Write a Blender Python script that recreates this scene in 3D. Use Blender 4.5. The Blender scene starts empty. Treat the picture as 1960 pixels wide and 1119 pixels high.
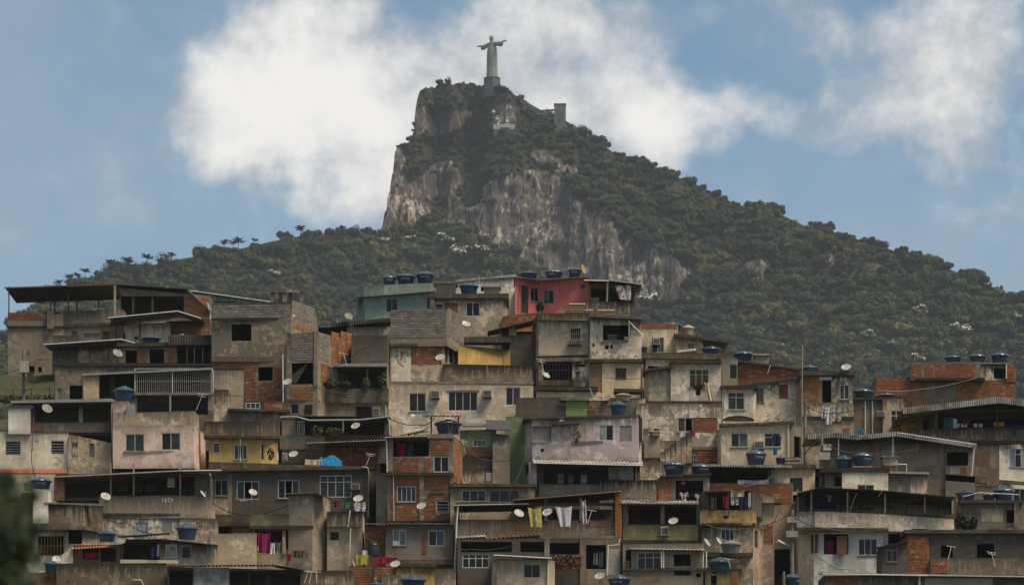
import bpy, math, random
from mathutils import Vector, noise as mnoise
random.seed(7)
R = math.radians
scene = bpy.context.scene
C = scene.collection

# ------------------------------------------------------------------ camera
F, CX, HY = 6720.0, 980.0, 1750.0          # long lens, level camera with rising front; metres per pixel = depth / F
cam = bpy.data.cameras.new('camera')
cam.sensor_width = 36.0
cam.lens = F / 1960.0 * 36.0
cam.shift_y = (HY - 559.5) / 1960.0
cam.clip_start = 0.5
cam.clip_end = 30000
cam.dof.use_dof = True
cam.dof.focus_distance = 250
cam.dof.aperture_fstop = 2.6
camo = bpy.data.objects.new('camera', cam)
camo.rotation_euler = (R(90), 0, 0)
C.objects.link(camo)
scene.camera = camo

# ------------------------------------------------------------------ light
SUN = Vector((0.42, -0.24, 0.87)).normalized()      # towards the sun
sun = bpy.data.lights.new('sun', 'SUN')
sun.energy = 3.2
sun.angle = R(28)
sun.color = (1.0, 0.86, 0.66)
suno = bpy.data.objects.new('sun', sun)
suno.rotation_euler = (-SUN).to_track_quat('-Z', 'Y').to_euler()
C.objects.link(suno)
vs = scene.view_settings
vs.view_transform = 'Standard'
vs.look = 'None'
vs.exposure = 0.72
vs.gamma = 1.0
scene.cycles.max_bounces = 5
scene.cycles.diffuse_bounces = 3
scene.cycles.glossy_bounces = 2
scene.cycles.transparent_max_bounces = 6
scene.cycles.volume_bounces = 0
scene.cycles.use_denoising = True


# ------------------------------------------------------------------ node helpers
class NT:
    def __init__(s, tree):
        s.t = tree
        s.t.nodes.clear()

    def n(s, typ, **kw):
        nd = s.t.nodes.new(typ)
        for k, v in kw.items():
            setattr(nd, k, v)
        return nd

    def put(s, sock, v):
        if v is None:
            return
        if hasattr(v, 'is_output') or isinstance(v, bpy.types.NodeSocket):
            s.t.links.new(v, sock)
        else:
            if isinstance(v, (tuple, list)) and len(v) == 3 and sock.type == 'RGBA':
                v = (*v, 1)
            sock.default_value = v

    def m(s, op, a, b=None, c=None, clamp=False):
        nd = s.n('ShaderNodeMath', operation=op, use_clamp=clamp)
        for i, v in enumerate((a, b, c)):
            s.put(nd.inputs[i], v)
        return nd.outputs[0]

    def vm(s, op, a, b=None, out=0):
        nd = s.n('ShaderNodeVectorMath', operation=op)
        s.put(nd.inputs[0], a)
        s.put(nd.inputs[1], b)
        return nd.outputs[out]

    def mix(s, f, a, b, mode='MIX'):
        nd = s.n('ShaderNodeMix', data_type='RGBA', blend_type=mode)
        s.put(nd.inputs[0], f)
        s.put(nd.inputs[6], a)
        s.put(nd.inputs[7], b)
        return nd.outputs[2]

    def ms(s, v, a, b, c=0.0, d=1.0, typ='SMOOTHSTEP'):
        nd = s.n('ShaderNodeMapRange', interpolation_type=typ)
        for i, q in enumerate((v, a, b, c, d)):
            s.put(nd.inputs[i], q)
        return nd.outputs[0]

    def noise(s, vec, scale, detail=4, rough=.55, dist=0.0):
        nd = s.n('ShaderNodeTexNoise')
        s.put(nd.inputs['Vector'], vec)
        nd.inputs['Scale'].default_value = scale
        nd.inputs['Detail'].default_value = detail
        nd.inputs['Roughness'].default_value = rough
        nd.inputs['Distortion'].default_value = dist
        return nd.outputs['Fac']

    def pos(s):
        return s.n('ShaderNodeNewGeometry').outputs['Position']

    def island(s):
        return s.n('ShaderNodeNewGeometry').outputs['Random Per Island']

    def orand(s):
        return s.n('ShaderNodeObjectInfo').outputs['Random']


# ------------------------------------------------------------------ world: Nishita sky with broken cloud
world = bpy.data.worlds.new('World')
scene.world = world
world.use_nodes = True
w = NT(world.node_tree)
sky = w.n('ShaderNodeTexSky', sky_type='NISHITA')
sky.sun_disc = False
sky.sun_elevation = math.asin(SUN.z)
sky.sun_rotation = math.atan2(SUN.x, SUN.y)
sky.altitude = 50
sky.air_density = 1.0
sky.dust_density = 0.6
sky.ozone_density = 1.6
dirv = w.n('ShaderNodeTexCoord').outputs['Generated']
sep = w.n('ShaderNodeSeparateXYZ')
w.put(sep.inputs[0], dirv)
# billowy warp of the view direction so that cloud edges break up
nz = w.n('ShaderNodeTexNoise')
w.put(nz.inputs['Vector'], dirv)
nz.inputs['Scale'].default_value = 26
nz.inputs['Detail'].default_value = 7
nz.inputs['Roughness'].default_value = .52
wc = w.vm('SUBTRACT', nz.outputs['Color'], (.5, .5, .5))
sc_ = w.n('ShaderNodeVectorMath', operation='SCALE')
w.put(sc_.inputs[0], wc)
sc_.inputs['Scale'].default_value = 0.042
wd = w.vm('ADD', dirv, sc_.outputs[0])


def pdir(px, py):
    return Vector(((px - CX) / F, 1, (HY - py) / F)).normalized()


def blob(px, py, rx, ry, amp):
    """one cloud mass: centre direction, half sizes in hundredths of the lens field, weight"""
    c = pdir(px, py)
    d = w.vm('SUBTRACT', wd, tuple(c))
    d = w.vm('MULTIPLY', d, (F / rx, F / rx, F / ry))
    l = w.vm('LENGTH', d, out=1)
    return w.ms(l, 1.18, 0.10, 0.0, amp)


dens = None
for bl_ in ((430, 215, 190, 170, .62), (560, 110, 230, 200, .75), (590, 265, 290, 160, .72), (740, 190, 240, 190, .62),
            (570, 5, 190, 110, .6), (860, 110, 150, 120, .42), (720, 340, 240, 100, .36), (1090, 110, 250, 190, .52),
            (1230, 190, 250, 180, .56), (1370, 270, 230, 140, .52), (1180, 300, 280, 130, .42), (1000, 20, 280, 90, .45),
            (1700, 150, 280, 190, .46), (1860, 230, 250, 190, .46), (1600, 260, 220, 110, .30), (1500, 15, 480, 80, .48),
            (1900, 50, 260, 160, .42), (140, 450, 160, 80, .26), (1900, 400, 220, 80, .30), (980, 200, 200, 120, .35)):
    b_ = blob(*bl_)
    dens = b_ if dens is None else w.m('ADD', dens, b_)
# the same broken cover goes on over the rest of the sky
far = w.noise(dirv, 3.2, 7, .58)
away = w.ms(w.vm('DOT_PRODUCT', dirv, tuple(pdir(980, 300)), out=1), 0.985, 0.955)
cover = w.m('MULTIPLY', w.ms(far, .48, .66), away)
n1 = w.noise(dirv, 22, 10, .62)
n1u = w.noise(w.vm('ADD', dirv, (.005, 0, .010)), 22, 10, .62)
n2 = w.noise(dirv, 75, 8, .6)
veil = w.m('MULTIPLY', w.ms(w.noise(wd, 9, 7, .6, .5), .40, .72), .40)
base = w.m('ADD', dens, cover)
puff = w.m('ADD', w.m('MULTIPLY', w.m('SUBTRACT', n1, .5), 1.0), w.m('MULTIPLY', w.m('SUBTRACT', n2, .5), .65))
body = w.ms(w.m('ADD', base, puff), .08, .95)
alpha = w.m('MAXIMUM', body, w.m('ADD', veil, .04), clamp=True)
relief = w.m('MULTIPLY', w.m('SUBTRACT', n1, n1u), 2.4)
lit = w.ms(w.m('ADD', w.m('ADD', w.m('MULTIPLY', base, .75), w.m('MULTIPLY', puff, .7)), relief), .0, 1.25)
ccol = w.mix(lit, (4.3, 4.7, 5.2), (9.6, 9.4, 9.1))
sk = w.mix(1.0, sky.outputs[0], (.74, .97, 1.0), 'MULTIPLY')
col = w.mix(alpha, sk, ccol)
bg = w.n('ShaderNodeBackground')
w.put(bg.inputs['Color'], col)
bg.inputs['Strength'].default_value = 0.060
wo = w.n('ShaderNodeOutputWorld')
w.put(wo.inputs['Surface'], bg.outputs[0])

# ------------------------------------------------------------------ materials
M = {}


def newmat(name):
    m = bpy.data.materials.new(name)
    m.use_nodes = True
    M[name] = m
    return NT(m.node_tree)


def bsdf(t, col, rough=.85, bump=None, bstr=.4, bdist=.02, metal=0.0, spec=.3, emit=None):
    p = t.n('ShaderNodeBsdfPrincipled')
    t.put(p.inputs['Base Color'], col)
    t.put(p.inputs['Roughness'], rough)
    p.inputs['Metallic'].default_value = metal
    p.inputs['Specular IOR Level'].default_value = spec
    if bump is not None:
        b = t.n('ShaderNodeBump')
        b.inputs['Strength'].default_value = bstr
        b.inputs['Distance'].default_value = bdist
        t.put(b.inputs['Height'], bump)
        t.put(p.inputs['Normal'], b.outputs[0])
    o = t.n('ShaderNodeOutputMaterial')
    t.put(o.inputs['Surface'], p.outputs[0])
    return p


def sc3(c, k):
    return tuple(min(1, x * k) for x in c)


def plaster(name, base, patch=(.22, .185, .14), pa=.35, streak=.8, var=.35, grime=(.026, .021, .015), dirty=.5, rough=.92):
    """weathered render: tone by house, old paint, bare patches, rain streaks below the top edge, mould, damp at the foot"""
    t = newmat(name)
    P = t.pos()
    rnd = t.orand()
    uvn = t.n('ShaderNodeUVMap')
    s = t.n('ShaderNodeSeparateXYZ')
    t.put(s.inputs[0], uvn.outputs[0])
    dt, db = s.outputs[0], s.outputs[1]
    big = t.noise(P, .55, 5, .6)
    med = t.noise(P, 2.3, 6, .65)
    fine = t.noise(P, 14, 4, .6)
    sel = t.noise(t.vm('ADD', P, (31., 7., 13.)), .8, 6, .62)
    c = t.mix(t.ms(big, .3, .7), sc3(base, 1 - var), sc3(base, 1 + var * .4))
    tint = t.mix(t.m('FRACT', t.m('MULTIPLY', rnd, 7.3)), (1.0, .95, .90), (1.16, 1.0, .78))
    c = t.mix(1.0, c, tint, 'MULTIPLY')
    c = t.mix(t.ms(rnd, .45, 1.0, .0, .45), c, sc3(base, .55))
    wear = t.ms(t.m('FRACT', t.m('MULTIPLY', rnd, 3.7)), 0.0, 1.0, .45, 1.12)
    c = t.mix(t.m('MULTIPLY', t.ms(sel, .54, .60), .55), c, sc3(base, 1.35))
    c = t.mix(t.m('MULTIPLY', t.ms(fine, .35, .75), .35), c, sc3(base, .5))
    pm = t.ms(t.m('ADD', t.m('MULTIPLY', big, .5), t.m('MULTIPLY', med, .5)), .655 - pa * .42, .685 - pa * .40)
    c = t.mix(t.m('MULTIPLY', pm, t.m('MULTIPLY', wear, .85), clamp=True), c, patch)
    mould = t.m('MULTIPLY', t.ms(t.m('ADD', t.m('MULTIPLY', sel, .6), t.m('MULTIPLY', med, .4)), .44, .36), .75 * streak)
    c = t.mix(t.m('MULTIPLY', mould, wear, clamp=True), c, sc3(grime, 1.6))
    st = t.noise(t.vm('MULTIPLY', P, (5.5, 5.5, .32)), 1.0, 5, .62)
    reach = t.ms(dt, 0.0, t.m('MULTIPLY_ADD', big, 3.8, -.6), 1.0, 0.0, 'LINEAR')
    sm = t.m('MULTIPLY', t.ms(t.m('ADD', st, t.m('MULTIPLY', reach, .30)), .55, .72), t.m('ADD', reach, .15), clamp=True)
    c = t.mix(t.m('MULTIPLY', t.m('MULTIPLY', sm, streak), wear, clamp=True), c, grime)
    edge = t.ms(t.m('ADD', dt, t.m('MULTIPLY', med, .6)), .52, .14)
    c = t.mix(t.m('MULTIPLY', edge, streak * .9, clamp=True), c, sc3(grime, .8))
    foot = t.ms(t.m('ADD', db, t.m('MULTIPLY', med, 1.2)), 1.05, .35)
    c = t.mix(t.m('MULTIPLY', foot, dirty, clamp=True), c, sc3(grime, 1.3))
    bsdf(t, c, rough, t.m('ADD', t.m('MULTIPLY', fine, .5), t.m('MULTIPLY', pm, -.8)), .55, .03)


plaster('wh', (0.72, 0.635, 0.53), pa=.40, streak=.75)
plaster('wc', (0.78, 0.725, 0.64), pa=.22, streak=.55)
plaster('wp', (0.64, 0.545, 0.43), patch=(.17, .115, .07), pa=.56, streak=.9)
plaster('be', (0.57, 0.465, 0.345), pa=.42, streak=.8)
plaster('st', (0.43, 0.35, 0.265), pa=.5, streak=.9, var=.45)
plaster('pk', (0.64, 0.5, 0.43), pa=.15, streak=.6)
plaster('cr', (0.7, 0.57, 0.4), pa=.12, streak=.55)
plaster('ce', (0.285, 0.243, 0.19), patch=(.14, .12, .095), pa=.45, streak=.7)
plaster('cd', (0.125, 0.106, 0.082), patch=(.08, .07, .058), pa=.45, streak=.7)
plaster('cm', (0.2, 0.165, 0.122), patch=(.23, .195, .155), pa=.4, streak=.8)
plaster('mo', (0.18, 0.145, 0.1), patch=(.27, .22, .15), pa=.34, streak=1.0, dirty=.8)
plaster('ym', (.24, .185, .08), patch=(.10, .085, .055), pa=.55, streak=1.0)
plaster('ye', (.47, .34, .125), pa=.12, streak=.6)
plaster('oc', (.46, .305, .10), patch=(.36, .30, .19), pa=.42, streak=.85)
plaster('ol', (.27, .24, .105), pa=.35, streak=.85)
plaster('te', (0.265, 0.345, 0.305), patch=(.20, .30, .26), pa=.1, streak=.30, var=.15)
plaster('rd', (0.52, 0.15, 0.155), patch=(.40, .12, .12), pa=.1, streak=.28, var=.18)
plaster('li', (0.63, 0.525, 0.535), patch=(.33, .26, .19), pa=.32, streak=.75)
plaster('gr', (0.205, 0.265, 0.135), patch=(.16, .21, .10), pa=.2, streak=.5)
plaster('gg', (0.22, 0.33, 0.13), patch=(.2, .3, .12), pa=.1, streak=.4)
plaster('mg', (.22, .03, .10), patch=(.16, .03, .08), pa=.2, streak=.4)
plaster('bb', (.30, .135, .065), patch=(.22, .185, .15), pa=.30, streak=.75)      # red earth coat behind bricks
plaster('mt', (.235, .195, .16), patch=(.17, .14, .11), pa=.3, streak=.4)         # mortar
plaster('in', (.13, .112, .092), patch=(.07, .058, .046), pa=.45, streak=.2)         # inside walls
plaster('bw', (.19, .105, .06), patch=(.12, .08, .055), pa=.45, streak=.7)        # brown boards


def bricks_mat(name, c1, c2, c3):
    t = newmat(name)
    r = t.m('FRACT', t.m('ADD', t.island(), t.orand()))
    P = t.pos()
    c = t.mix(t.ms(r, 0, .8), c1, c2)
    c = t.mix(t.ms(r, .86, .98), c, c3)
    c = t.mix(t.m('MULTIPLY', t.ms(t.noise(P, .8, 5, .65), .45, .75), .72), c, (.055, .042, .032))
    c = t.mix(t.m('MULTIPLY', t.ms(t.noise(P, 9, 4, .6), .5, .8), .4), c, (.16, .13, .10))
    bsdf(t, c, .93, t.noise(P, 30, 3), .4, .01)


bricks_mat('brick', (.30, .105, .042), (.20, .072, .034), (.33, .20, .12))
bricks_mat('brick2', (.36, .15, .045), (.26, .10, .035), (.34, .20, .12))
bricks_mat('block', (.225, .195, .165), (.165, .145, .12), (.27, .24, .20))


def plain(name, c, rough=.6, metal=0.0, var=.25, spec=.35, scale=3.0):
    t = newmat(name)
    P = t.pos()
    f = t.noise(P, scale, 5, .6)
    cc = t.mix(t.ms(f, .3, .75), sc3(c, 1 + var * .3), sc3(c, 1 - var))
    bsdf(t, cc, rough, None, metal=metal, spec=spec)


plain('alu', (.50, .49, .46), .5)
plain('alg', (.26, .25, .23), .5)
plain('wood', (.15, .075, .035), .7)
plain('woodl', (.28, .17, .085), .8)
plain('iron', (.045, .038, .033), .7)
plain('rust', (.13, .07, .04), .9)
plain('pvc', (.60, .56, .47), .5)
plain('pvg', (.34, .31, .26), .6)
plain('post', (.28, .245, .185), .85, var=.4)
plain('conc', (.19, .17, .145), .95, var=.5)
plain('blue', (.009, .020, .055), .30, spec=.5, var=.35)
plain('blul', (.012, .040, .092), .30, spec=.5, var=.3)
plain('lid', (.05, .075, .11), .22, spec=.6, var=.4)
plain('teal', (.007, .038, .055), .30, spec=.5, var=.35)
plain('beit', (.33, .265, .175), .8, var=.4)
plain('grey', (.16, .155, .15), .85, var=.4)
plain('dish', (.38, .36, .33), .5, var=.2)
plain('disg', (.22, .20, .17), .7, var=.35)
plain('disy', (.36, .245, .10), .7, var=.35)
plain('print', (.55, .58, .62), .6)
plain('dark', (.022, .022, .026), .6)
plain('rubber', (.012, .012, .012), .6)
plain('tile', (.34, .12, .055), .9, var=.5, scale=6)
plain('thatch', (.13, .065, .03), .95, var=.5, scale=8)
plain('stone', (.25, .24, .20), .8, var=.25, scale=.15)
plain('ston2', (.085, .08, .075), .9, var=.3, scale=.2)
plain('tower', (.13, .135, .105), .9, var=.3, scale=.2)
plain('screen', (.22, .2, .19), .9)
plain('trunk', (.10, .078, .058), .95, var=.4)
for nm, c in dict(c_white=(.58, .56, .56), c_lil=(.50, .46, .50), c_gold=(.30, .24, .07), c_red=(.26, .012, .03), c_mag=(.24, .02, .09),
                  c_teal=(.02, .10, .11), c_navy=(.018, .02, .065), c_blue=(.015, .14, .28), c_green=(.07, .12, .05), c_grey=(.20, .19, .20),
                  c_pink=(.50, .30, .30), c_black=(.012, .012, .015), c_yel=(.34, .29, .05), c_cream=(.50, .44, .28), c_mar=(.11, .012, .02),
                  c_org=(.50, .16, .03)).items():
    plain(nm, c, .95, var=.3, spec=.1, scale=7)


def printed(name, a, b, sc):
    t = newmat(name)
    P = t.pos()
    c = t.mix(t.ms(t.noise(P, sc, 4, .7), .48, .56), a, b)
    bsdf(t, c, .95, spec=.1)


printed('c_flor', (.56, .53, .53), (.20, .10, .12), 3.2)
printed('c_strip', (.55, .52, .53), (.10, .08, .12), 9)
printed('c_camo', (.40, .36, .30), (.06, .06, .06), 6)
printed('c_goldp', (.30, .24, .07), (.48, .42, .2), 5)

t = newmat('zinc')
P = t.pos()
c = t.mix(t.ms(t.noise(P, .9, 5, .65), .35, .7), (.32, .31, .29), (.10, .085, .07))
c = t.mix(t.ms(t.noise(P, 2.2, 6, .7), .55, .72), c, (.12, .065, .035))
bsdf(t, c, .62, metal=.25)
t = newmat('asb')                       # old fibre-cement sheet
P = t.pos()
c = t.mix(t.ms(t.noise(P, 1.1, 5, .65), .35, .7), (.36, .335, .30), (.12, .10, .08))
bsdf(t, c, .92)
t = newmat('roofd')
P = t.pos()
c = t.mix(t.ms(t.noise(P, 1.1, 5, .65), .35, .7), (.075, .066, .056), (.03, .026, .022))
bsdf(t, c, .9)

for nm, c, ro in (('glass', (.010, .011, .012), .12), ('glasg', (.045, .045, .042), .3), ('glasn', (.07, .10, .085), .3), ('glasb', (.13, .19, .23), .25),
                  ('glasw', (.30, .30, .29), .4), ('glasc', (.15, .13, .10), .35)):
    t = newmat(nm)
    f = t.noise(t.pos(), 1.7, 3)
    bsdf(t, t.mix(t.ms(f, .35, .65), c, sc3(c, .5)), ro, spec=.22)


def leafmat(name, a, b, tip, rough=.75, trans=.12):
    t = newmat(name)
    o, i = t.orand(), t.island()
    c = t.mix(o, a, b)
    loc = t.n('ShaderNodeObjectInfo').outputs['Location']
    c = t.mix(t.ms(t.noise(loc, .0075, 4, .6), .46, .68, 0, .75), c, t.mix(o, tip, sc3(tip, .55)))
    c = t.mix(t.ms(i, .55, 1.0), c, t.mix(o, sc3(tip, .7), tip))
    c = t.mix(t.m('MULTIPLY', t.ms(i, .4, 0), .6), c, sc3(a, .45))
    p = t.n('ShaderNodeBsdfPrincipled')
    t.put(p.inputs['Base Color'], c)
    p.inputs['Roughness'].default_value = rough
    p.inputs['Specular IOR Level'].default_value = .25
    tr = t.n('ShaderNodeBsdfTranslucent')
    t.put(tr.inputs['Color'], c)
    mx = t.n('ShaderNodeMixShader')
    mx.inputs[0].default_value = trans
    t.put(mx.inputs[1], p.outputs[0])
    t.put(mx.inputs[2], tr.outputs[0])
    ou = t.n('ShaderNodeOutputMaterial')
    t.put(ou.inputs['Surface'], mx.outputs[0])


leafmat('leaf', (.012, .021, .008), (.050, .066, .022), (.125, .145, .045))
leafmat('leafd', (.011, .018, .009), (.028, .040, .017), (.065, .085, .032))
leafmat('leaf_y', (.055, .068, .018), (.095, .10, .024), (.17, .17, .045))
leafmat('blossom', (.55, .56, .52), (.62, .62, .58), (.72, .72, .68))
leafmat('palmleaf', (.030, .040, .018), (.045, .055, .022), (.075, .085, .03))
leafmat('potleaf', (.045, .075, .020), (.06, .09, .022), (.17, .17, .035))

# ground cover of the mountain: forest floor and bare granite by the vertex attribute rock
t = newmat('mountain')
P = t.pos()
at = t.n('ShaderNodeAttribute', attribute_name='rock')
rk = at.outputs['Fac']
va = t.noise(t.vm('MULTIPLY', P, (.17, .17, .008)), 1.0, 7, .6)
vb = t.noise(t.vm('MULTIPLY', P, (.38, .38, .010)), 1.0, 6, .6, .2)
bigr = t.noise(P, .012, 6, .6)
fin = t.noise(P, .22, 6, .7)
c = t.mix(t.ms(bigr, .35, .65), (.062, .053, .051), (.100, .086, .080))
c = t.mix(t.m('MULTIPLY', t.ms(va, .51, .58), .85), c, (.036, .029, .026))
c = t.mix(t.m('MULTIPLY', t.ms(vb, .56, .61), .9), c, (.27, .232, .192))
c = t.mix(t.m('MULTIPLY', t.ms(fin, .5, .75), .45), c, (.055, .047, .042))
pale = t.m('MULTIPLY', t.ms(t.noise(P, .028, 4, .6), .52, .66), t.ms(vb, .45, .56))
c = t.mix(t.m('MULTIPLY', pale, .75), c, (.46, .40, .32))
veg = t.mix(t.ms(fin, .3, .7), (.010, .013, .006), (.022, .026, .011))
rk2 = t.ms(t.m('ADD', rk, t.m('MULTIPLY', t.m('SUBTRACT', fin, .5), .8)), .38, .55)
c = t.mix(rk2, veg, c)
bsdf(t, c, .93, t.m('ADD', t.m('MULTIPLY', va, 2.0), t.m('ADD', vb, fin)), .9, 2.0)
t = newmat('earth')
P = t.pos()
c = t.mix(t.ms(t.noise(P, .4, 6, .65), .35, .65), (.07, .055, .04), (.045, .05, .022))
bsdf(t, c, .95, t.noise(P, 2, 5), .5, .1)
t = newmat('grass')
P = t.pos()
c = t.mix(t.ms(t.noise(P, .5, 6, .65), .35, .65), (.050, .052, .02), (.030, .034, .014))
bsdf(t, c, .95, t.noise(P, 6, 5), .8, .15)


# ------------------------------------------------------------------ mesh helpers
def X(px, Y):
    return (px - CX) * Y / F


def Z(py, Y):
    return (HY - py) * Y / F


def P3(px, py, Y):
    return Vector((X(px, Y), Y, Z(py, Y)))


class MB:
    def __init__(s):
        s.v, s.f, s.mi, s.uv = [], [], [], []

    def face(s, pts, mat=0, zt=None, zb=None):
        k = len(s.v)
        s.v.extend(tuple(p) for p in pts)
        s.f.append(tuple(range(k, k + len(pts))))
        s.mi.append(mat)
        zs = [p[2] for p in pts]
        a = max(zs) if zt is None else zt
        b = min(zs) if zb is None else zb
        for z in zs:
            s.uv += (max(0, a - z), max(0, z - b))

    def hexa(s, c, mat=0, zt=None, zb=None):
        """c: 8 corners, bottom ring then top ring"""
        if zt is None:
            zt = max(p[2] for p in c)
        if zb is None:
            zb = min(p[2] for p in c)
        for q in ((0, 3, 2, 1), (4, 5, 6, 7), (0, 1, 5, 4), (1, 2, 6, 5), (2, 3, 7, 6), (3, 0, 4, 7)):
            s.face([c[i] for i in q], mat, zt, zb)

    def box(s, fr, u0, u1, d0, d1, z0, z1, mat=0, zt=None, zb=None):
        O, t, n = fr[:3]
        c = []
        for z in (z0, z1):
            for u, d in ((u0, d0), (u1, d0), (u1, d1), (u0, d1)):
                c.append((O[0] + t[0] * u + n[0] * d, O[1] + t[1] * u + n[1] * d, z))
        s.hexa(c, mat, zt, zb)

    def abox(s, x0, x1, y0, y1, z0, z1, mat=0):
        s.box(((0, 0), (1, 0), (0, 1)), x0, x1, y0, y1, z0, z1, mat)

    def tube(s, pts, r, seg=6, mat=0, r1=None, cap=True):
        pts = [Vector(p) for p in pts]
        rings = []
        for i, p in enumerate(pts):
            d = (pts[min(i + 1, len(pts) - 1)] - pts[max(i - 1, 0)]).normalized()
            a = d.cross(Vector((0, 0, 1)))
            if a.length < 1e-3:
                a = d.cross(Vector((1, 0, 0)))
            a.normalize()
            b = d.cross(a)
            rr = r if r1 is None else r + (r1 - r) * i / max(1, len(pts) - 1)
            rings.append([p + (a * math.cos(2 * math.pi * k / seg) + b * math.sin(2 * math.pi * k / seg)) * rr for k in range(seg)])
        k0 = len(s.v)
        for rg in rings:
            s.v.extend(tuple(p) for p in rg)
        for i in range(len(rings) - 1):
            for k in range(seg):
                a, b = k0 + i * seg + k, k0 + i * seg + (k + 1) % seg
                s.f.append((a, b, b + seg, a + seg))
                s.mi.append(mat)
                s.uv += (1., 1.) * 4
        if cap:
            for ring in (tuple(range(k0, k0 + seg)), tuple(range(k0 + (len(rings) - 1) * seg, k0 + len(rings) * seg))):
                s.f.append(ring)
                s.mi.append(mat)
                s.uv += (1., 1.) * seg

    def lathe(s, prof, seg=20, mat=0, wob=None):
        """prof: (r, z) list; wob(k, i) radius factor"""
        k0 = len(s.v)
        for i, (r, z) in enumerate(prof):
            for k in range(seg):
                a = 2 * math.pi * k / seg
                q = r * (wob(k, i) if wob else 1)
                s.v.append((q * math.cos(a), q * math.sin(a), z))
        for i in range(len(prof) - 1):
            for k in range(seg):
                a, b = k0 + i * seg + k, k0 + i * seg + (k + 1) % seg
                s.f.append((a, b, b + seg, a + seg))
                s.mi.append(mat)
                s.uv += (1., 1.) * 4

    def mesh(s, name, mats, base=(0, 0, 0), smooth=False):
        me = bpy.data.meshes.new(name)
        bx, by, bz = base
        me.from_pydata([(a - bx, b - by, c - bz) for a, b, c in s.v], [], s.f)
        for m in mats:
            me.materials.append(M[m] if isinstance(m, str) else m)
        me.polygons.foreach_set('material_index', s.mi)
        uv = me.uv_layers.new(name='UVMap')
        uv.data.foreach_set('uv', s.uv)
        if smooth:
            me.polygons.foreach_set('use_smooth', [True] * len(s.f))
        me.update()
        return me


def link(name, me, parent=None, loc=(0, 0, 0)):
    o = bpy.data.objects.new(name, me)
    o.location = loc
    o.parent = parent
    C.objects.link(o)
    return o


def tag(o, label=None, cat=None, group=None, kind=None):
    if label:
        o['label'] = label
    if cat:
        o['category'] = cat
    if group:
        o['group'] = group
    if kind:
        o['kind'] = kind
    return o


def empty(name, loc):
    o = bpy.data.objects.new(name, None)
    o.empty_display_size = .3
    o.location = loc
    C.objects.link(o)
    return o


def copy_tree(o, parent=None):
    c = o.copy()
    c.parent = parent
    C.objects.link(c)
    for ch in o.children:
        copy_tree(ch, c)
    return c


# ------------------------------------------------------------------ ground and mountain
def interp(tab, x):
    if x <= tab[0][0]:
        return tab[0][1]
    for (a, b), (c, d) in zip(tab, tab[1:]):
        if x <= c:
            return b + (d - b) * (x - a) / (c - a)
    return tab[-1][1]


def inpoly(x, y, p):
    r = False
    j = len(p) - 1
    for i in range(len(p)):
        if (p[i][1] > y) != (p[j][1] > y) and x < (p[j][0] - p[i][0]) * (y - p[i][1]) / (p[j][1] - p[i][1]) + p[i][0]:
            r = not r
        j = i
    return r


RIDGE = [(-160, 760), (-60, 700), (0, 655), (20, 628), (50, 594), (75, 573), (100, 558), (150, 536), (200, 523), (240, 514), (280, 510), (330, 498),
         (390, 488), (400, 478), (460, 476), (520, 462), (560, 454), (600, 449), (640, 445), (690, 446), (726, 444), (733, 430), (736, 408), (740, 401), (742, 375), (746, 368), (749, 338), (753, 331),
         (755, 292), (760, 280), (768, 275), (783, 273), (789, 262), (792, 246), (794, 218), (798, 190), (803, 178), (813, 169), (840, 163), (880, 159), (915, 163), (930, 165), (970, 170),
         (990, 186), (1020, 202), (1045, 216), (1085, 232), (1110, 250), (1150, 274), (1175, 293), (1200, 304), (1240, 316), (1260, 328), (1300, 340),
         (1330, 352), (1370, 371), (1400, 387), (1430, 397), (1470, 395), (1500, 413), (1540, 432), (1590, 440), (1620, 458), (1680, 469), (1720, 483),
         (1760, 494), (1800, 508), (1850, 528), (1900, 549), (1950, 570), (2000, 592), (2060, 620), (2140, 670)]
ROCKS = [[(728, 440), (745, 345), (750, 285), (768, 285), (778, 325), (815, 322), (835, 312), (862, 308), (888, 335), (905, 360), (930, 345), (985, 325), (1045, 330),
          (1092, 352), (1112, 392), (1140, 402), (1160, 388), (1180, 420), (1178, 445), (1230, 462), (1290, 484), (1330, 525), (1310, 575), (1240, 580),
          (1200, 560), (1170, 565), (1110, 552), (1062, 530), (1010, 500), (945, 474), (905, 432), (860, 428), (800, 425)],
         [(1375, 484), (1410, 486), (1418, 505), (1395, 502), (1378, 498)], [(1462, 470), (1500, 474), (1512, 500), (1490, 492)], [(1565, 484), (1592, 488), (1598, 512), (1578, 505)], [(1635, 498), (1690, 508), (1688, 522), (1642, 512)],
         [(1425, 500), (1475, 500), (1470, 548), (1445, 545), (1420, 520)],
         [(790, 205), (822, 203), (880, 208), (912, 212), (892, 238), (848, 262), (792, 258)],
         [(948, 204), (985, 198), (990, 236), (952, 240)],
         [(998, 290), (1040, 292), (1100, 318), (1100, 332), (1030, 312)]]
BUSH = [[(870, 350), (930, 350), (925, 395), (880, 400)], [(815, 385), (855, 380), (865, 420), (825, 430)], [(930, 300), (1000, 310), (960, 345), (920, 345)]]


def rockiness(x, y):
    wx, wy = mnoise.noise((x * .045, y * .045, 4.)), mnoise.noise((x * .045, y * .045, 8.))
    x, y = x + 13 * wx + 5 * mnoise.noise((x * .16, y * .16, 1.)), y + 10 * wy
    for p in ROCKS:
        if inpoly(x, y, p):
            for q in BUSH:
                if inpoly(x, y, q):
                    return 0.35
            return 1.0
    return 0.0


def slope(x, y):
    if rockiness(x, y) > .9:
        return 1.9
    if 735 < x < 1000 and y < 330:
        return 1.15
    return .66 + .10 * mnoise.noise((x * .006, y * .006, 3.1))


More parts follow.
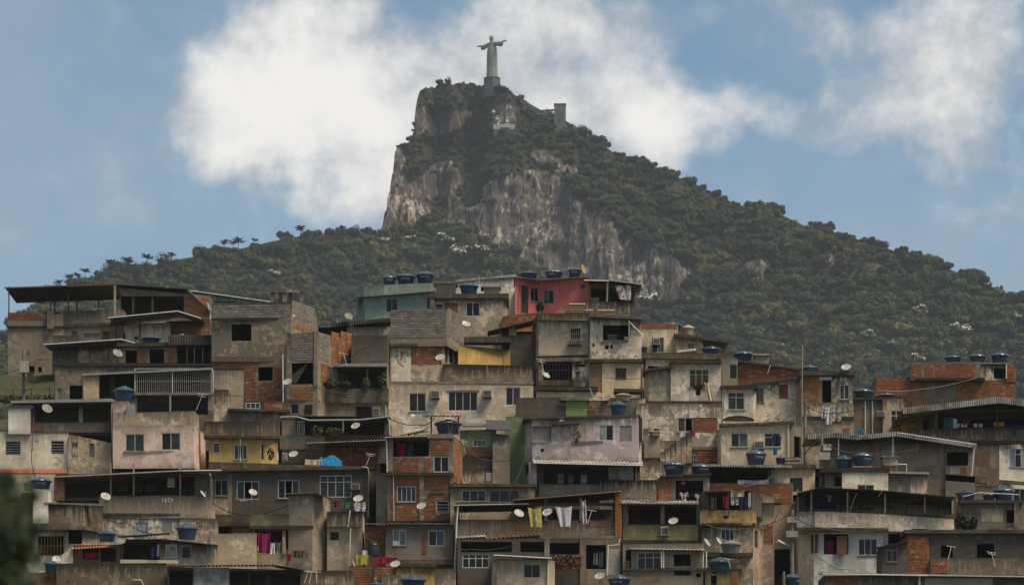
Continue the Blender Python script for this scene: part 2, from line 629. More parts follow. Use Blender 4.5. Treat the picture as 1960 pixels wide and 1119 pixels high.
COLS = {}
STEP = 2
YB0 = 940
for xi in range(-160, 2141, STEP):
    yr = interp(RIDGE, xi)
    if 730 < xi < 1000:
        yr += 7 * mnoise.noise((xi * .11, 0, 3.)) + 4 * mnoise.noise((xi * .3, 0, 7.))
    Yc = 2035 - 190 * max(0, min(1, (700 - xi) / 700)) ** 1.2 - 90 * max(0, min(1, (xi - 1200) / 700))
    y = YB0
    arr = [(y, Yc)]
    while y > yr:
        dy = min(3.0, y - yr)
        e = (HY - y) / F
        Yc += Yc / F * dy / max(.18, slope(xi, y) - e)
        y -= dy
        arr.append((y, Yc))
    COLS[xi] = arr
xs = sorted(COLS)
# even out the depth from column to column
tops = {x: COLS[x][-1][1] for x in xs}


def colY(x, y):
    a = COLS[x]
    k = (YB0 - y) / 3.0
    i = int(k)
    if i >= len(a) - 1:
        return a[-1][1]
    return a[i][1] + (a[i + 1][1] - a[i][1]) * (k - i)


def surfY(x, y):
    x0 = int((x + 160) // STEP) * STEP - 160
    s = n = 0
    for dx in (-6, -4, -2, 0, 2, 4, 6):
        q = x0 + dx * STEP
        if q in COLS and y >= COLS[q][-1][0] - 6:
            s += colY(q, y)
            n += 1
    if n == 0:
        q = min(max(x0, xs[0]), xs[-1])
        return colY(q, y)
    return s / n


def ruff(x, y, rock):
    p = Vector((x * .012, y * .016, 1.7))
    k = mnoise.fractal(p, .9, 2.0, 4) * .0055
    if rock > .5:
        k = mnoise.fractal(Vector((x * .05, y * .008, 5.0)), .8, 2.1, 4) * .0017 + mnoise.fractal(Vector((x * .016, y * .018, 9.)), .9, 2., 4) * .0020
    return k


def surf(x, y):
    Y = surfY(x, y) * (1 + ruff(x, y, rockiness(x, y)))
    return P3(x, y, Y)


NR = 170
mv, mf, mr = [], [], []
cols2 = xs
for x in cols2:
    yr = COLS[x][-1][0]
    # foot of the slope, falling to the valley
    Y0 = surfY(x, YB0)
    z0 = Z(YB0, Y0)
    mv.append((X(x, Y0 - 900), Y0 - 900, -8.0))
    mr.append(0.0)
    for i in range(NR + 1):
        y = YB0 + (yr - YB0) * i / NR
        r = rockiness(x, y)
        # soften the mask edge
        if 0 < i:
            r = (r + rockiness(x - 5, y + 3) + rockiness(x + 5, y - 3)) / 3
        mv.append(tuple(surf(x, y)))
        mr.append(r)
    lx, ly, lz = mv[-1]
    for back, drop in ((14, 5), (60, 30), (160, 110), (420, 330), (900, lz + 8)):
        mv.append((lx * (ly + back) / ly, ly + back, max(-8, lz - drop)))
        mr.append(0.0)
nper = NR + 7
for a in range(len(cols2) - 1):
    for i in range(nper - 1):
        k = a * nper + i
        mf.append((k, k + nper, k + nper + 1, k + 1))
me = bpy.data.meshes.new('mountain')
me.from_pydata(mv, [], mf)
me.materials.append(M['mountain'])
me.attributes.new('rock', 'FLOAT', 'POINT').data.foreach_set('value', mr)
me.polygons.foreach_set('use_smooth', [True] * len(mf))
me.update()
tag(link('mountain', me), kind='structure')

mb = MB()
mb.face([(-5000, -300, -8.5), (5000, -300, -8.5), (5000, 9000, -8.5), (-5000, 9000, -8.5)])
tag(link('ground', mb.mesh('ground', ['earth'])), kind='structure')


def hill_z(Xw, Y):
    y = max(706, 1119 - (Y - 235) / .095)
    z = Z(y, min(Y, 278)) - 4.2
    if Y > 300:
        z -= (Y - 300) * .55
    if Y < 226:
        z -= (226 - Y) * .4
    z -= max(0, abs(Xw) - 46) * .5 if Xw < 0 else max(0, abs(Xw) - 44) * .8
    return max(-8.6, z + mnoise.noise((Xw * .15, Y * .15, 0)) * .5)


hv, hf = [], []
hx = [-150 + 3 * i for i in range(101)]
hy = [150 + 3 * i for i in range(98)]
for yy in hy:
    for xx in hx:
        hv.append((xx, yy, hill_z(xx, yy)))
for j in range(len(hy) - 1):
    for i in range(len(hx) - 1):
        k = j * len(hx) + i
        hf.append((k, k + 1, k + 1 + len(hx), k + len(hx)))
me = bpy.data.meshes.new('hillside')
me.from_pydata(hv, [], hf)
me.materials.append(M['earth'])
me.polygons.foreach_set('use_smooth', [True] * len(hf))
tag(link('hillside', me), kind='structure')


# ------------------------------------------------------------------ trees
def rdir(rng):
    z = rng.uniform(-1, 1)
    a = rng.uniform(0, 2 * math.pi)
    q = math.sqrt(1 - z * z)
    return Vector((q * math.cos(a), q * math.sin(a), z))


def leafquad(mb, p, n, s, rng, mat=0):
    a = n.cross(rdir(rng))
    if a.length < 1e-3:
        a = n.orthogonal()
    a.normalize()
    b = n.cross(a)
    w_ = s * rng.uniform(.6, 1.0)
    h_ = s * rng.uniform(.8, 1.3)
    mb.face([p - a * w_, p - b * h_ * .6, p + a * w_, p + b * h_], mat)


def crown(seed, lobes, leaves, flat=.62, size=.07, spread=.62, top=None, lmat='leaf'):
    """one crown of unit radius standing on z = 0: lobes of leaf-sized faces round dim inner masses"""
    rng = random.Random(seed)
    L = []
    for i in range(lobes):
        a = 2 * math.pi * i / lobes * 1.618 + rng.uniform(-.4, .4)
        r = spread * math.sqrt(rng.uniform(.05, 1))
        z = .55 + rng.uniform(-.18, .32) * (1 - r * .5)
        L.append((Vector((r * math.cos(a), r * math.sin(a), z)), rng.uniform(.20, .46)))
    mb = MB()
    for c, q in L:
        for i in range(leaves // lobes):
            d = rdir(rng)
            if d.z < -.25 and rng.random() < .65:
                d.z = -d.z
            rad = q * rng.uniform(.72, 1.12)
            p = c + Vector((d.x, d.y, d.z * flat / .62)) * rad
            nn = (d + rdir(rng) * .42 + Vector((0, 0, .1))).normalized()
            m_ = 0
            if top is not None and d.z > .15 and rng.random() < top:
                m_ = 1
            leafquad(mb, p, nn, size * rng.uniform(.7, 1.25), rng, m_)
        # inner mass
        for i in range(26):
            d = rdir(rng)
            leafquad(mb, c + d * q * .55, d, size * 3.2, rng, 0)
    return mb


src = bpy.data.collections.new('tree_sources')
specs = [(1, 7, 900, .6), (2, 9, 1000, .42), (3, 6, 800, .8), (4, 11, 1100, .5), (5, 4, 640, 1.05), (8, 13, 1200, .35), (6, 8, 900, .6), (7, 5, 700, .85)]
CROWN = []
for i, (sd, lb, lv, fl) in enumerate(specs):
    for mt in ('leaf', 'leafd') if i < 6 else ('leaf_y',):
        me = crown(sd, lb, lv, fl).mesh('forest_crown', [mt])
        o = bpy.data.objects.new('forest_crown', me)
        src.objects.link(o)
        CROWN.append(me)

pts, scl = [], []
rng = random.Random(11)
x = -150.0
n_try = 0
# jittered grid over the slope, denser than a crown's width
FLOWER = [(880, 498, 26), (912, 494, 24), (850, 468, 20), (787, 462, 14), (738, 465, 12), (527, 531, 16), (1240, 587, 26), (1758, 606, 20), (1838, 645, 24), (1660, 650, 18), (1752, 694, 16), (1948, 612, 14), (1708, 661, 10), (1492, 664, 10), (964, 238, 24), (1070, 246, 16), (1040, 222, 12)]
for gx in range(-150, 2130, 16):
    yr = interp(RIDGE, gx)
    gy = 800.0
    while gy > yr - 2:
        px, py = gx + rng.uniform(-8, 8), gy + rng.uniform(-4, 4)
        gy -= 11.0 if gy > 500 else 7.5
        if py < interp(RIDGE, px) + 1:
            continue
        if py > 760 and not (px < 40):
            continue
        if any(abs(px - fx) < fr_ and -fr_ * .6 < py - fy < fr_ * 1.3 for fx, fy, fr_ in FLOWER):
            continue
        r = rockiness(px, py)
        s = (2.6 + 6.8 * rng.random() ** 2.0) * (1.2 if py > 480 else .95)
        if r > .9:
            if rng.random() > (.22 if px < 890 and mnoise.noise((px * .022, py * .03, 2.2)) > .1 else (.22 if mnoise.noise((px * .022, py * .03, 2.2)) > .36 else .012)):
                continue
            s = rng.uniform(1.0, 2.7)
        elif r > .1:
            if rng.random() > .75:
                continue
            s = rng.uniform(2.0, 3.6)
        elif 735 < px < 1010 and py < 335:
            s = rng.uniform(2.0, 4.4)
        elif py < interp(RIDGE, px) + 14:
            s *= .8
        p = surf(px, py)
        pts.append((p.x, p.y, p.z - s * (.05 if 735 < px < 1010 and py < interp(RIDGE, px) + 14 else .28)))
        scl.append(s)
me = bpy.data.meshes.new('forest')
me.from_pydata(pts, [], [])
me.attributes.new('size', 'FLOAT', 'POINT').data.foreach_set('value', scl)
forest = link('forest', me)
tag(forest, 'dense dark green forest covering the slopes of the rocky peak', 'forest', kind='stuff')
ng = bpy.data.node_groups.new('forest', 'GeometryNodeTree')
ng.interface.new_socket('Geometry', in_out='INPUT', socket_type='NodeSocketGeometry')
ng.interface.new_socket('Geometry', in_out='OUTPUT', socket_type='NodeSocketGeometry')
gi, go = ng.nodes.new('NodeGroupInput'), ng.nodes.new('NodeGroupOutput')
iop = ng.nodes.new('GeometryNodeInstanceOnPoints')
ci = ng.nodes.new('GeometryNodeCollectionInfo')
ci.inputs['Collection'].default_value = src
ci.inputs['Separate Children'].default_value = True
ci.inputs['Reset Children'].default_value = True
rot = ng.nodes.new('FunctionNodeRandomValue')
rot.data_type = 'FLOAT_VECTOR'
rot.inputs[0].default_value = (-.12, -.12, 0)
rot.inputs[1].default_value = (.12, .12, 6.283)
at = ng.nodes.new('GeometryNodeInputNamedAttribute')
at.data_type = 'FLOAT'
at.inputs['Name'].default_value = 'size'
L = ng.links.new
L(gi.outputs[0], iop.inputs['Points'])
L(ci.outputs[0], iop.inputs['Instance'])
iop.inputs['Pick Instance'].default_value = True
L(rot.outputs[0], iop.inputs['Rotation'])
L(at.outputs['Attribute'], iop.inputs['Scale'])
L(iop.outputs[0], go.inputs[0])
md = forest.modifiers.new('scatter', 'NODES')
md.node_group = ng


def trunk_mesh(h, r):
    mb = MB()
    mb.tube([(0, 0, -1.2), (.05 * h, 0, h * .5), (.02 * h, .04 * h, h)], r, 6, 0, r * .5)
    for a in (0.4, 2.4, 4.6):
        mb.tube([(.03 * h, 0, h * .6), (.3 * math.cos(a), .3 * math.sin(a), h * 1.25)], r * .55, 5, 0, r * .2)
    return mb.mesh('trunk', ['trunk'])


TR = trunk_mesh(.5, .06)
BLC = [crown(60 + k, 8, 620, .55, size=.085, top=.62).mesh('crown', ['leaf', 'blossom']) for k in range(2)]
RGC = [crown(40 + k, 6 + k, 420, .55 + .1 * k, size=.095, spread=.7).mesh('crown', ['leafd']) for k in range(4)]


def tree(name, px, py, s, mesh, label, group=None, cat='tree', lift=0.0):
    p = surf(px, py)
    e = empty(name, (p.x, p.y - (6 if name == 'flowering_tree' else 0), p.z + lift))
    e.scale = (s, s, s)
    e.rotation_euler = (0, 0, rng.uniform(0, 6.28))
    link('trunk', TR, e)
    link('crown', mesh, e)
    tag(e, label, cat, group)
    return e


for i, (px, py, s) in enumerate(((880, 498, 6.5), (912, 494, 6), (850, 468, 5), (787, 462, 3.5), (738, 465, 3.0))):
    tree('flowering_tree', px, py + 8, s * 1.6, BLC[i % 2], ['white flowering tree, biggest of the pale crowns below the cliff', 'wide white flowering tree beside the biggest pale crown below the cliff',
         'white flowering tree just above the two big pale crowns below the cliff', 'small pale flowering tree on the saddle under the cliff corner', 'smallest pale flowering tree at the top of the wooded saddle'][i], lift=.5)
for px, py, s, lb in ((527, 531, 3.6, 'white flowering tree above the grey block house and its roof frame'), (1240, 587, 6.5, 'white flowering tree close beside the cloth on the pink house terrace'),
                      (1758, 606, 4.6, 'round white flowering tree high on the wooded slope above the brick house'), (1838, 645, 5.6, 'widest white flowering tree on the wooded slope over the brick house'),
                      (1660, 650, 4.0, 'white flowering tree by itself above the dish on the brick and cream house'), (1752, 694, 3.8, 'white flowering tree crown just above the orange brick house wall'),
                      (1948, 612, 3.0, 'white flowering tree on the slope at the picture edge'), (1708, 661, 2.4, 'tiny white flowering tree between two bigger ones on the wooded slope'),
                      (1492, 664, 2.2, 'tiny white flowering tree over the leaning iron post')):
    tree('flowering_tree', px, py + 8, s * 1.6, BLC[rng.randrange(2)], lb, lift=.5)
for i, px in enumerate((392, 412, 545, 590, 630, 668, 700, 1122, 1148, 1160, 1205, 1222, 1246, 1268, 1290, 1322, 1345, 1372, 1436, 1452, 1474, 1492, 1560, 1585, 1622, 1668, 1724, 1752, 1795, 1812, 1850, 1880)):
    s = rng.uniform(3.6, 6.2)
    tree('ridge_tree', px, interp(RIDGE, px) + 3, s, RGC[i % 4], 'dark broadleaf tree standing on the ridge line against the sky', 'broadleaf trees along the ridge line', lift=-s * .12)


def palm_mesh(seed):
    rg = random.Random(seed)
    tb = MB()
    tb.tube([(0, 0, -2), (.15, 0, 3), (.05, .1, 7)], .22, 6, 0, .14)
    fb = MB()
    for k in range(18):
        a = 2 * math.pi * k / 18 + rg.uniform(-.15, .15)
        up = rg.uniform(.45, 1.45)
        ln = rg.uniform(3.0, 3.9)
        d = Vector((math.cos(a), math.sin(a), 0))
        sd = Vector((-d.y, d.x, 0))
        prev = None
        for i in range(7):
            q = i / 6
            p = Vector((.05, .1, 6.9)) + d * (ln * q * math.cos(up * (1 - q * .5))) + Vector((0, 0, ln * (math.sin(up) * q - .52 * q * q)))
            wd_ = .62 * math.sin(math.pi * min(1, .12 + q * .9)) + .04
            cur = (p - sd * wd_ - Vector((0, 0, wd_ * .5)), p, p + sd * wd_ - Vector((0, 0, wd_ * .5)))
            if prev:
                fb.face([prev[0], prev[1], cur[1], cur[0]])
                fb.face([prev[1], prev[2], cur[2], cur[1]])
            prev = cur
    return tb.mesh('trunk', ['trunk']), fb.mesh('crown', ['palmleaf'])


PM = [palm_mesh(k) for k in range(3)]
for i, (px, h) in enumerate(((112, .9), (133, .95), (163, 1.0), (213, 1.15), (221, 1.0), (243, 1.15), (247, .9), (282, 1.2), (318, .8), (328, .85), (380, .95), (384, .85), (430, 1.0), (456, 1.15), (446, .9), (575, 1.1), (488, .8), (655, .8), (148, .8))):
    p = surf(px, interp(RIDGE, px) + 4)
    e = empty('palm_tree', (p.x, p.y, p.z - 4.2 * h))
    h *= 1.35
    e.scale = (h, h, h)
    e.rotation_euler = (0, 0, rng.uniform(0, 6))
    link('trunk', PM[i % 3][0], e)
    link('crown', PM[i % 3][1], e)
    tag(e, 'dark feathery palm rising above the lower wooded ridge against the sky', 'palm tree', 'palms along the lower ridge')

# ------------------------------------------------------------------ summit: statue, lift tower, walkway, lookout
SY = surfY(938, 172)
u = SY / F
e = empty('statue', (X(942, SY), SY - 4, Z(170, SY)))
e.rotation_euler = (0, 0, R(-40))
tag(e, 'tall pale stone statue of a robed figure with outstretched arms on the summit', 'statue')
mb = MB()
mb.lathe([(0, -8), (7.6, -8), (7.4, 1.0), (6.0, 1.0), (5.7, 6.0), (6.0, 6.0), (6.0, 6.6), (0, 6.6)], 8)
link('pedestal', mb.mesh('pedestal', ['ston2'], smooth=False), e)
mb = MB()
# robed body: stacked elliptical rings with vertical folds, z above the pedestal
rings = [(6.5, 4.5, 3.9), (8, 4.3, 3.7), (14, 4.1, 3.5), (20, 4.15, 3.4), (24, 4.0, 3.2), (27, 3.8, 2.9), (29, 3.35, 2.2), (31, 3.2, 2.0), (32, 2.6, 1.8), (32.7, 1.2, 1.15), (33.6, 1.05, 1.05)]
seg = 40
k0 = len(mb.v)
for i, (z, a, b) in enumerate(rings):
    for k in range(seg):
        th = 2 * math.pi * k / seg
        fold = 1 + (.05 * math.cos(th * 10 + z * .1) + .03 * math.cos(th * 6)) * max(0, min(1, (30 - z) / 14))
        if z < 22 and math.sin(th) < -.5 and abs(math.cos(th)) < .3:
            fold += .06
        mb.v.append((a * fold * math.cos(th), b * fold * math.sin(th), z))
for i in range(len(rings) - 1):
    for k in range(seg):
        a_, b_ = k0 + i * seg + k, k0 + i * seg + (k + 1) % seg
        mb.f.append((a_, b_, b_ + seg, a_ + seg))
        mb.mi.append(0)
        mb.uv += (1., 1.) * 4
# arms with wide hanging sleeves
for sx in (-1, 1):
    secs = [(1.8, 31.0, 1.9, 1.4), (4.0, 30.9, 2.1, 1.35), (6.2, 30.5, 2.45, 1.25), (8.4, 30.3, 2.7, 1.2), (9.6, 30.2, 2.4, 1.1), (9.65, 30.9, .62, .5), (11.2, 30.95, .55, .45), (12.0, 31.0, .6, .3), (13.6, 31.0, .42, .2), (14.1, 31.0, .1, .1)]
    k0 = len(mb.v)
    for (xx, zc, hz, hy2) in secs:
        for k in range(14):
            th = 2 * math.pi * k / 14
            dz = math.sin(th) * (hz if math.sin(th) < 0 else min(hz, .95))
            mb.v.append((sx * xx, -.3 + hy2 * math.cos(th), zc + dz * (1.0 if math.sin(th) > 0 else 1.0)))
    for i in range(len(secs) - 1):
        for k in range(14):
            a_, b_ = k0 + i * 14 + k, k0 + i * 14 + (k + 1) % 14
            mb.f.append((a_, b_, b_ + 14, a_ + 14))
            mb.mi.append(0)
            mb.uv += (1., 1.) * 4
link('body', mb.mesh('body', ['stone'], smooth=True), e)
mb = MB()
mb.lathe([(0, 32.4), (.9, 32.6), (1.0, 33.2), (1.35, 34.2), (1.62, 35.4), (1.6, 36.3), (1.3, 37.1), (.7, 37.6), (0, 37.7)], 16, wob=lambda k, i: 1 + (.14 if k in (11, 12, 13) and i in (3, 4) else 0))
mb.abox(-.22, .22, -2.0, -1.3, 34.6, 35.4)
h_ = link('head', mb.mesh('head', ['stone'], smooth=True), e)
h_.rotation_euler = (R(9), 0, 0)
h_.location = (0, 4.9, -.6)
e.scale = (.97, .97, .97)

Yt = surfY(1072, 238)
p = P3(1072, 246, Yt - 6)
e = empty('lift_tower', p)
tag(e, 'square dark lift tower on the ridge beside the statue stairs', 'tower')
k = Yt / F
mb = MB()
mb.abox(-11 * k, 11 * k, -3, 4, -6 * k, 44 * k)
link('wall', mb.mesh('wall', ['tower']), e)
mb = MB()
mb.abox(-11.8 * k, 11.8 * k, -3.2, 4.2, 44 * k, 46 * k)
link('roof', mb.mesh('roof', ['ston2']), e)
for q in (-5, 0, 5):
    mb = MB()
    mb.abox((q - 1.2) * k, (q + 1.2) * k, -3.1, -2.9, 8 * k, 34 * k)
    link('window', mb.mesh('window', ['glasn']), e)
e = empty('walkway', P3(1042, 222, Yt))
tag(e, 'roofed walkway leading from the ridge to the dark lift tower', 'walkway')
mb = MB()
mb.abox(-14 * k, 21 * k, -2, 1, 0, 2 * k)
link('deck', mb.mesh('deck', ['ston2']), e)
mb = MB()
mb.hexa([(-14 * k, -2.2, 8 * k), (21 * k, -2.2, 10.5 * k), (21 * k, 1.2, 10.5 * k), (-14 * k, 1.2, 8 * k), (-14 * k, -2.2, 9.5 * k), (21 * k, -2.2, 12 * k), (21 * k, 1.2, 12 * k), (-14 * k, 1.2, 9.5 * k)])
link('roof', mb.mesh('roof', ['tower']), e)
for q in (-12, -4, 4, 12, 19):
    mb = MB()
    mb.abox((q - .5) * k, (q + .5) * k, -1.9, -1.5, 1.5 * k, 10 * k)
    link('post', mb.mesh('post', ['alg']), e)
e = empty('summit_stairs', P3(975, 180, SY))
tag(e, 'long stone stair with parapet climbing the ridge to the statue', 'stairs')
mb = MB()
A = [(958, 166), (978, 176), (992, 187), (1006, 192), (1022, 205), (1032, 214), (1050, 219)]
for (xa, ya), (xb, yb) in zip(A, A[1:]):
    pa, pb = P3(xa, ya, SY - 8), P3(xb, yb, SY - 8)
    mb.hexa([pa + Vector((0, 0, -3)), pb + Vector((0, 0, -3)), pb + Vector((0, 2, -3)), pa + Vector((0, 2, -3)), pa, pb, pb + Vector((0, 2, 0)), pa + Vector((0, 2, 0))])
link('parapet', mb.mesh('parapet', ['ston2'], tuple(e.location)), e)
mb = MB()
for i in range(40):
    q = i / 39
    xx = 962 + 85 * q
    yy = interp(A, xx) + 4
    p = P3(xx, yy, SY - 7)
    mb.abox(p.x - .6, p.x + .6, p.y, p.y + 2.5, p.z - 1.5, p.z)
o = link('step', mb.mesh('step', ['stone'], tuple(e.location)), e)
o['kind'] = 'stuff'
Yl = surfY(965, 245) - 7
e = empty('lookout', P3(965, 252, Yl))
tag(e, 'white railed concrete lookout platform on the rock below the statue', 'lookout')
k = Yl / F
mb = MB()
mb.abox(-20 * k, 20 * k, 0, 7, -3, 5 * k)
link('platform', mb.mesh('platform', ['ston2']), e)
mb = MB()
for q in (5.2, 8.6, 12):
    mb.abox(-20 * k, 20 * k, -.15, .15, q * k, (q + 1.6) * k)
for q in range(-20, 21, 4):
    mb.abox((q - .6) * k, (q + .6) * k, -.2, .1, 5 * k, 13.6 * k)
link('railing', mb.mesh('railing', ['c_white']), e)


def bowl(r, depth, seg=18, rings=4, mat=0):
    mb = MB()
    pr = [(r * i / rings, depth * (i / rings) ** 2) for i in range(rings + 1)]
    mb.lathe(pr + [(r * 1.02, depth + .012 * r), (r * .99, depth + .03 * r)], seg)
    return mb


for px, py, r in ((953, 225, 1.5), (959, 229, 1.7), (971, 230, 1.2), (970, 238, 1.2), (954, 236, 1.0), (945, 213, 1.0)):
    p = P3(px, py, Yl + 2)
    e = empty('antenna_drum', p)
    e.rotation_euler = (R(90), 0, R(rng.uniform(-30, 30)))
    tag(e, 'small white round relay antenna above the railed lookout', 'antenna', 'relay antennas above the lookout')
    link('reflector', bowl(r, r * .35).mesh('reflector', ['c_white']), e)
    mb = MB()
    mb.tube([(0, 0, 0), (0, -1.5, -1.0), (0, -5, -1.0)], .12)
    link('mast', mb.mesh('mast', ['alg']), e)

# ------------------------------------------------------------------ house builder
def D(y):
    """depth of a house front on the hillside from the height where its visible front ends"""
    return 235 + (1119 - y) * .095


BR_N = {}
def brick_mesh(w_, h_, mat):
    k = (round(w_, 2), round(h_, 2), mat)
    if k not in BR_N:
        mb = MB()
        b = .006
        x0, x1, z0, z1 = 0, w_, 0, h_
        f = [(x0 + b, -.028, z0 + b), (x1 - b, -.028, z0 + b), (x1 - b, -.028, z1 - b), (x0 + b, -.028, z1 - b)]
        k0 = [(x0, 0.02, z0), (x1, 0.02, z0), (x1, 0.02, z1), (x0, 0.02, z1)]
        v = f + k0
        mb.v = v
        mb.f = [(0, 1, 2, 3), (0, 4, 5, 1), (1, 5, 6, 2), (2, 6, 7, 3), (3, 7, 4, 0)]
        mb.mi = [0] * 5
        mb.uv = [1.0] * 40
        BR_N[k] = mb.mesh('brick', [mat])
    return BR_N[k]


HOUSES = []


class House:
    def __init__(s, name, x, yb, Y, label, cat='house', group=None):
        HOUSES.append(s)
        s.todo = []
        s.Y = Y
        s.base = P3(x, yb, Y)
        s.e = empty(name, s.base)
        tag(s.e, label, cat, group)
        s.rng = random.Random(int(x * 31 + yb))
        s.blk = []

    def add(s, name, mb, mats, parent=None, smooth=False, label=None):
        base = tuple(s.base)
        o = link(name, mb.mesh(name, mats, base, smooth), parent or s.e)
        if label:
            o['label'] = label
        return o

    # -- frames along a front line
    def frames(s, front):
        pts = [(X(x, s.Y + d), s.Y + d, x) for x, d in front]
        out = []
        for a, b in zip(pts, pts[1:]):
            v = Vector((b[0] - a[0], b[1] - a[1]))
            L = v.length
            v.normalize()
            out.append(((a[0], a[1]), (v.x, v.y), (-v.y, v.x), L, a[2], b[2]))
        return out

    def upos(s, fr, px):
        """distance along a frame where the pixel column meets its plane, and the depth there"""
        k = (px - CX) / F
        (ox, oy), (tx, ty) = fr[0], fr[1]
        u = (k * oy - ox) / (tx - k * ty)
        return u, oy + ty * u

    def rect(s, fr, x0, y0, x1, y1):
        u0, Ya = s.upos(fr, x0)
        u1, Yb = s.upos(fr, x1)
        Ym = (Ya + Yb) / 2
        return u0, u1, Z(y1, Ym), Z(y0, Ym)

    def pick(s, frs, x0, x1):
        c = (x0 + x1) / 2
        for fr in frs:
            if min(fr[4], fr[5]) <= c <= max(fr[4], fr[5]):
                return fr
        return frs[0]

    def block(s, front, y0, y1, mat, **kw):
        s.todo.append((front, y0, y1, mat, kw))

    def finish(s):
        """build the rooms; only those with nothing of the same house below them reach down into the ground"""
        def span(f):
            return (f[0], f[1]) if not isinstance(f[0], (tuple, list)) else (f[0][0], f[-1][0])
        for i, (f, y0, y1, mat, kw) in enumerate(s.todo):
            a, b = span(f)
            low = any(j != i and g[2] > y1 + 8 and min(b, span(g[0])[1]) - max(a, span(g[0])[0]) > 10 for j, g in enumerate(s.todo))
            kw.setdefault('ext', .05 if low else 2.6)
            s.room(f, y0, y1, mat, **kw)

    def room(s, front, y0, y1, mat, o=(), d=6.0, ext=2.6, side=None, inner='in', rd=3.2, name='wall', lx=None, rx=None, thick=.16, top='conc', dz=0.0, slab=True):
        """walls round a room: front line of (pixel column, depth offset), top and foot rows, openings in the front"""
        if not isinstance(front[0], (tuple, list)):
            front = [(front[0], dz), (front[1], dz)]
        frs = s.frames(front)
        j_ = s.rng.uniform(-1.3, 1.3)
        y0a, y0b = y0 if isinstance(y0, (tuple, list)) else (y0 + j_, y0 - j_)
        za, zb_ = Z(y0a, s.Y), Z(y0b, s.Y)
        zf = Z(y1, s.Y)
        zlo = zf - ext
        xa, xb = front[0][0], front[-1][0]
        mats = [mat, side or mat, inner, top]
        mb = MB()
        ops = []
        for q in o:
            fr = s.pick(frs, q[1], q[3])
            ops.append((fr, s.rect(fr, *q[1:5]), q))
        for fr in frs:
            f0 = (fr[4] - xa) / (xb - xa)
            f1 = (fr[5] - xa) / (xb - xa)
            zt0, zt1 = za + (zb_ - za) * f0, za + (zb_ - za) * f1
            holes = [r for f_, r, q in ops if f_ is fr and q[0] not in 'BPj']
            s.wall(mb, fr, zlo, zt0, zt1, holes, thick, zf, 0)
        bl = Vector((X(lx if lx is not None else 0, s.Y + d), s.Y + d)) if lx is not None else Vector((frs[0][0][0], s.Y + d + front[0][1] * .0))
        er = frs[-1]
        E = (er[0][0] + er[1][0] * er[3], er[0][1] + er[1][1] * er[3])
        br = Vector((X(rx, s.Y + d), s.Y + d)) if rx is not None else Vector((E[0], max(s.Y + d, E[1] + .5)))
        A_ = frs[0][0]
        mb.face([(bl.x, bl.y, zlo), (A_[0], A_[1], zlo), (A_[0], A_[1], za), (bl.x, bl.y, za)], 1, max(za, zb_), zf)
        mb.face([(E[0], E[1], zlo), (br.x, br.y, zlo), (br.x, br.y, zb_), (E[0], E[1], zb_)], 1, max(za, zb_), zf)
        mb.face([(br.x, br.y, zlo), (bl.x, bl.y, zlo), (bl.x, bl.y, za), (br.x, br.y, zb_)], 1)
        # inner back wall and floor
        t_ = min(rd, d - .4)
        il = (A_[0] + (bl.x - A_[0]) * t_ / d, A_[1] + (bl.y - A_[1]) * t_ / d)
        ir = (E[0] + (br.x - E[0]) * t_ / d, E[1] + (br.y - E[1]) * t_ / d)
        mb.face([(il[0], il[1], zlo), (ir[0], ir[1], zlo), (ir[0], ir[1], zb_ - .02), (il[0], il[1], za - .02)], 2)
        ring = [(f_[0][0], f_[0][1]) for f_ in frs] + [E, (br.x, br.y), (bl.x, bl.y)]
        wall = s.add(name, mb, mats)
        if slab:
            mb = MB()
            n = len(ring)
            tz = [za + (zb_ - za) * max(0, min(1, (X_ - A_[0]) / max(.01, E[0] - A_[0]))) for X_, _ in ring]
            mb.face([(p[0], p[1], z - .03) for p, z in zip(ring, tz)], 0)
            mb.face([(p[0], p[1], z - .15) for p, z in zip(ring, tz)][::-1], 0)
            s.add('roof_slab', mb, [top])
        for fr, (u0, u1, z0, z1), q in ops:
            s.fill(fr, u0, u1, z0, z1, q)
        s.last = frs
        return wall

    def wall(s, mb, fr, zlo, zt0, zt1, holes, thick, zf, mat):
        O, t_, n_, L = fr[:4]
        us = {0.0, L}
        zs = {zlo}
        ztm = min(zt0, zt1)
        hs = []
        for u0, u1, z0, z1 in holes:
            u0, u1 = max(0.02, u0), min(L - .02, u1)
            z1 = min(z1, ztm - .02)
            if u1 - u0 < .03 or z1 - z0 < .03:
                continue
            hs.append((u0, u1, z0, z1))
            us |= {u0, u1}
            zs |= {z0, z1}
        us = sorted(us)
        zs = sorted(zs)

        def pt(u, d, z):
            return (O[0] + t_[0] * u + n_[0] * d, O[1] + t_[1] * u + n_[1] * d, z)
        for a, b in zip(us, us[1:]):
            ta, tb = zt0 + (zt1 - zt0) * a / L, zt0 + (zt1 - zt0) * b / L
            for j, z in enumerate(zs):
                za, zb_ = (zs[j + 1], zs[j + 1]) if j + 1 < len(zs) else (ta, tb)
                mu, mz = (a + b) / 2, (z + za) / 2
                if any(h[0] < mu < h[1] and h[2] < mz < h[3] for h in hs):
                    continue
                mb.face([pt(a, 0, z), pt(b, 0, z), pt(b, 0, zb_), pt(a, 0, za)], mat, max(zt0, zt1), zf)
        for u0, u1, z0, z1 in hs:
            for q in ([pt(u0, 0, z0), pt(u1, 0, z0), pt(u1, thick, z0), pt(u0, thick, z0)], [pt(u0, 0, z1), pt(u0, thick, z1), pt(u1, thick, z1), pt(u1, 0, z1)],
                      [pt(u0, 0, z0), pt(u0, thick, z0), pt(u0, thick, z1), pt(u0, 0, z1)], [pt(u1, 0, z0), pt(u1, 0, z1), pt(u1, thick, z1), pt(u1, thick, z0)]):
                mb.face(q, mat, max(zt0, zt1), zf)

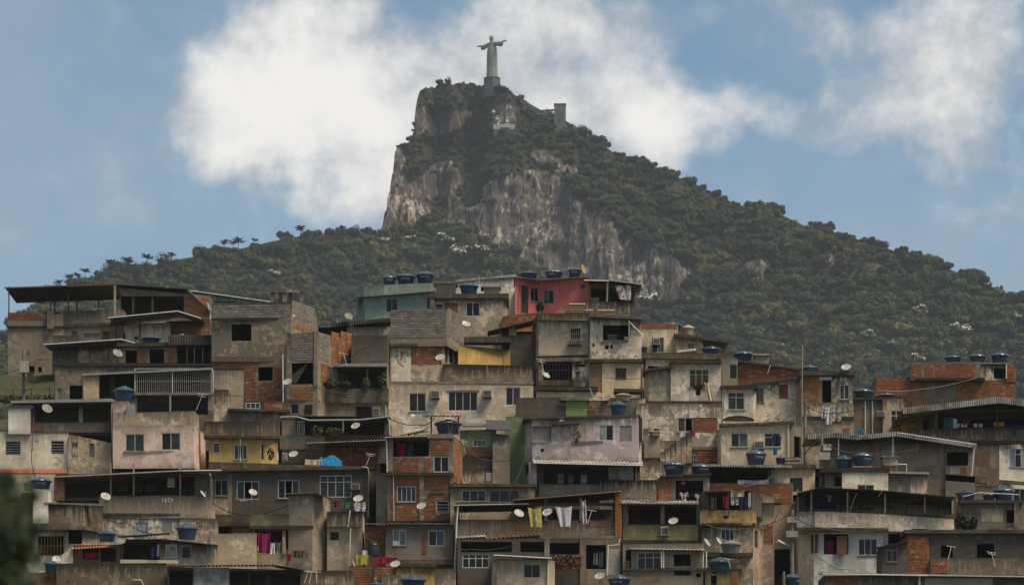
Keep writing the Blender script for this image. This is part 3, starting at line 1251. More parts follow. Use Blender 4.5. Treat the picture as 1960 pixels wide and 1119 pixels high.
    def fill(s, fr, u0, u1, z0, z1, q):
        k = q[0]
        a = q[5] if len(q) > 5 else None
        b = q[6] if len(q) > 6 else None
        if k == 'h':
            return
        if k in 'wWk':                       # sliding window: w pale metal, W with a row of fanlights, k dark frame
            n = a or 2
            fm = 'alg' if k == 'k' else 'alu'
            gl = b or ['glass', 'glass', 'glasg', 'glasc'][s.rng.randrange(4)]
            mb = MB()
            fw = .055
            zt = z0 + (z1 - z0) * .70 if k == 'W' else z1
            for r in ((u0, u1, z0, z0 + fw), (u0, u1, z1 - fw, z1), (u0, u0 + fw, z0 + fw, z1 - fw), (u1 - fw, u1, z0 + fw, z1 - fw)):
                mb.box(fr, r[0], r[1], .04, .11, r[2], r[3])
            for i in range(1, n):
                uu = u0 + (u1 - u0) * i / n
                mb.box(fr, uu - .024, uu + .024, .045, .105, z0 + fw, z1 - fw)
            if k == 'W':
                mb.box(fr, u0 + fw, u1 - fw, .043, .107, zt - .022, zt + .022)
            w_ = s.add('window', mb, [fm])
            for i in range(n):
                ua, ub = u0 + (u1 - u0) * i / n + .03, u0 + (u1 - u0) * (i + 1) / n - .03
                g = gl if isinstance(gl, str) else gl[i % len(gl)]
                for za, zb_ in ((z0 + .05, zt - .03), (zt + .03, z1 - .05)) if k == 'W' else ((z0 + .05, z1 - .05),):
                    if g is None:
                        continue
                    p = MB()
                    p.box(fr, ua, ub, .07, .08, za, zb_)
                    s.add('pane', p, [g], w_)
            if s.rng.random() < .6:
                p = MB()
                p.box(fr, u0 - .06, u1 + .06, -.07, .05, z0 - .07, z0 - .004)
                s.add('sill', p, ['conc'], w_)
        elif k == 'l':                       # louvred window
            n = a or 4
            mb = MB()
            fw = .05
            for r in ((u0, u1, z0, z0 + fw), (u0, u1, z1 - fw, z1), (u0, u0 + fw, z0 + fw, z1 - fw), (u1 - fw, u1, z0 + fw, z1 - fw)):
                mb.box(fr, r[0], r[1], .03, .10, r[2], r[3])
            w_ = s.add('window', mb, [b or 'alu'])
            for i in range(n):
                zc = z0 + (z1 - z0) * (i + .5) / n
                h = (z1 - z0) / n
                p = MB()
                p.box(fr, u0 + fw, u1 - fw, .05, .06, zc - h * .36, zc + h * .12)
                p.box(fr, u0 + fw, u1 - fw, .035, .065, zc + h * .12, zc + h * .26, 1)
                s.add('slat', p, ['glass', b or 'alu'], w_)
        elif k == 'g':                       # iron grille before an opening
            mb = MB()
            n = max(3, int((u1 - u0) / (a or .16)))
            for i in range(n + 1):
                uu = u0 + (u1 - u0) * i / n
                mb.box(fr, uu - .012, uu + .012, -.02, .0, z0, z1)
            for q_ in (0.02, .5, .98):
                zz = z0 + (z1 - z0) * q_
                mb.box(fr, u0, u1, -.03, -.021, zz - .015, zz + .015)
            s.add('grille', mb, [b or 'iron'])
        elif k == 'd':
            mb = MB()
            mb.box(fr, u0 + .05, u1 - .05, .06, .10, z0, z1 - .05)
            for (fa, fb) in ((.08, .45), (.55, .92)):
                mb.box(fr, u0 + .16, u1 - .16, .045, .06, z0 + (z1 - z0) * fa, z0 + (z1 - z0) * fb)
            dr = s.add('door', mb, [a or 'wood'])
            p = MB()
            p.box(fr, u1 - .2, u1 - .12, .0, .045, z0 + .95, z0 + 1.05)
            s.add('handle', p, ['alg'], dr)
        elif k == 's':                       # boarded shutter
            n = max(2, int((u1 - u0) / .16))
            mb = MB()
            mb.box(fr, u0, u1, .09, .12, z0, z1)
            sh = s.add('shutter', mb, [a or 'wood'])
            for i in range(n):
                p = MB()
                p.box(fr, u0 + (u1 - u0) * i / n + .008, u0 + (u1 - u0) * (i + 1) / n - .008, .05, .09, z0 + .02, z1 - .02)
                s.add('board', p, [a or 'wood'], sh)
        elif k == 'p':                       # solid panel set in the opening
            mb = MB()
            mb.box(fr, u0, u1, .05, .10, z0, z1)
            s.add('panel', mb, [a or 'ce'])
        elif k == 'P':                       # coat of another colour standing proud of the wall
            mb = MB()
            mb.box(fr, u0, u1, -.018, .05, z0, z1)
            s.add(b or 'render_patch', mb, [a or 'ce'])
        elif k == 'b':                       # opening closed with brick
            mb = MB()
            mb.box(fr, u0, u1, .06, .10, z0, z1)
            pn = s.add('panel', mb, ['mt'])
            s.bricks(fr, u0, u1, z0, z1, a or 'brick', .05, False, pn)
        elif k == 'B':                       # bare brick face
            s.bricks(fr, u0, u1, z0, z1, a or 'brick', 0.0, b or False, None)
        elif k == 'a':                       # arched window
            s.arch(fr, u0, u1, z0, z1, a or 'wood')
        elif k == 'c':                       # curtain behind the opening
            s.cloth_in(fr, u0, u1, z0, z1, a or 'c_red')

    def cloth_in(s, fr, u0, u1, z0, z1, mat):
        mb = MB()
        O, t_, n_ = fr[:3]
        n = 14
        pr = None
        for i in range(n + 1):
            uu = u0 + (u1 - u0) * i / n
            dd = .22 + .04 * math.sin(i * 1.9)
            cur = [(O[0] + t_[0] * uu + n_[0] * dd, O[1] + t_[1] * uu + n_[1] * dd, z) for z in (z0, z1)]
            if pr:
                mb.face([pr[0], cur[0], cur[1], pr[1]])
            pr = cur
        s.add('curtain', mb, [mat])

    def arch(s, fr, u0, u1, z0, z1, mat):
        O, t_, n_ = fr[:3]
        r = (u1 - u0) / 2
        uc = (u0 + u1) / 2

        def pt(u, d, z):
            return (O[0] + t_[0] * u + n_[0] * d, O[1] + t_[1] * u + n_[1] * d, z)
        prof = [(u0, z0), (u1, z0)] + [(uc + r * math.cos(math.pi * i / 10), z1 - r + r * math.sin(math.pi * i / 10)) for i in range(11)]
        cu, cz = uc, (z0 + z1) / 2
        inn = [(cu + (a - cu) * .82, cz + (b - cz) * .86) for a, b in prof]
        mb = MB()
        n = len(prof)
        for i in range(n):
            j = (i + 1) % n
            mb.face([pt(*[prof[i][0], -.05, prof[i][1]]), pt(prof[j][0], -.05, prof[j][1]), pt(inn[j][0], -.05, inn[j][1]), pt(inn[i][0], -.05, inn[i][1])])
            mb.face([pt(prof[i][0], -.05, prof[i][1]), pt(prof[i][0], .05, prof[i][1]), pt(prof[j][0], .05, prof[j][1]), pt(prof[j][0], -.05, prof[j][1])])
        mb.box(fr, uc - .03, uc + .03, -.045, .02, z0 + .1, z1 - .1)
        w_ = s.add('window', mb, [mat])
        for sg in (-1, 1):
            p = MB()
            pp = [q for q in inn if (q[0] - uc) * sg >= -.01]
            pp = [(uc + .03 * sg, z0 + .08)] + pp + [(uc + .03 * sg, z1 - .1)] if sg > 0 else pp[1:] + pp[:1] + [(uc - .03, z0 + .08)]
            cx_, cy_ = sum(a for a, _ in pp) / len(pp), sum(b for _, b in pp) / len(pp)
            pp.sort(key=lambda q: math.atan2(q[1] - cy_, q[0] - cx_))
            p.face([pt(a, -.02, b) for a, b in pp])
            s.add('pane', p, ['glass'], w_)

    def bricks(s, fr, u0, u1, z0, z1, mat, d, single, parent):
        bw, bh, g = (.40, .195, .016) if mat == 'block' else (.30, .175, .018)
        O, t_, n_ = fr[:3]
        mb = None if single else MB()
        row = 0
        z = z0
        yaw = math.atan2(t_[1], t_[0])
        while z < z1 - .05:
            hh = min(bh, z1 - z)
            uu = u0 - (bw * .5 if row % 2 else 0)
            while uu < u1 - .02:
                a, b = max(uu, u0), min(uu + bw, u1)
                uu += bw
                if b - a < .06 or s.rng.random() < .012:
                    continue
                pr = s.rng.uniform(-.012, .012)
                if single:
                    o = link('brick', brick_mesh(bw - g, bh - g, mat), parent or s.e)
                    o.location = (O[0] + t_[0] * a + n_[0] * (d + pr) - s.base.x, O[1] + t_[1] * a + n_[1] * (d + pr) - s.base.y, z + g - s.base.z)
                    o.rotation_euler = (0, 0, yaw)
                    o.scale = ((b - a - g) / (bw - g), 1, (hh - g) / (bh - g))
                else:
                    q = []
                    for dd, i_ in ((-.028 + pr, .006), (.02, 0)):
                        for ua, za in ((a + i_, z + g + i_), (b - g - i_, z + g + i_), (b - g - i_, z + hh - i_), (a + i_, z + hh - i_)):
                            q.append((O[0] + t_[0] * ua + n_[0] * (d + dd), O[1] + t_[1] * ua + n_[1] * (d + dd), za))
                    k0 = len(mb.v)
                    mb.v.extend(q)
                    for f_ in ((0, 1, 2, 3), (0, 4, 5, 1), (1, 5, 6, 2), (2, 6, 7, 3), (3, 7, 4, 0)):
                        mb.f.append(tuple(k0 + i for i in f_))
                        mb.mi.append(0)
                        mb.uv += (1., 1.) * 4
            z += bh
            row += 1
        if mb and mb.f:
            o = s.add('brickwork', mb, [mat], parent)
            o['kind'] = 'stuff'

    # -- trim in the front plane
    def bar(s, x0, x1, y0, y1, mat='conc', name='ledge', out=.15, d=.35, dY=0.0):
        """box in front of the house plane; y0/y1 may be pairs for a sloping bar"""
        Y = s.Y + dY
        j_ = s.rng.uniform(-.9, .9) if x1 - x0 > 40 else 0
        ya, yb = y0 if isinstance(y0, (tuple, list)) else (y0 + j_, y0 - j_)
        yc, yd = y1 if isinstance(y1, (tuple, list)) else (y1, y1)
        a, b = Y - out, Y - out + d
        c = [(X(x0, Y), a, Z(yc, Y)), (X(x1, Y), a, Z(yd, Y)), (X(x1, Y), b, Z(yd, Y)), (X(x0, Y), b, Z(yc, Y)),
             (X(x0, Y), a, Z(ya, Y)), (X(x1, Y), a, Z(yb, Y)), (X(x1, Y), b, Z(yb, Y)), (X(x0, Y), b, Z(ya, Y))]
        mb = MB()
        mb.hexa(c)
        return s.add(name, mb, [mat])

    def post(s, x, y0, y1, w=.12, mat='post', dY=0.0, name='post'):
        Y = s.Y + dY
        mb = MB()
        mb.abox(X(x, Y) - w / 2, X(x, Y) + w / 2, Y - w / 2, Y + w / 2, Z(y1, Y), Z(y0, Y))
        return s.add(name, mb, [mat])

    def roof(s, xa, ya, xb, yb, d=3.0, rise=0.0, mat='zinc', fascia=0.0, dY=-.4, pitch=.20, amp=.032, skew=0.0, name='roof', trim=None):
        """corrugated sheet: front edge from pixel to pixel, running back d metres, rising by rise metres"""
        Y = s.Y + dY
        A_, B_ = P3(xa, ya, Y), P3(xb, yb, Y)
        L = (B_ - A_).length
        n = max(4, int(L / pitch * 4))
        mb = MB()
        off = Vector((skew, d, rise))
        th = Vector((0, 0, .022))
        pr = None
        for i in range(n + 1):
            q = i / n
            p = A_ + (B_ - A_) * q + Vector((0, 0, amp * math.sin(q * L / pitch * 2 * math.pi)))
            cur = (p, p + off, p + th, p + off + th)
            if pr:
                mb.face([pr[0], pr[1], cur[1], cur[0]])
                mb.face([pr[2], cur[2], cur[3], pr[3]])
                mb.face([pr[0], cur[0], cur[2], pr[2]])
                if fascia:
                    dn = Vector((0, -.01, -fascia))
                    w0 = Vector((0, -.05 - .03 * math.sin((i - 1) / n * L / pitch * 2 * math.pi), 0))
                    w1 = Vector((0, -.05 - .03 * math.sin(q * L / pitch * 2 * math.pi), 0))
                    mb.face([pr[0] + w0 + dn, cur[0] + w1 + dn, cur[0] + w1, pr[0] + w0])
            pr = cur
        o = s.add(name, mb, [mat])
        if trim:
            mb = MB()
            mb.tube([A_ + Vector((0, -.03, -.06)), B_ + Vector((0, -.03, -.06))], .045, 6)
            s.add('gutter', mb, [trim])
        return o

    def truss(s, xa, ya, xb, yb, h=10, n=10, dY=0.0, mat='iron'):
        Y = s.Y + dY
        mb = MB()
        A_, B_ = P3(xa, ya, Y), P3(xb, yb, Y)
        dn = Vector((0, 0, -h * Y / F))
        mb.tube([A_, B_], .03, 5)
        mb.tube([A_ + dn, B_ + dn], .03, 5)
        for i in range(n):
            p = A_ + (B_ - A_) * (i / n)
            q = A_ + (B_ - A_) * ((i + .5) / n) + dn
            r = A_ + (B_ - A_) * ((i + 1) / n)
            mb.tube([p, q], .018, 4, cap=False)
            mb.tube([q, r], .018, 4, cap=False)
        s.add('truss', mb, [mat])

    def pipe(s, pts, mat='pvc', r=.05, dY=-.12, name='downpipe'):
        mb = MB()
        mb.tube([P3(x, y, s.Y + dY) for x, y in pts], r, 6)
        return s.add(name, mb, [mat])

    def bars(s, x0, y0, x1, y1, step=.16, mat='alg', dY=-.05, frame='alu'):
        Y = s.Y + dY
        mb = MB()
        w_ = X(x1, Y) - X(x0, Y)
        n = max(2, int(w_ / step))
        z0, z1 = Z(y1, Y), Z(y0, Y)
        for i in range(n + 1):
            xx = X(x0, Y) + w_ * i / n
            mb.abox(xx - .017, xx + .017, Y, Y + .03, z0, z1)
        mb.abox(X(x0, Y), X(x1, Y), Y + .005, Y + .025, (z0 + z1) / 2 - .02, (z0 + z1) / 2 + .02)
        g = s.add('grille', mb, [mat])
        if frame:
            mb = MB()
            for q in ((X(x0, Y) - .05, X(x1, Y) + .05, z0 - .06, z0), (X(x0, Y) - .05, X(x1, Y) + .05, z1, z1 + .06), (X(x0, Y) - .06, X(x0, Y), z0, z1), (X(x1, Y), X(x1, Y) + .06, z0, z1)):
                mb.abox(q[0], q[1], Y - .02, Y + .05, q[2], q[3])
            s.add('frame', mb, [frame], g)


# ------------------------------------------------------------------ water tanks
def text_mesh(txt, size):
    cu = bpy.data.curves.new('t', 'FONT')
    cu.body = txt
    cu.size = size
    cu.align_x = 'CENTER'
    cu.align_y = 'CENTER'
    cu.resolution_u = 2
    o = bpy.data.objects.new('t', cu)
    C.objects.link(o)
    dg = bpy.context.evaluated_depsgraph_get()
    dg.update()
    me = bpy.data.meshes.new_from_object(o.evaluated_get(dg))
    C.objects.unlink(o)
    bpy.data.objects.remove(o)
    return me


def tank_parts(mat):
    seg = 24
    b = MB()
    b.lathe([(0, 0), (.74, 0), (.78, .04), (.86, .36), (.875, .37), (.875, .44), (.89, .45), (.97, .80), (1.03, .80), (1.03, .87), (.96, .87)], seg)
    l = MB()
    l.lathe([(1.07, .80), (1.08, .88), (1.02, .95), (.60, 1.14), (.26, 1.22), (.24, 1.28), (0, 1.28)], seg, wob=lambda k, i: (1.0 if k % 4 else 1.03) if i in (0, 1) else (1.02 if k % 4 else .94))
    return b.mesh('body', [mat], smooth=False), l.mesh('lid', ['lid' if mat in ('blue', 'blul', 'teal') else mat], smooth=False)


TK = {m: tank_parts(m) for m in ('blue', 'blul', 'teal', 'grey', 'beit')}
TXT = text_mesh('FORTLEV', .25)
for v in TXT.vertices:                     # wrap the print round the drum
    a = v.co.x / .93 - math.pi / 2
    z = .60 + v.co.y * 1.0
    r = .90 + .13 * (z - .45) / .35 * .6 + .012
    v.co = (r * math.cos(a), r * math.sin(a), z)
TXT.materials.append(M['print'])


def tank(x0, y0, x1, y1, Y, label, mat='blue', txt=None, name='water_tank', group='round roof water tanks'):
    xc = (x0 + x1) / 2
    r = (x1 - x0) / 2 * Y / F / 1.06
    h = (y1 - y0) * Y / F / 1.26
    e = empty(name, P3(xc, y1, Y))
    e.scale = (r, r, h)
    if txt is not None:
        e.rotation_euler = (0, 0, R(txt))
    b = link('body', TK[mat][0], e)
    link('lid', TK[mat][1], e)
    if txt is not None:
        link('lettering', TXT, b)
    tag(e, label, 'water tank', group)
    return e


# ------------------------------------------------------------------ dishes, coolers, washing, cables
def dish_parts(mat):
    rf = bowl(1, .16, 20, 5).mesh('reflector', [mat], smooth=True)
    mb = MB()
    mb.tube([(0, -.98, .15), (0, -.75, .62), (0, -.05, .98)], .035, 5)
    mb.tube([(.55, -.55, .2), (0, -.05, .98)], .014, 4)
    mb.tube([(-.55, -.55, .2), (0, -.05, .98)], .014, 4)
    arm = mb.mesh('arm', ['alg'])
    mb = MB()
    mb.tube([(0, -.1, 1.06), (0, 0, .78)], .09, 8)
    lnb = mb.mesh('feed_horn', ['dish'])
    mb = MB()
    mb.tube([(0, 0, 0), (0, -.1, -.25), (0, -.5, -.6)], .06, 6)
    mt_ = mb.mesh('bracket', ['iron'])
    return rf, arm, lnb, mt_


DS = {m: dish_parts(m) for m in ('dish', 'disg', 'disy')}
DTXT = {}


def dish(x, y, r, Y, yaw, label, el=38, mat='dish', txt=None, stand=0):
    e = empty('satellite_dish', P3(x, y, Y))
    q = r * Y / F
    d = Vector((math.sin(R(yaw)) * math.cos(R(el)), -math.cos(R(yaw)) * math.cos(R(el)), math.sin(R(el))))
    e.rotation_euler = d.to_track_quat('Z', 'Y').to_euler()
    e.scale = (q, q, q)
    rf = None
    for nm, me in zip(('reflector', 'arm', 'feed_horn', 'bracket'), DS[mat]):
        o = link(nm, me, e)
        if nm == 'reflector':
            rf = o
    if txt:
        if txt not in DTXT:
            me = text_mesh(txt, .55)
            me.materials.append(M['c_red'] if txt != 'vivo' else M['dark'])
            DTXT[txt] = me
        o = link('lettering', DTXT[txt], rf)
        o.location = (0, .15, .14)
    if stand:
        inv = e.matrix_basis.inverted()
        mb = MB()
        mb.tube([inv @ P3(x, y, Y + .12), inv @ P3(x, y + stand, Y + .15)], .05, 6)
        link('mast', mb.mesh('mast', ['iron']), e)
    tag(e, label, 'satellite dish', 'satellite dishes on the houses')
    return e


def cooler(x0, y0, x1, y1, Y, label, mat='pvg'):
    e = empty('air_conditioner', P3((x0 + x1) / 2, y1, Y))
    k = Y / F
    w_, h_ = (x1 - x0) * k / 2, (y1 - y0) * k
    mb = MB()
    mb.abox(-w_, w_, -.35, .25, 0, h_)
    link('casing', mb.mesh('casing', [mat]), e)
    mb = MB()
    mb.abox(-w_ * .82, w_ * .82, -.365, -.345, h_ * .12, h_ * .88)
    g = link('grille', mb.mesh('grille', ['dark']), e)
    for i in range(4):
        mb = MB()
        zz = h_ * (.2 + .18 * i)
        mb.abox(-w_ * .8, w_ * .8, -.38, -.366, zz, zz + h_ * .05)
        link('slat', mb.mesh('slat', ['alg']), g)
    mb = MB()
    mb.abox(-w_ * 1.05, w_ * 1.05, -.4, .2, -.05, -.004)
    link('bracket', mb.mesh('bracket', ['iron']), e)
    tag(e, label, 'air conditioner', 'window air conditioners')


def cloth(x0, y0, x1, y1, Y, mat, label, name='hanging_cloth', cat='cloth', skew=0.0, taper=0.0, shirt=False, group='washing hung out on the houses', hem=0.0):
    rg = random.Random(int(x0 * 7 + y0))
    A_ = P3(x0, y0, Y)
    W_ = (x1 - x0) * Y / F
    Hh = (y1 - y0) * Y / F
    nx, ny = 12, 8
    e = A_
    vs_, fs = [], []
    ph = rg.uniform(0, 6)
    for side in (0, 1):
        for j in range(ny + 1):
            b = j / ny
            for i in range(nx + 1):
                a = i / nx
                sag = .08 * Hh * math.sin(math.pi * a) * (1 - b)
                xx = (a - .5) * W_ * (1 - taper * b) + W_ * .5 + skew * b * W_
                dd = (.05 + .04 * b) * math.sin(a * 9 + ph + b * 1.3) + .03 * math.sin(a * 17 + ph * 2)
                zz = -b * Hh * (1 - hem * a) - sag + .02 * Hh * math.sin(a * 13 + ph) * b
                vs_.append((xx, dd + side * .012, zz))
    st = (nx + 1) * (ny + 1)
    for j in range(ny):
        for i in range(nx):
            if shirt and j >= 3 and (i < 3 or i >= nx - 3):
                continue
            if shirt and j == 0 and 4 < i < 7:
                continue
            k = j * (nx + 1) + i
            fs.append((k, k + nx + 1, k + nx + 2, k + 1))
            fs.append((st + k, st + k + 1, st + k + nx + 2, st + k + nx + 1))
    me = bpy.data.meshes.new(name)
    me.from_pydata(vs_, [], fs)
    me.materials.append(M[mat])
    me.polygons.foreach_set('use_smooth', [True] * len(fs))
    o = link(name, me, None, A_)
    tag(o, label, cat, group)
    return o


def cable(pts, Y, label, r=.022, sag=.0, mat='rubber', name='power_cable', Yb=None):
    v = []
    for (a, b) in zip(pts, pts[1:]):
        for i in range(8):
            q = i / 8
            v.append((a[0] + (b[0] - a[0]) * q, a[1] + (b[1] - a[1]) * q + sag * 4 * q * (1 - q)))
    v.append(pts[-1])
    n = len(v) - 1
    Yb = Yb or Y
    mb = MB()
    w3 = [P3(x, y, Y + (Yb - Y) * i / n) for i, (x, y) in enumerate(v)]
    b0 = w3[0]
    mb.tube([p - b0 for p in w3], r, 5)
    o = link(name, mb.mesh(name, [mat]), None, b0)
    tag(o, label, 'cable')


def thing(name, x, y, Y, label, cat, group=None):
    e = empty(name, P3(x, y, Y))
    tag(e, label, cat, group)
    return e


def part(e, name, mb, mat, parent=None, smooth=False):
    return link(name, mb.mesh(name, [mat] if isinstance(mat, str) else mat, tuple(e.location), smooth), parent or e)


def bx(x0, y0, x1, y1, Y, d):
    mb = MB()
    mb.abox(X(x0, Y), X(x1, Y), Y, Y + d, Z(y1, Y), Z(y0, Y))
    return mb


def aerial(x, y0, y1, Y, label, lean=0.0, arms=3, mat='alg'):
    e = thing('aerial', x, y1, Y, label, 'antenna', 'rods and aerials on the roofs')
    mb = MB()
    mb.tube([P3(x, y1, Y), P3(x + lean, y0, Y)], .022, 5)
    part(e, 'mast', mb, mat)
    for i in range(arms):
        mb = MB()
        q = (i + .4) / 8
        xx, yy = x + lean * (1 - q), y0 + (y1 - y0) * q
        w_ = 9 - 2 * i
        mb.tube([P3(xx - w_, yy - 1.5, Y - .1), P3(xx + w_, yy + 1.5, Y + .1)], .014, 4)
        part(e, 'rod', mb, mat)


def leaves_pot(x, y0, y1, Y, w_, label, mat='potleaf', name='potted_plant', pot='cd', n=150, sz=.10):
    e = thing(name, x, y1, Y, label, 'plant')
    k = Y / F
    rg = random.Random(int(x * 3 + y1))
    ph_ = min(.35, (y1 - y0) * k * .3)
    mb = MB()
    mb.lathe([(0, 0), (.12, 0), (.17, ph_ * .7), (.15, ph_ * .7), (0, ph_ * .7 - .04)], 10)
    link('pot', mb.mesh('pot', [pot]), e)
    mb = MB()
    hh = (y1 - y0) * k
    for i in range(5):
        a = i * 1.3
        mb.tube([(0, 0, ph_ - .05), (.3 * w_ * k * math.cos(a), .2 * math.sin(a), hh * .7)], .012, 4, cap=False)
    link('stem', mb.mesh('stem', ['trunk']), e)
    mb = MB()
    for i in range(n):
        d = rdir(rg)
        c = Vector((d.x * w_ * k * .5, d.y * w_ * k * .4, ph_ * .4 + (hh - ph_ * .4) * (.5 + .5 * d.z))) * rg.uniform(.75, 1.0)
        leafquad(mb, c, (d + rdir(rg) * .8).normalized(), sz * rg.uniform(.7, 1.3), rg)
    link('foliage', mb.mesh('foliage', [mat]), e)


def pole(x, y0, y1, Y, label, r=.13, mat='conc'):
    e = thing('utility_pole', x, y1, Y, label, 'utility pole', 'utility poles between the houses')
    mb = MB()
    mb.tube([P3(x, y1, Y) - Vector((0, 0, 3)), P3(x, y0, Y)], r, 8, 0, r * .75)
    part(e, 'shaft', mb, mat)
    return e

# ================================================================== the houses, hilltop first
# ---- hilltop, west
h = House('plaster_house', 67, 745, 276, 'tall bare concrete house with a brick parapet under the wide flat tin canopy')
h.block((15, 120), 599, 745, 'ce', d=7, o=[('B', 16, 599, 84, 612), ('h', 56, 700, 66, 714), ('h', 73, 702, 80, 712)])
h.bar(13, 122, 624, 627, 'mo')
h.post(97, 595, 630, .5, 'ce', -.2, 'pier')
h.block((118, 236), (593, 589), 700, 'cm', d=6, dz=.6, o=[('k', 158, 637, 192, 648, 2), ('s', 137, 634, 148, 652, 'bw'), ('s', 195, 634, 208, 652, 'bw')])
h.bar(100, 240, (622, 617), (628, 622), 'mo', dY=.6)
h.roof(9, 550, 219, 543, d=6.5, rise=-.1, mat='roofd', dY=-.6, trim='rust')
for x_, d_ in ((17, -.4), (97, 3), (105, 4), (147, 5), (189, 5), (131, 1)):
    h.post(x_, 548, 604, .09, 'rust', d_)
h.post(220, 546, 606, .16, 'post', -.5)
tank(80, 595, 119, 612, 278.5, 'dark blue water tank behind the brick parapet under the wide tin canopy', txt=20)

h = House('brick_house', 330, 660, 281, 'open-sided brick attic under a long sloping dark roof beside the grey block house')
h.block((228, 402), (550, 566), 660, 'mt', d=7, o=[('h', 231, 566, 352, 606), ('B', 355, 570, 400, 606, 'brick2'), ('B', 330, 610, 402, 640, 'brick2')])
h.post(255, 552, 600, .18, 'ce', .6)
h.post(292, 554, 600, .18, 'ce', .6)
h.roof(217, 544, 358, 553, d=7, rise=0, mat='roofd', dY=-.6)
h.roof(358, 553, 404, 596, d=1.2, rise=.1, mat='zinc', dY=-.7, amp=.02)
h.pipe([(397, 580), (402, 597), (403, 612)], 'alu', .06)

h = House('metal_shed', 440, 600, 291, 'teal metal-sided shed under a long white-edged lean-to roof on the hilltop', 'shed')
h.block((372, 520), (561, 576), 610, 'te', d=6, o=[('h', 398, 566, 452, 579)])
h.roof(364, 555, 522, 577, d=6, rise=0, mat='zinc', trim='alu', dY=-.5)

h = House('plaster_house', 275, 660, 277, 'white stained house wall with two small windows behind the trussed awning')
h.block((222, 326), 618, 662, 'wc', d=4, o=[('h', 228, 637, 240, 647), ('w', 256, 642, 266, 651, 1)])
h.block((318, 402), 612, 665, 'bw', d=4, dz=.4, o=[('B', 348, 628, 402, 642, 'brick2')])
h.roof(207, 607, 340, 594, d=4.2, rise=.15, mat='zinc', trim='alu', dY=-2.5)
h.roof(340, 594, 385, 608, d=4.2, rise=.15, mat='zinc', trim='alu', dY=-2.5)
h.truss(212, 609, 338, 600, 5, 16, -2.3)
h.truss(228, 614, 325, 606, 6, 14, 0)
for x_ in (222, 268):
    h.post(x_, 606, 655, .10, 'iron', -1.0)

h = House('plaster_house', 190, 705, 271, 'pale stained wall under the lower trussed awning')
h.block((150, 232), 655, 705, 'wh', d=3.5, rd=2)
h.block((100, 152), 640, 720, 'ce', d=3.5, dz=.5)
h.roof(83, 658, 232, 648, d=4.0, rise=.1, mat='zinc', trim='alu', dY=-2.6)
h.roof(232, 648, 266, 657, d=4.0, rise=.1, mat='zinc', trim='alu', dY=-2.6)
h.truss(88, 660, 230, 652, 5, 18, -2.4)
h.truss(110, 665, 228, 658, 6, 14, -.4)
for x_ in (108, 133, 144, 172, 207):
    h.post(x_, 662, 700, .06, 'iron', -1.5)

h = House('plaster_house', 280, 700, 266, 'low cement room with brick infill under a dark slab beside the corrugated lean-to')
h.block((228, 338), 660, 700, 'ce', d=4, o=[('h', 240, 670, 262, 698), ('B', 262, 668, 284, 698), ('h', 286, 668, 314, 698), ('B', 321, 664, 336, 698, 'brick2')])
h.bar(224, 336, (658, 656), 664, 'mo', 'slab', .4, 1)
h.block((338, 404), 655, 700, 'cd', d=4, dz=.8, o=[('h', 342, 660, 400, 697)])
h.roof(322, 641, 405, 641, d=3, rise=.2, mat='roofd', fascia=.75, dY=-.8)
for x_ in (358, 372, 388):
    h.post(x_, 664, 700, .05, 'alg', -.2)
tank(268, 643, 308, 660, 268, 'dark blue tank sunk behind the slab of the low cement room')
tank(322, 640, 372, 662, 269, 'dark blue tank half hidden by the corrugated lean-to on the hilltop')

h = House('plaster_house', 255, 795, 259, 'long concrete house with a white-framed barred balcony hanging over a dark recess')
h.block((105, 408), 697, 795, 'cm', d=5, rd=3.6, o=[('h', 190, 714, 258, 765), ('h', 262, 707, 402, 750), ('h', 262, 756, 398, 793), ('k', 108, 742, 119, 767, 1), ('h', 133, 737, 158, 767), ('P', 160, 720, 189, 768, 'be')])
h.bar(103, 408, 695, 700, 'mo', 'slab')
h.bar(158, 405, (716, 704), (719, 708), 'alg', 'gutter', .25, .2)
h.bars(259, 706, 404, 752, .15)
h.post(330, 706, 752, .07, 'alu', -.1)
h.post(326, 752, 794, .13, 'post', -.1)
h.bar(255, 408, 752, 756, 'conc', 'slab', .2, 1.5)
h.pipe([(405, 705), (408, 712), (408, 748)], 'alu')
h.post(216, 712, 765, .4, 'cd', 2.0, 'pier')
aerial(375, 752, 785, 258.5, 'thin bare rods leaning beside the yellow post in the dark recess', 14, 2, 'pvc')

h = House('grass_terrace', 50, 775, 262, 'grassy bank behind a wire fence below the tall concrete house', 'garden')
mb = MB()
for i in range(12):
    for j in range(6):
        c = []
        for (a, b) in ((i, j), (i + 1, j), (i + 1, j + 1), (i, j + 1)):
            p = P3(-40 + a * 12, 770 - b * 8.5, 262 + b * 1.6)
            c.append(p + Vector((0, 0, mnoise.noise(p * .4) * .25)))
        mb.face(c)
h.add('turf', mb, ['grass'])
mb = MB()
for x_ in (-5, 25, 60, 95):
    mb.tube([P3(x_, 770, 261.5), P3(x_, 742, 261.5)], .035, 5)
for y_ in (745, 755, 764):
    mb.tube([P3(-20, y_, 261.5), P3(100, y_ + 1, 261.5)], .012, 4)
h.add('fence', mb, ['iron'])
rg = random.Random(5)
mb = MB()
for i in range(420):
    p = P3(rg.uniform(-10, 98), rg.uniform(757, 772), 261.3 + rg.uniform(0, 1.0))
    leafquad(mb, p, rdir(rg), .10, rg)
h.add('foliage', mb, ['leafd'])['kind'] = 'stuff'

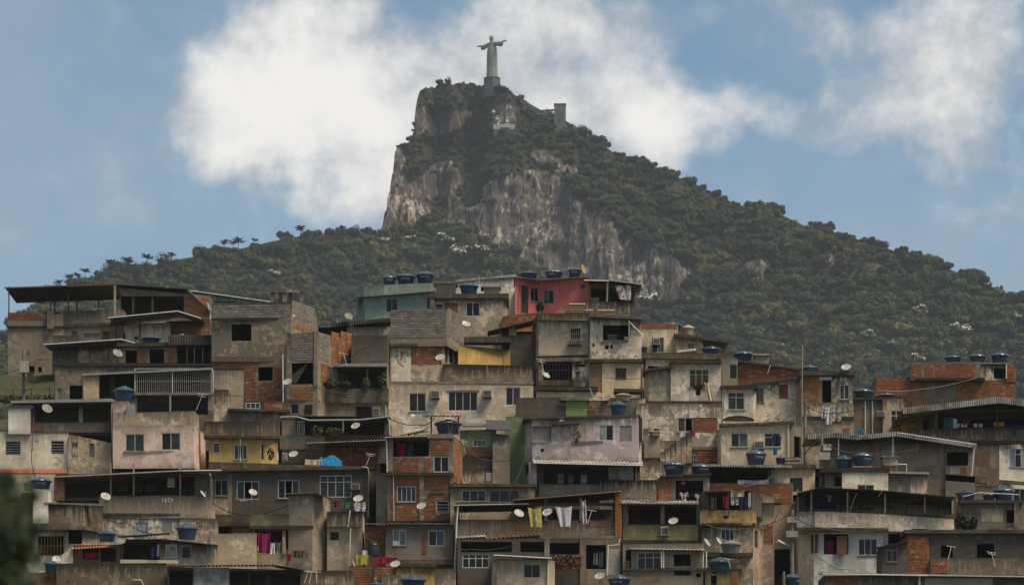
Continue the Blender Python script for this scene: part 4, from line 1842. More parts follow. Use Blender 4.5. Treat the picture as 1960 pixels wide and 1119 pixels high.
e = pole(45, 668, 772, 260.5, 'leaning pole with transformer and looped cables before the grassy bank')
part(e, 'transformer', bx(37, 690, 53, 712, 260, .5), 'pvg')
part(e, 'box', bx(52, 712, 63, 728, 260, .4), 'iron')
cable([(-10, 716), (40, 703)], 260.3, 'sagging cable from the picture edge to the transformer pole', sag=4)
cable([(52, 700), (85, 688), (140, 697)], 260.3, 'looped cable from the transformer pole to the awning house', sag=-4)
cable([(22, 730), (55, 744), (70, 722), (95, 742)], 260.3, 'tangled cables hanging round the transformer pole', sag=9)
dish(54, 674, 10, 275, -75, 'large pale dish seen from the side on the tall concrete house', 30, 'disg', stand=30)
dish(225, 676, 10, 265.3, 30, 'pale round dish at the corner of the low cement room', 35, 'disg', stand=18)

# ---- white house at the west edge
h = House('plaster_house', 80, 905, 255, 'white house with louvred windows, red tile eave and chimney-like stub')
h.block((-40, 131), 826, 905, 'wc', d=6, o=[('l', 10, 843, 40, 871, 6), ('l', 97, 842, 123, 869, 5)])
h.block((131, 213), (832, 849), 908, 'be', d=4, dz=-.5, o=[('k', 170, 846, 181, 875, 1), ('P', 138, 846, 150, 872, 'be')])
h.block((16, 58), 777, 830, 'wc', d=3, dz=-.25)
h.bar(13, 64, 776, 782, 'conc', 'cap', .35, 1)
h.block((58, 214), 770, 830, 'cd', d=5, rd=2.6, dz=.3, o=[('h', 62, 774, 211, 808)])
h.bar(58, 214, 808, 827, 'ce', 'parapet', .05, .25)
h.bar(60, 81, 811, 826, 'bb', 'panel', .07, .1)
h.post(155, 776, 827, .28, 'ce', .1, 'pier')
h.bar(22, 217, (768, 764), (773, 770), 'alg', 'roof_edge', .5, 4)
mb = MB()
k = 255 / F
for i in range(34):
    xx = -20 + i * 4.4
    p = P3(xx, 898, 254.6)
    q = P3(xx, 906, 253.9)
    mb.tube([p, q], .075, 6)
h.add('tile_eave', mb, ['tile'])['kind'] = 'stuff'
h.pipe([(214, 764), (214, 800), (216, 880)], 'pvc')
dish(90, 782, 10.5, 254, 28, 'round dish on a stand before the dark veranda of the white louvred house', 32, 'disg', stand=44)
aerial(66, 880, 912, 247, 'thin iron rod standing beside the two lettered tanks at the west edge', 0, 0)

# ---- pink house
h = House('plaster_house', 300, 890, 253.5, 'pale pink house with two wide windows and a chipped terrace parapet')
h.block([(216, 0), (372, -.2), (391, 4.5)], 815, 895, 'pk', d=6.5, side='cr', o=[('w', 240, 830, 276, 863, 2, 'glasg'), ('w', 309, 828, 345, 861, 2, ('glass', 'glasg'))])
h.bar(237, 349, 862, 866, 'cr', 'ledge', .15, .3)
h.block([(216, .05), (372, -.15), (380, 2)], (790, 786), 818, 'be', d=.9, slab=False)
h.block((216, 246), 766, 800, 'pk', d=3, dz=.3, o=[('w', 245, 773, 256, 795, 1)])
h.bar(243, 258, 773, 796, 'alg', 'shutter', .0, .3)
h.block((216, 366), 884, 905, 'cd', d=3, dz=.4, o=[('h', 222, 886, 360, 902)])
h.post(256, 882, 902, .10, 'pvc', .0)
tank(217, 739, 258, 768, 256, 'square-lidded blue tank with white marks below the barred balcony', 'blul')

# ---- grey block house and neighbours
h = House('block_house', 500, 795, 264, 'big grey block house with a black square window, brick ground storey and roof frame')
h.block([(405, .3), (557, -.2), (604, 4.0)], (580, 577), 795, 'ce', d=8, side='ce', o=[('h', 443, 620, 481, 652), ('h', 494, 702, 522, 728), ('B', 407, 692, 492, 700, 'brick'), ('B', 468, 702, 492, 780, 'brick'), ('B', 494, 730, 522, 780, 'brick'),
        ('B', 524, 700, 545, 780, 'brick'), ('B', 560, 624, 600, 634, 'brick2'), ('P', 407, 706, 466, 792, 'be'),
        ('B', 407, 582, 556, 608, 'block', True), ('B', 559, 582, 602, 612, 'block', True)])
h.bar(404, 558, 609, 613, 'mo', 'ledge', .12, .3)
h.bar(405, 552, 683, 692, 'ce', 'beam', .1, .3)
h.bar(525, 534, 692, 795, 'ce', 'pier', .08, .3)
h.bar(545, 551, 676, 795, 'pvg', 'downpipe', .2, .12)
for x_, d_ in ((521, 1.5), (545, 1.5), (556, 4.5), (577, 4.5), (537, 4.5)):
    h.post(x_, 556, 584, .26, 'ce', d_, 'pier')
mb = MB()
mb.hexa([P3(517, 559, 265.2), P3(548, 559, 265.2), P3(581, 559, 269), P3(540, 559, 269), P3(517, 553, 265.2), P3(548, 553, 265.2), P3(581, 553, 269), P3(540, 553, 269)])
h.add('frame_slab', mb, ['ce'])
dish(563, 604, 3, 263.5, 0, 'tiny white lamp-like dish on the corner of the grey block house', 20)

h = House('block_tower', 590, 795, 261.5, 'narrow tower of bare concrete blocks with stair opening and orange brick flank')
h.block([(550, 0), (608, -.3), (633, 1.6), (676, 4.8)], (639, 632), 800, 'ce', d=6.5, o=[('h', 558, 694, 599, 735), ('B', 558, 643, 600, 690, 'block', True), ('B', 609, 640, 631, 690, 'block'), ('B', 634, 636, 649, 698, 'brick2'), ('B', 652, 636, 673, 698, 'brick2'),
        ('B', 557, 740, 600, 766, 'brick2'), ('B', 614, 696, 632, 740, 'brick2'), ('k', 557, 772, 572, 792, 1), ('a', 583, 774, 598, 792, 'iron')])
h.bar(549, 556, 637, 795, 'ce', 'pier', .1, .3)
h.bar(601, 608, 637, 740, 'ce', 'pier', .1, .3, -.25)
h.bar(548, 612, 765, 769, 'mo', 'ledge', .2, .4)
mb = MB()
mb.hexa([P3(558, 730, 262), P3(566, 735, 262), P3(566, 735, 263), P3(558, 730, 263), P3(558, 718, 262), P3(590, 694, 262), P3(590, 694, 263), P3(558, 718, 263)])
h.add('stair', mb, ['ce'])
h.pipe([(541, 677), (542, 790)], 'alu', .06)
dish(550, 731, 9, 260.8, -25, 'white dish fixed to the pier of the bare block tower', 40)

h = House('plaster_house', 680, 800, 262.5, 'dark cement house with a planted balcony and bare rendered upper wall')
h.block((672, 742), 640, 705, 'cd', d=5, dz=.4, o=[('P', 682, 644, 738, 697, 'cd')])
h.block((614, 743), 702, 805, 'cm', d=6, rd=3, o=[('h', 646, 704, 738, 744), ('g', 682, 777, 710, 802, .13)])
h.bar(612, 744, 744, 772, 'mo', 'parapet', .25, .4)
h.bar(640, 742, 697, 703, 'alg', 'roof_edge', .5, 2)
h.post(703, 703, 744, .14, 'ce', -.1)
h.pipe([(741, 700), (742, 770)], 'pvg', .05)
h.pipe([(733, 772), (738, 776), (739, 800)], 'pvc', .04)
leaves_pot(634, 722, 746, 262.0, 34, 'bushy dark plant at the open end of the planted balcony', 'leafd', n=160)
leaves_pot(700, 724, 744, 262.0, 16, 'yellow-green plant by the post of the planted balcony', 'potleaf')
leaves_pot(733, 712, 744, 262.0, 18, 'tall yellow-green plant at the wall end of the planted balcony', 'potleaf', n=110)
leaves_pot(660, 728, 744, 262.0, 26, 'low dark plant in the middle of the planted balcony', 'leafd')
cooler(714, 780, 727, 796, 262.3, 'white cooler box on the wall under the planted balcony')
aerial(664, 675, 700, 262, 'bent pale rod antenna over the planted balcony', -7, 1, 'pvc')

h = House('plaster_house', 690, 650, 272, 'low white-banded house under a dark sloping roof below the teal house')
h.block((664, 748), 625, 662, 'wh', d=5)
h.roof(634, 619, 748, 608, d=4, rise=.0, mat='roofd', dY=-.8, fascia=.28)
h.block((600, 680), 628, 660, 'cd', d=4, dz=.6)
h.roof(600, 627, 660, 626, d=3, rise=.1, mat='roofd', dY=-.2)
dish(667, 605, 8.5, 271, 25, 'cream dish on the dark sloping roof beside the teal house', 30, 'disg')
dish(649, 613, 6.5, 272, -60, 'smaller grey dish behind the cream one on the dark sloping roof', 30, 'disg')

# ---- teal house
h = House('teal_house', 755, 615, 286, 'teal green house with a curved roof edge carrying three lettered tanks')
h.block([(683, 3.2), (699, .3), (735, 0), (832, 0)], (565, 556), 618, 'te', d=6, o=[('k', 739, 571, 761, 597, 2), ('k', 816, 568, 828, 592, 1)])
mb = MB()
pf = [(679, 4.0), (684, 1.6), (697, -.1), (735, -.5), (833, -.6)]
tp = [553, 550, 547, 545, 541]
bt = [566, 568, 568, 565, 557]
for i in range(4):
    (xa, da), (xb, db) = pf[i], pf[i + 1]
    a0, a1, b0, b1 = P3(xa, bt[i], 286 + da), P3(xa, tp[i], 286 + da), P3(xb, bt[i + 1], 286 + db), P3(xb, tp[i + 1], 286 + db)
    mb.hexa([a0, b0, b0 + Vector((0, 1.6, 0)), a0 + Vector((0, 1.6, 0)), a1, b1, b1 + Vector((0, 1.6, 0)), a1 + Vector((0, 1.6, 0))])
h.add('roof_edge', mb, ['te'])
h.roof(659, 584, 690, 570, d=2.2, rise=.4, mat='roofd', dY=.6)
for x_ in (672, 684):
    h.post(x_, 582, 612, .05, 'alg', 1.0)
for i, (a, b, c, d_, tx) in enumerate(((730, 526, 759, 547, 8), (758, 523, 796, 546, 0), (796, 519, 833, 544, -4))):
    tank(a, b, c, d_, 286.6 - .25 * i, ['navy lettered tank at the outer end of the three on the teal house', 'navy lettered tank in the middle of the three on the teal house', 'navy lettered tank beside the concrete cistern, on the teal house'][i], txt=tx)

# ---- beige house with tank, white wall behind
h = House('plaster_house', 900, 650, 280, 'beige stained house with brown panel and white window below a bright blue tank')
h.block([(828, 0), (963, -.2), (972, 3)], 570, 655, 'be', d=6, o=[('l', 833, 579, 849, 593, 2), ('P', 850, 580, 876, 603, 'bw'), ('w', 892, 578, 918, 605, 2, 'glass')])
h.bar(823, 974, 563, 572, 'mo', 'slab', .35, 5)
h.bar(823, 832, 563, 592, 'mo', 'pier', .3, .3)
tank(879, 541, 916, 565, 281, 'bright blue tank on the slab of the beige stained house', 'blul')
e = thing('cistern', 853, 563, 281, 'squat brown concrete cistern with a wide rim beside the bright blue tank', 'cistern')
mb = MB()
p0, p1, p2, p3 = P3(836, 562, 280.6), P3(870, 562, 280.6), P3(874, 541, 280.4), P3(832, 541, 280.4)
dv = Vector((0, 1.6, 0))
mb.hexa([p0, p1, p1 + dv, p0 + dv, p3, p2, p2 + dv, p3 + dv])
part(e, 'body', mb, 'beit')
part(e, 'rim', bx(830, 538, 876, 542, 280.2, 2.1), 'conc')
part(e, 'foot', bx(842, 561, 862, 565, 280.7, 1.2), 'conc')
e = thing('roof_box', 940, 564, 281, 'low beige concrete box on the roof slab beside the bright blue tank', 'box')
part(e, 'body', bx(926, 549, 957, 564, 280.6, 1.4), 'beit')
part(e, 'lid', bx(920, 547, 959, 550, 280.4, 1.7), 'conc')
aerial(917, 528, 562, 280, 'white pipe and thin rod standing by the bright blue tank', 0, 0, 'pvc')
dish(892, 620, 9, 278.5, 18, 'white dish below the white window of the beige stained house', 45)

h = House('plaster_house', 930, 610, 289, 'whitewashed peeling wall beside the pink house')
h.block((872, 988), (538, 527), 612, 'wc', d=4)
h.bar(872, 988, (536, 525), (540, 530), 'asb', 'coping', .15, .5)
dish(976, 548, 9, 288, 10, 'whitewashed old dish flat against the peeling white wall', 55, 'disg')

# ---- pink-red house
h = House('pink_house', 1050, 605, 284, 'bright pink house with dark windows, brown door and tanks on its tin roof')
h.block([(986, -1.2), (1033, .6), (1128, -.2)], (534, 531), 608, 'rd', d=6, o=[('d', 998, 547, 1011, 599, 'iron'), ('k', 1016, 550, 1031, 577, 2), ('k', 1040, 555, 1060, 581, 2, ('glasn', 'glass')), ('l', 1110, 543, 1121, 553, 3, 'alg')])
h.roof(984, 530, 1034, 535, d=5, rise=.1, mat='asb', dY=-1.4)
h.roof(1034, 535, 1126, 530, d=5, rise=.1, mat='asb', dY=-.5)
for a, b, c, d_, m_, lb, tx in ((993, 520, 1031, 535, 'blue', 'low dark tank lid poking over the pink house roof', None), (1042, 516, 1079, 536, 'blue', 'navy lettered tank in the middle of the pink house roof', -25), (1086, 511, 1115, 533, 'blue', 'navy tank beside the yellow dish on the pink house roof', -10)):
    tank(a, b, c, d_, 286, lb, m_, tx)
dish(1116, 515, 10, 285, 62, 'large yellowed dish beside the tank on the pink house roof', 10, 'disy', stand=16)
h2 = House('covered_terrace', 1170, 610, 283, 'covered terrace with a dark opening and white post joined to the pink house', 'terrace')
h2.block((1128, 1216), 545, 612, 'cd', d=4.5, rd=3.5, o=[('h', 1131, 547, 1211, 580)], inner='in')
h2.bar(1122, 1206, 578, 607, 'cm', 'parapet', .3, .3)
h2.roof(1118, 535, 1166, 536, d=4, rise=.3, mat='rust', dY=-.6, trim='pvc')
h2.roof(1166, 535, 1229, 543, d=4.5, rise=.1, mat='zinc', dY=-.8, trim='alg')
h2.pipe([(1168, 536), (1163, 540), (1162, 577)], 'pvc', .07)
h2.post(1213, 546, 590, .09, 'iron', -.3)
h2.post(1196, 546, 578, .06, 'iron', 3)
cloth(1177, 545, 1208, 572, 282.4, 'c_flor', 'white flower-printed sheet hanging from the terrace roof by the pink house', 'hanging_sheet', skew=.12, taper=.25, hem=-.12)
e = thing('white_cabinet', 1139, 580, 284.5, 'small white cupboard inside the covered terrace by the pink house', 'cupboard')
part(e, 'body', bx(1132, 571, 1146, 581, 284.5, .5), 'c_white')
part(e, 'top', bx(1131, 569, 1147, 571, 284.4, .7), 'pvc')
for a, b, c, d_, lb in ((1090, 580, 1120, 598, 'big weathered wooden crate on the roof edge before the pink house'), (1121, 592, 1134, 606, 'narrow pale planter box between crate and parapet'), (1145, 592, 1176, 606, 'wide pale planter box against the terrace parapet')):
    e = thing('planter_box', (a + c) / 2, d_, 282, lb, 'box', 'boxes on the terrace edge')
    part(e, 'body', bx(a + 1, b + 2, c - 1, d_, 281.7, .6), 'woodl')
    part(e, 'rim', bx(a - .5, b, c + .5, b + 2, 281.6, .8), 'pvc')
    for q in (.4, .7):
        part(e, 'slat', bx(a, b + (d_ - b) * q - 1, c, b + (d_ - b) * q + 1, 281.66, .04), 'woodl')
leaves_pot(1034, 577, 600, 282.3, 14, 'dark bushy pot plant standing before the pink wall', 'leafd', n=220, pot='c_white', sz=.12)
e = thing('debris_pile', 1078, 598, 282.4, 'heap of scrap wood leaning on the crate before the pink house', 'scrap')
for i in range(7):
    mb = MB()
    mb.tube([P3(1062 + i * 3, 600, 282.4), P3(1078 + i * 2.5, 580 + (i * 5) % 9, 282.8)], .05, 5)
    part(e, 'plank', mb, 'woodl' if i % 2 else 'rust')
h = House('brick_parapet', 1000, 640, 279, 'long stained roof parapet of brick and black concrete below the pink house', 'wall')
h.block((962, 1032), (604, 598), 640, 'bb', d=3, o=[('B', 963, 606, 1031, 622)])
h.block((1028, 1132), 600, 630, 'mo', d=3, dz=-.2)
h.block((1130, 1205), 604, 630, 'cm', d=3, dz=.2)
e = thing('ladder', 993, 600, 282, 'rusty ladder leaning by the pink house door', 'ladder')
for x_ in (990.5, 997):
    part(e, 'rail', bx(x_, 560, x_ + 1.3, 602, 282, .05), 'rust')
for i in range(6):
    part(e, 'rung', bx(991.5, 566 + i * 6, 997.5, 567 + i * 6, 282.01, .03), 'rust')

# ---- peeling twin house
h = House('plaster_house', 1080, 745, 268.5, 'peeling white house with barred window over a grilled porch, rust stains at the corner')
h.block([(1019, 3), (1031, 0), (1126, -.1)], 612, 690, 'wp', d=6, side='bb', o=[('g', 1092, 627, 1111, 650, .14, 'alu')])
h.block([(1019, 3), (1031, .1), (1127, .1)], 688, 755, 'wh', d=6, o=[('h', 1040, 685, 1095, 730), ('P', 1100, 696, 1120, 702, 'c_mar', 'nameplate')])
h.bars(1040, 686, 1095, 730, .22, 'iron', -.1, None)
h.bar(1028, 1128, 680, 684, 'mo', 'ledge', .1, .3)
h.bar(1030, 1100, 728, 738, 'mo', 'ledge', .3, .6)
h.roof(1030, 611, 1128, 613, d=2, rise=.2, mat='asb', dY=-.6)
e = thing('chimney_stack', 1105, 742, 267.5, 'dark stepped chimney stub on the grilled porch ledge', 'chimney')
part(e, 'base', bx(1096, 729, 1113, 742, 267.4, .6), 'cd')
part(e, 'stack', bx(1102, 711, 1110, 729, 267.5, .4), 'cd')
part(e, 'cap', bx(1100, 708, 1112, 711, 267.4, .6), 'conc')
cooler(1088, 652, 1112, 660, 268.2, 'flat ledge box under the barred window of the peeling house', 'conc')

h = House('plaster_house', 1180, 755, 268, 'tall plastered house with a wide dark opening over a cream storey with arched window')
h.block((1128, 1228), 610, 692, 'wh', d=6, o=[('h', 1154, 622, 1203, 651), ('h', 1134, 657, 1138, 663), ('h', 1158, 660, 1165, 668), ('h', 1168, 660, 1173, 667)])
h.block((1127, 1226), 690, 765, 'cr', d=6, dz=.25, o=[('d', 1130, 693, 1152, 751, 'woodl'), ('a', 1178, 704, 1199, 725, 'wood')])
h.bar(1126, 1230, 687, 693, 'mo', 'ledge', .15, .5)
h.roof(1128, 605, 1231, 610, d=3, rise=.2, mat='asb', dY=-.7)
h.bar(1126, 1129, 612, 750, 'iron', 'downpipe', .22, .1)
h.bar(1154, 1203, 651, 654, 'conc', 'sill', .1, .2)
e = thing('white_basin', 1174, 651, 268.5, 'white basin standing in the wide dark opening', 'basin')
part(e, 'bowl', bx(1163, 641, 1180, 651, 268.6, .5), 'grey')
part(e, 'rim', bx(1162, 640, 1181, 641.5, 268.5, .7), 'pvg')
e = thing('flower_pot', 1199, 650, 267.9, 'cream flowerpot on the sill of the wide dark opening', 'pot')
part(e, 'body', bx(1195.5, 646, 1202.5, 651, 267.8, .3), 'c_cream')
part(e, 'rim', bx(1194.5, 644.6, 1203.5, 646.2, 267.7, .45), 'c_cream')
aerial(1204, 614, 642, 267.3, 'pale slanting pole leaning on the plastered house corner', 0, 0, "pvc")
cable([(1203, 614), (1230, 641)], 267.4, 'pale slanting pole propped on the corner of the tall plastered house', r=.04, mat='pvc', name='prop_pole')
cable([(1153, 722), (1226, 724)], 267.5, 'thin cable sagging below the arched window', sag=2)

# ---- shed roof beside block parapet
h = House('lean_to', 985, 700, 270, 'tumbledown lean-to with sloping tile roof and cement wall behind the yellow terrace', 'shed')
h.block((960, 1025), 632, 702, 'cd', d=4, o=[('h', 990, 620, 1018, 638)], dz=.5)
h.block((975, 1021), 640, 702, 'cd', d=2, dz=-.3)
h.block((974, 988), 620, 642, 'be', d=.6, dz=-.35)
h.roof(933, 634, 1026, 612, d=3, rise=.1, mat='thatch', dY=-.8)
h.bar(1021, 1031, 640, 735, 'bb', 'pier', .1, .5)

# ---- house with block parapet and yellow terrace
h = House('block_house', 860, 740, 266, 'house with raw block parapet, brick panel and white patch above a stained balcony wall')
h.block([(747, 0), (856, -.3), (884, 4)], (593, 592), 662, 'ce', d=6, o=[('B', 748, 593, 852, 646, 'block', True), ('B', 858, 596, 880, 650, 'block')])
h.block([(747, .1), (848, 0), (876, 3.5)], 648, 740, 'be', d=6, o=[('P', 748, 650, 800, 660, 'ym'), ('P', 749, 664, 786, 734, 'wc'), ('B', 788, 650, 846, 697), ('h', 852, 662, 858, 696), ('h', 860, 664, 869, 695)], side='ye')
h.bar(746, 800, 659, 664, 'mo', 'ledge', .25, .5)
h.block((848, 1020), (697, 700), 742, 'mo', d=.6, dz=-.2, slab=False)
h.block((878, 977), 655, 705, 'ye', d=1, dz=3.5, o=[('h', 905, 676, 909, 680), ('h', 934, 676, 938, 680)])
h.bar(888, 978, 645, 656, 'mo', 'slab', .3, 1.4, 3.4)
h.bar(745, 1022, 731, 736, 'conc', 'ledge', .35, .5)
dish(843, 684, 9.5, 264.5, -20, 'white dish against the brick panel under the block parapet', 42, stand=14)

# ---- white house with coolers
h = House('plaster_house', 880, 812, 263.3, 'long white stained house with three metal windows and two wall coolers')
h.block((744, 1021), 736, 815, 'wh', d=6.5, o=[('w', 783, 752, 815, 787, 2, 'glass'), ('w', 858, 749, 914, 786, 4, 'glass'), ('w', 968, 741, 996, 775, 2, ('glass', 'glasg'))])
cooler(825, 748, 841, 762, 263.1, 'brown cooler box between the two bigger windows of the long white house')
cooler(925, 747, 941, 760, 263.1, 'brown cooler box beside the open window of the long white house')
dish(791, 795, 4.5, 262.5, 20, 'tiny white dish under the window of the long white house', 40)
h.bar(855, 917, 746, 749, 'conc', 'lintel', .04, .2)

h = House('plaster_house', 1055, 800, 260, 'dark block terrace with a lime green room and brown ledges above the lilac house')
h.block((987, 1086), 760, 800, 'cd', d=3)
h.block((1083, 1123), 762, 800, 'gg', d=3, dz=-.1)
h.bar(1073, 1128, 762, 767, 'gg', 'slab', .35, 1)
h.block((1120, 1165), 765, 800, 'cm', d=3, dz=.2, o=[('B', 1122, 775, 1140, 795)])
h.block((1026, 1142), 742, 765, 'cr', d=2, dz=2.0)
h.bar(1024, 1144, 740, 747, 'ym', 'slab', .3, 1, 2)
h.block((1142, 1235), 752, 800, 'cr', d=2, dz=2.5)
h.bar(1175, 1232, 745, 751, 'roofd', 'roof_edge', .4, 1.5, 2)
h.block((984, 1003), 795, 885, 'gr', d=3, dz=.2)
tank(1167, 767, 1200, 795, 259.5, 'bright blue open tank on bricks above the lilac house', 'blul')
tank(1176, 752, 1209, 768, 261.8, 'round cream tank behind the bright blue one above the lilac house', 'beit')
dish(1161, 763, 9, 260, -30, 'grey dish on the terrace beside the bright blue tank', 50, 'disg')
dish(1045, 718, 8, 266, 40, 'small white dish with long rods at the rusty corner of the peeling house', 40)
aerial(1043, 686, 722, 266, 'two crossed pale rods above the small dish at the rusty corner', -8, 2, 'pvc')
aerial(1137, 742, 764, 261, 'bent white pipe rising over the cream ledge', -8, 0, 'pvc')

# ---- cream houses right of the twin
h = House('plaster_house', 1262, 690, 277, 'small cream house with white window and brick top band')
h.block((1228, 1298), 622, 690, 'cr', d=5, o=[('w', 1247, 645, 1271, 675, 2, ('glass', 'glasn')), ('B', 1230, 619, 1296, 629)])
cooler(1250, 648, 1262, 660, 276.8, 'cooler in the upper corner of the small cream house window', 'alu')
tank(1264, 617, 1306, 638, 280, 'flat-lidded dark blue tank behind the small cream house', 'teal')
tank(1305, 622, 1329, 642, 280, 'cream round drum behind the small cream house', 'beit')
tank(1226, 661, 1240, 674, 274.5, 'small blue barrel at the foot of the small cream house', 'blue')
h = House('plaster_house', 1340, 690, 276, 'low grey-beige house under a dark roof sloping away from the cream house')
h.block((1293, 1346), (640, 646), 690, 'be', d=5, o=[('w', 1316, 655, 1329, 668, 2)])
h.block((1345, 1394), (648, 655), 690, 'cd', d=5, dz=.2)
h.roof(1290, 638, 1396, 652, d=4, rise=.0, mat='roofd', fascia=.2, dY=-.5)
h.bar(1296, 1332, (672, 668), (676, 672), 'pvc', 'shelf', .5, .6)
tank(1342, 663, 1381, 682, 274.5, 'blue tank lid above the dark slab of the low grey-beige house', 'blul')
h = House('plaster_house', 1300, 715, 272, 'white-washed back wall under a long dark slab with a diagonal prop')
h.block((1236, 1394), 684, 722, 'wc', d=4, o=[('h', 1240, 700, 1262, 716)])
h.bar(1227, 1396, (676, 678), (687, 690), 'mo', 'slab', .5, 3)
h.pipe([(1236, 682), (1229, 715)], 'iron', .06)
h = House('plaster_house', 1300, 860, 264.5, 'bulging beige house in two bays, iron window with washing in the wider bay')
h.block([(1236, .9), (1242, .3), (1285, .3)], (709, 703), 778, 'be', d=5)
h.block((1284, 1380), (693, 697), 778, 'wh', d=6, o=[('W', 1320, 706, 1356, 742, 3, 'glass')])
h.bar(1232, 1288, (708, 699), (712, 704), 'roofd', 'roof_edge', .4, 3)
h.bar(1282, 1382, 691, 696, 'mo', 'roof_edge', .3, 3)
h.bars(1321, 707, 1355, 742, .16, 'rust', -.15, None)
h.bar(1230, 1382, 768, 776, 'mo', 'ledge', .3, .6)
cloth(1327, 736, 1345, 756, 264, 'c_black', 'black garment hung under the iron window of the bulging beige house', 'garment', 'clothes', shirt=True)
cloth(1348, 730, 1357, 766, 264, 'c_cream', 'long pale strip of cloth dangling beside the black garment', skew=.9)
h = House('plaster_house', 1300, 895, 261, 'wide stained house with part-bricked opening and outside stair')
h.block((1218, 1381), 772, 860, 'wh', d=6, o=[('w', 1297, 799, 1326, 826, 2, ('glasg', None)), ('b', 1326, 799, 1373, 828)])
h.block((1222, 1322), 845, 935, 'be', d=4, dz=-.6)
h.block((1320, 1378), 860, 900, 'bw', d=4, dz=-.2, o=[('B', 1336, 863, 1374, 890, 'brick'), ('g', 1320, 870, 1334, 889, .12, 'alu')])
h.bar(1318, 1380, 855, 861, 'conc', 'ledge', .25, .5)
for i in range(6):
    h.bar(1262 + i * 10, 1273 + i * 10, 868 - i * 7, 890, 'be', 'step', 1.2, .9)
h.bar(1232, 1262, (838, 826), 880, 'st', 'stair_wall', 1.3, .4)
for i in range(3):
    h.bar(1231 + i * 10, 1241 + i * 10, 822 + (i % 2) * 6, 870, 'st', 'pier', .7, .4)
e = thing('wash_tub', 1255, 832, 259.5, 'cream wash tub on the stair wall beside the stained house', 'tub')
part(e, 'body', bx(1249, 826, 1262, 833, 259.4, .5), 'c_cream')
part(e, 'rim', bx(1247, 824, 1264, 826, 259.3, .7), 'c_cream')
cloth(1318, 822, 1331, 838, 260.6, 'c_mag', 'magenta cloth hanging from the sill of the part-bricked opening', hem=.3)
cloth(1300, 826, 1312, 838, 260.6, 'c_white', 'white rag on the sill beside the magenta cloth', hem=.3)

# ---- houses further right on the second tier
h = House('brick_house', 1470, 735, 271, 'low brick house with a sagging dark roof, tanks and bare rods above the white wall')
h.block((1398, 1536), (690, 706), 740, 'bb', d=5, o=[('B', 1414, 700, 1470, 722), ('B', 1470, 704, 1530, 724)])
h.roof(1408, 688, 1534, 704, d=4, rise=.0, mat='roofd', dY=-.5, fascia=.15)
h.block((1380, 1412), 686, 750, 'ce', d=4, dz=-.6, o=[('k', 1396, 697, 1411, 725, 1)])
tank(1404, 672, 1441, 692, 272.5, 'blue tank with flat lid at the end of the low brick house roof', 'blue')
e = thing('water_box', 1458, 694, 272.5, 'pair-lidded cream water box beside the flat blue tank', 'box')
part(e, 'body', bx(1446, 679, 1471, 695, 272, 1.2), 'beit')
part(e, 'lid', bx(1444, 676, 1473, 679.5, 271.8, 1.6), 'beit')
aerial(1477, 652, 690, 272, 'leaning rusty iron post on the low brick house roof', -12, 0, 'rust')
for i, x_ in enumerate((1484, 1490, 1496)):
    aerial(x_, 680, 694, 271.5, ['short reinforcing rod closest to the leaning rusty post', 'short reinforcing rod in the middle of three on the low brick house', 'short reinforcing rod farther from the leaning post'][i], 3, 0, 'rust')
aerial(1469, 697, 715, 270, 'pale broken rod lying against the low brick house', 6, 0, 'pvc')
h = House('plaster_house', 1412, 815, 264.5, 'off-white bay with one large six-pane window and black damp foot')
h.block([(1379, .2), (1383, 0), (1442, 0), (1448, 1.5)], 738, 812, 'wh', d=5, o=[('W', 1393, 750, 1425, 784, 2, 'glasg')], ext=1)
h.bar(1378, 1450, 738, 744, 'mo', 'roof_edge', .3, 2)
mb = MB()
for i in range(10):
    a0, a1 = math.pi * i / 10, math.pi * (i + 1) / 10
    c = P3(1413, 806, 264.2)
    mb.face([c, c + Vector((1.25 * math.cos(a0), -.12, .42 * math.sin(a0))), c + Vector((1.25 * math.cos(a1), -.12, .42 * math.sin(a1)))])
h.add('damp_hood', mb, ['mo'])
h = House('plaster_house', 1490, 815, 266, 'grey-white wall with a bricked-up square and narrow dark window')
h.block((1444, 1536), (735, 722), 815, 'wc', d=5, o=[('k', 1447, 741, 1462, 770, 2), ('b', 1491, 735, 1508, 763)])
h.roof(1415, 737, 1538, 719, d=3, rise=.1, mat='roofd', fascia=.12, dY=-.5)
dish(1486, 797, 7, 263, 70, 'white dish seen edge-on on the ledge below the bricked-up square', 20)
e = thing('roof_scrap', 1490, 808, 262, 'scrap boards and rods strewn along the ledge by the edge-on dish', 'scrap')
for i in range(6):
    mb = MB()
    mb.tube([P3(1462 + i * 9, 806 + i % 2, 262), P3(1478 + i * 9, 799 - (i % 3) * 5, 262.5)], .045, 5)
    part(e, 'plank', mb, 'pvg' if i % 2 else 'woodl')

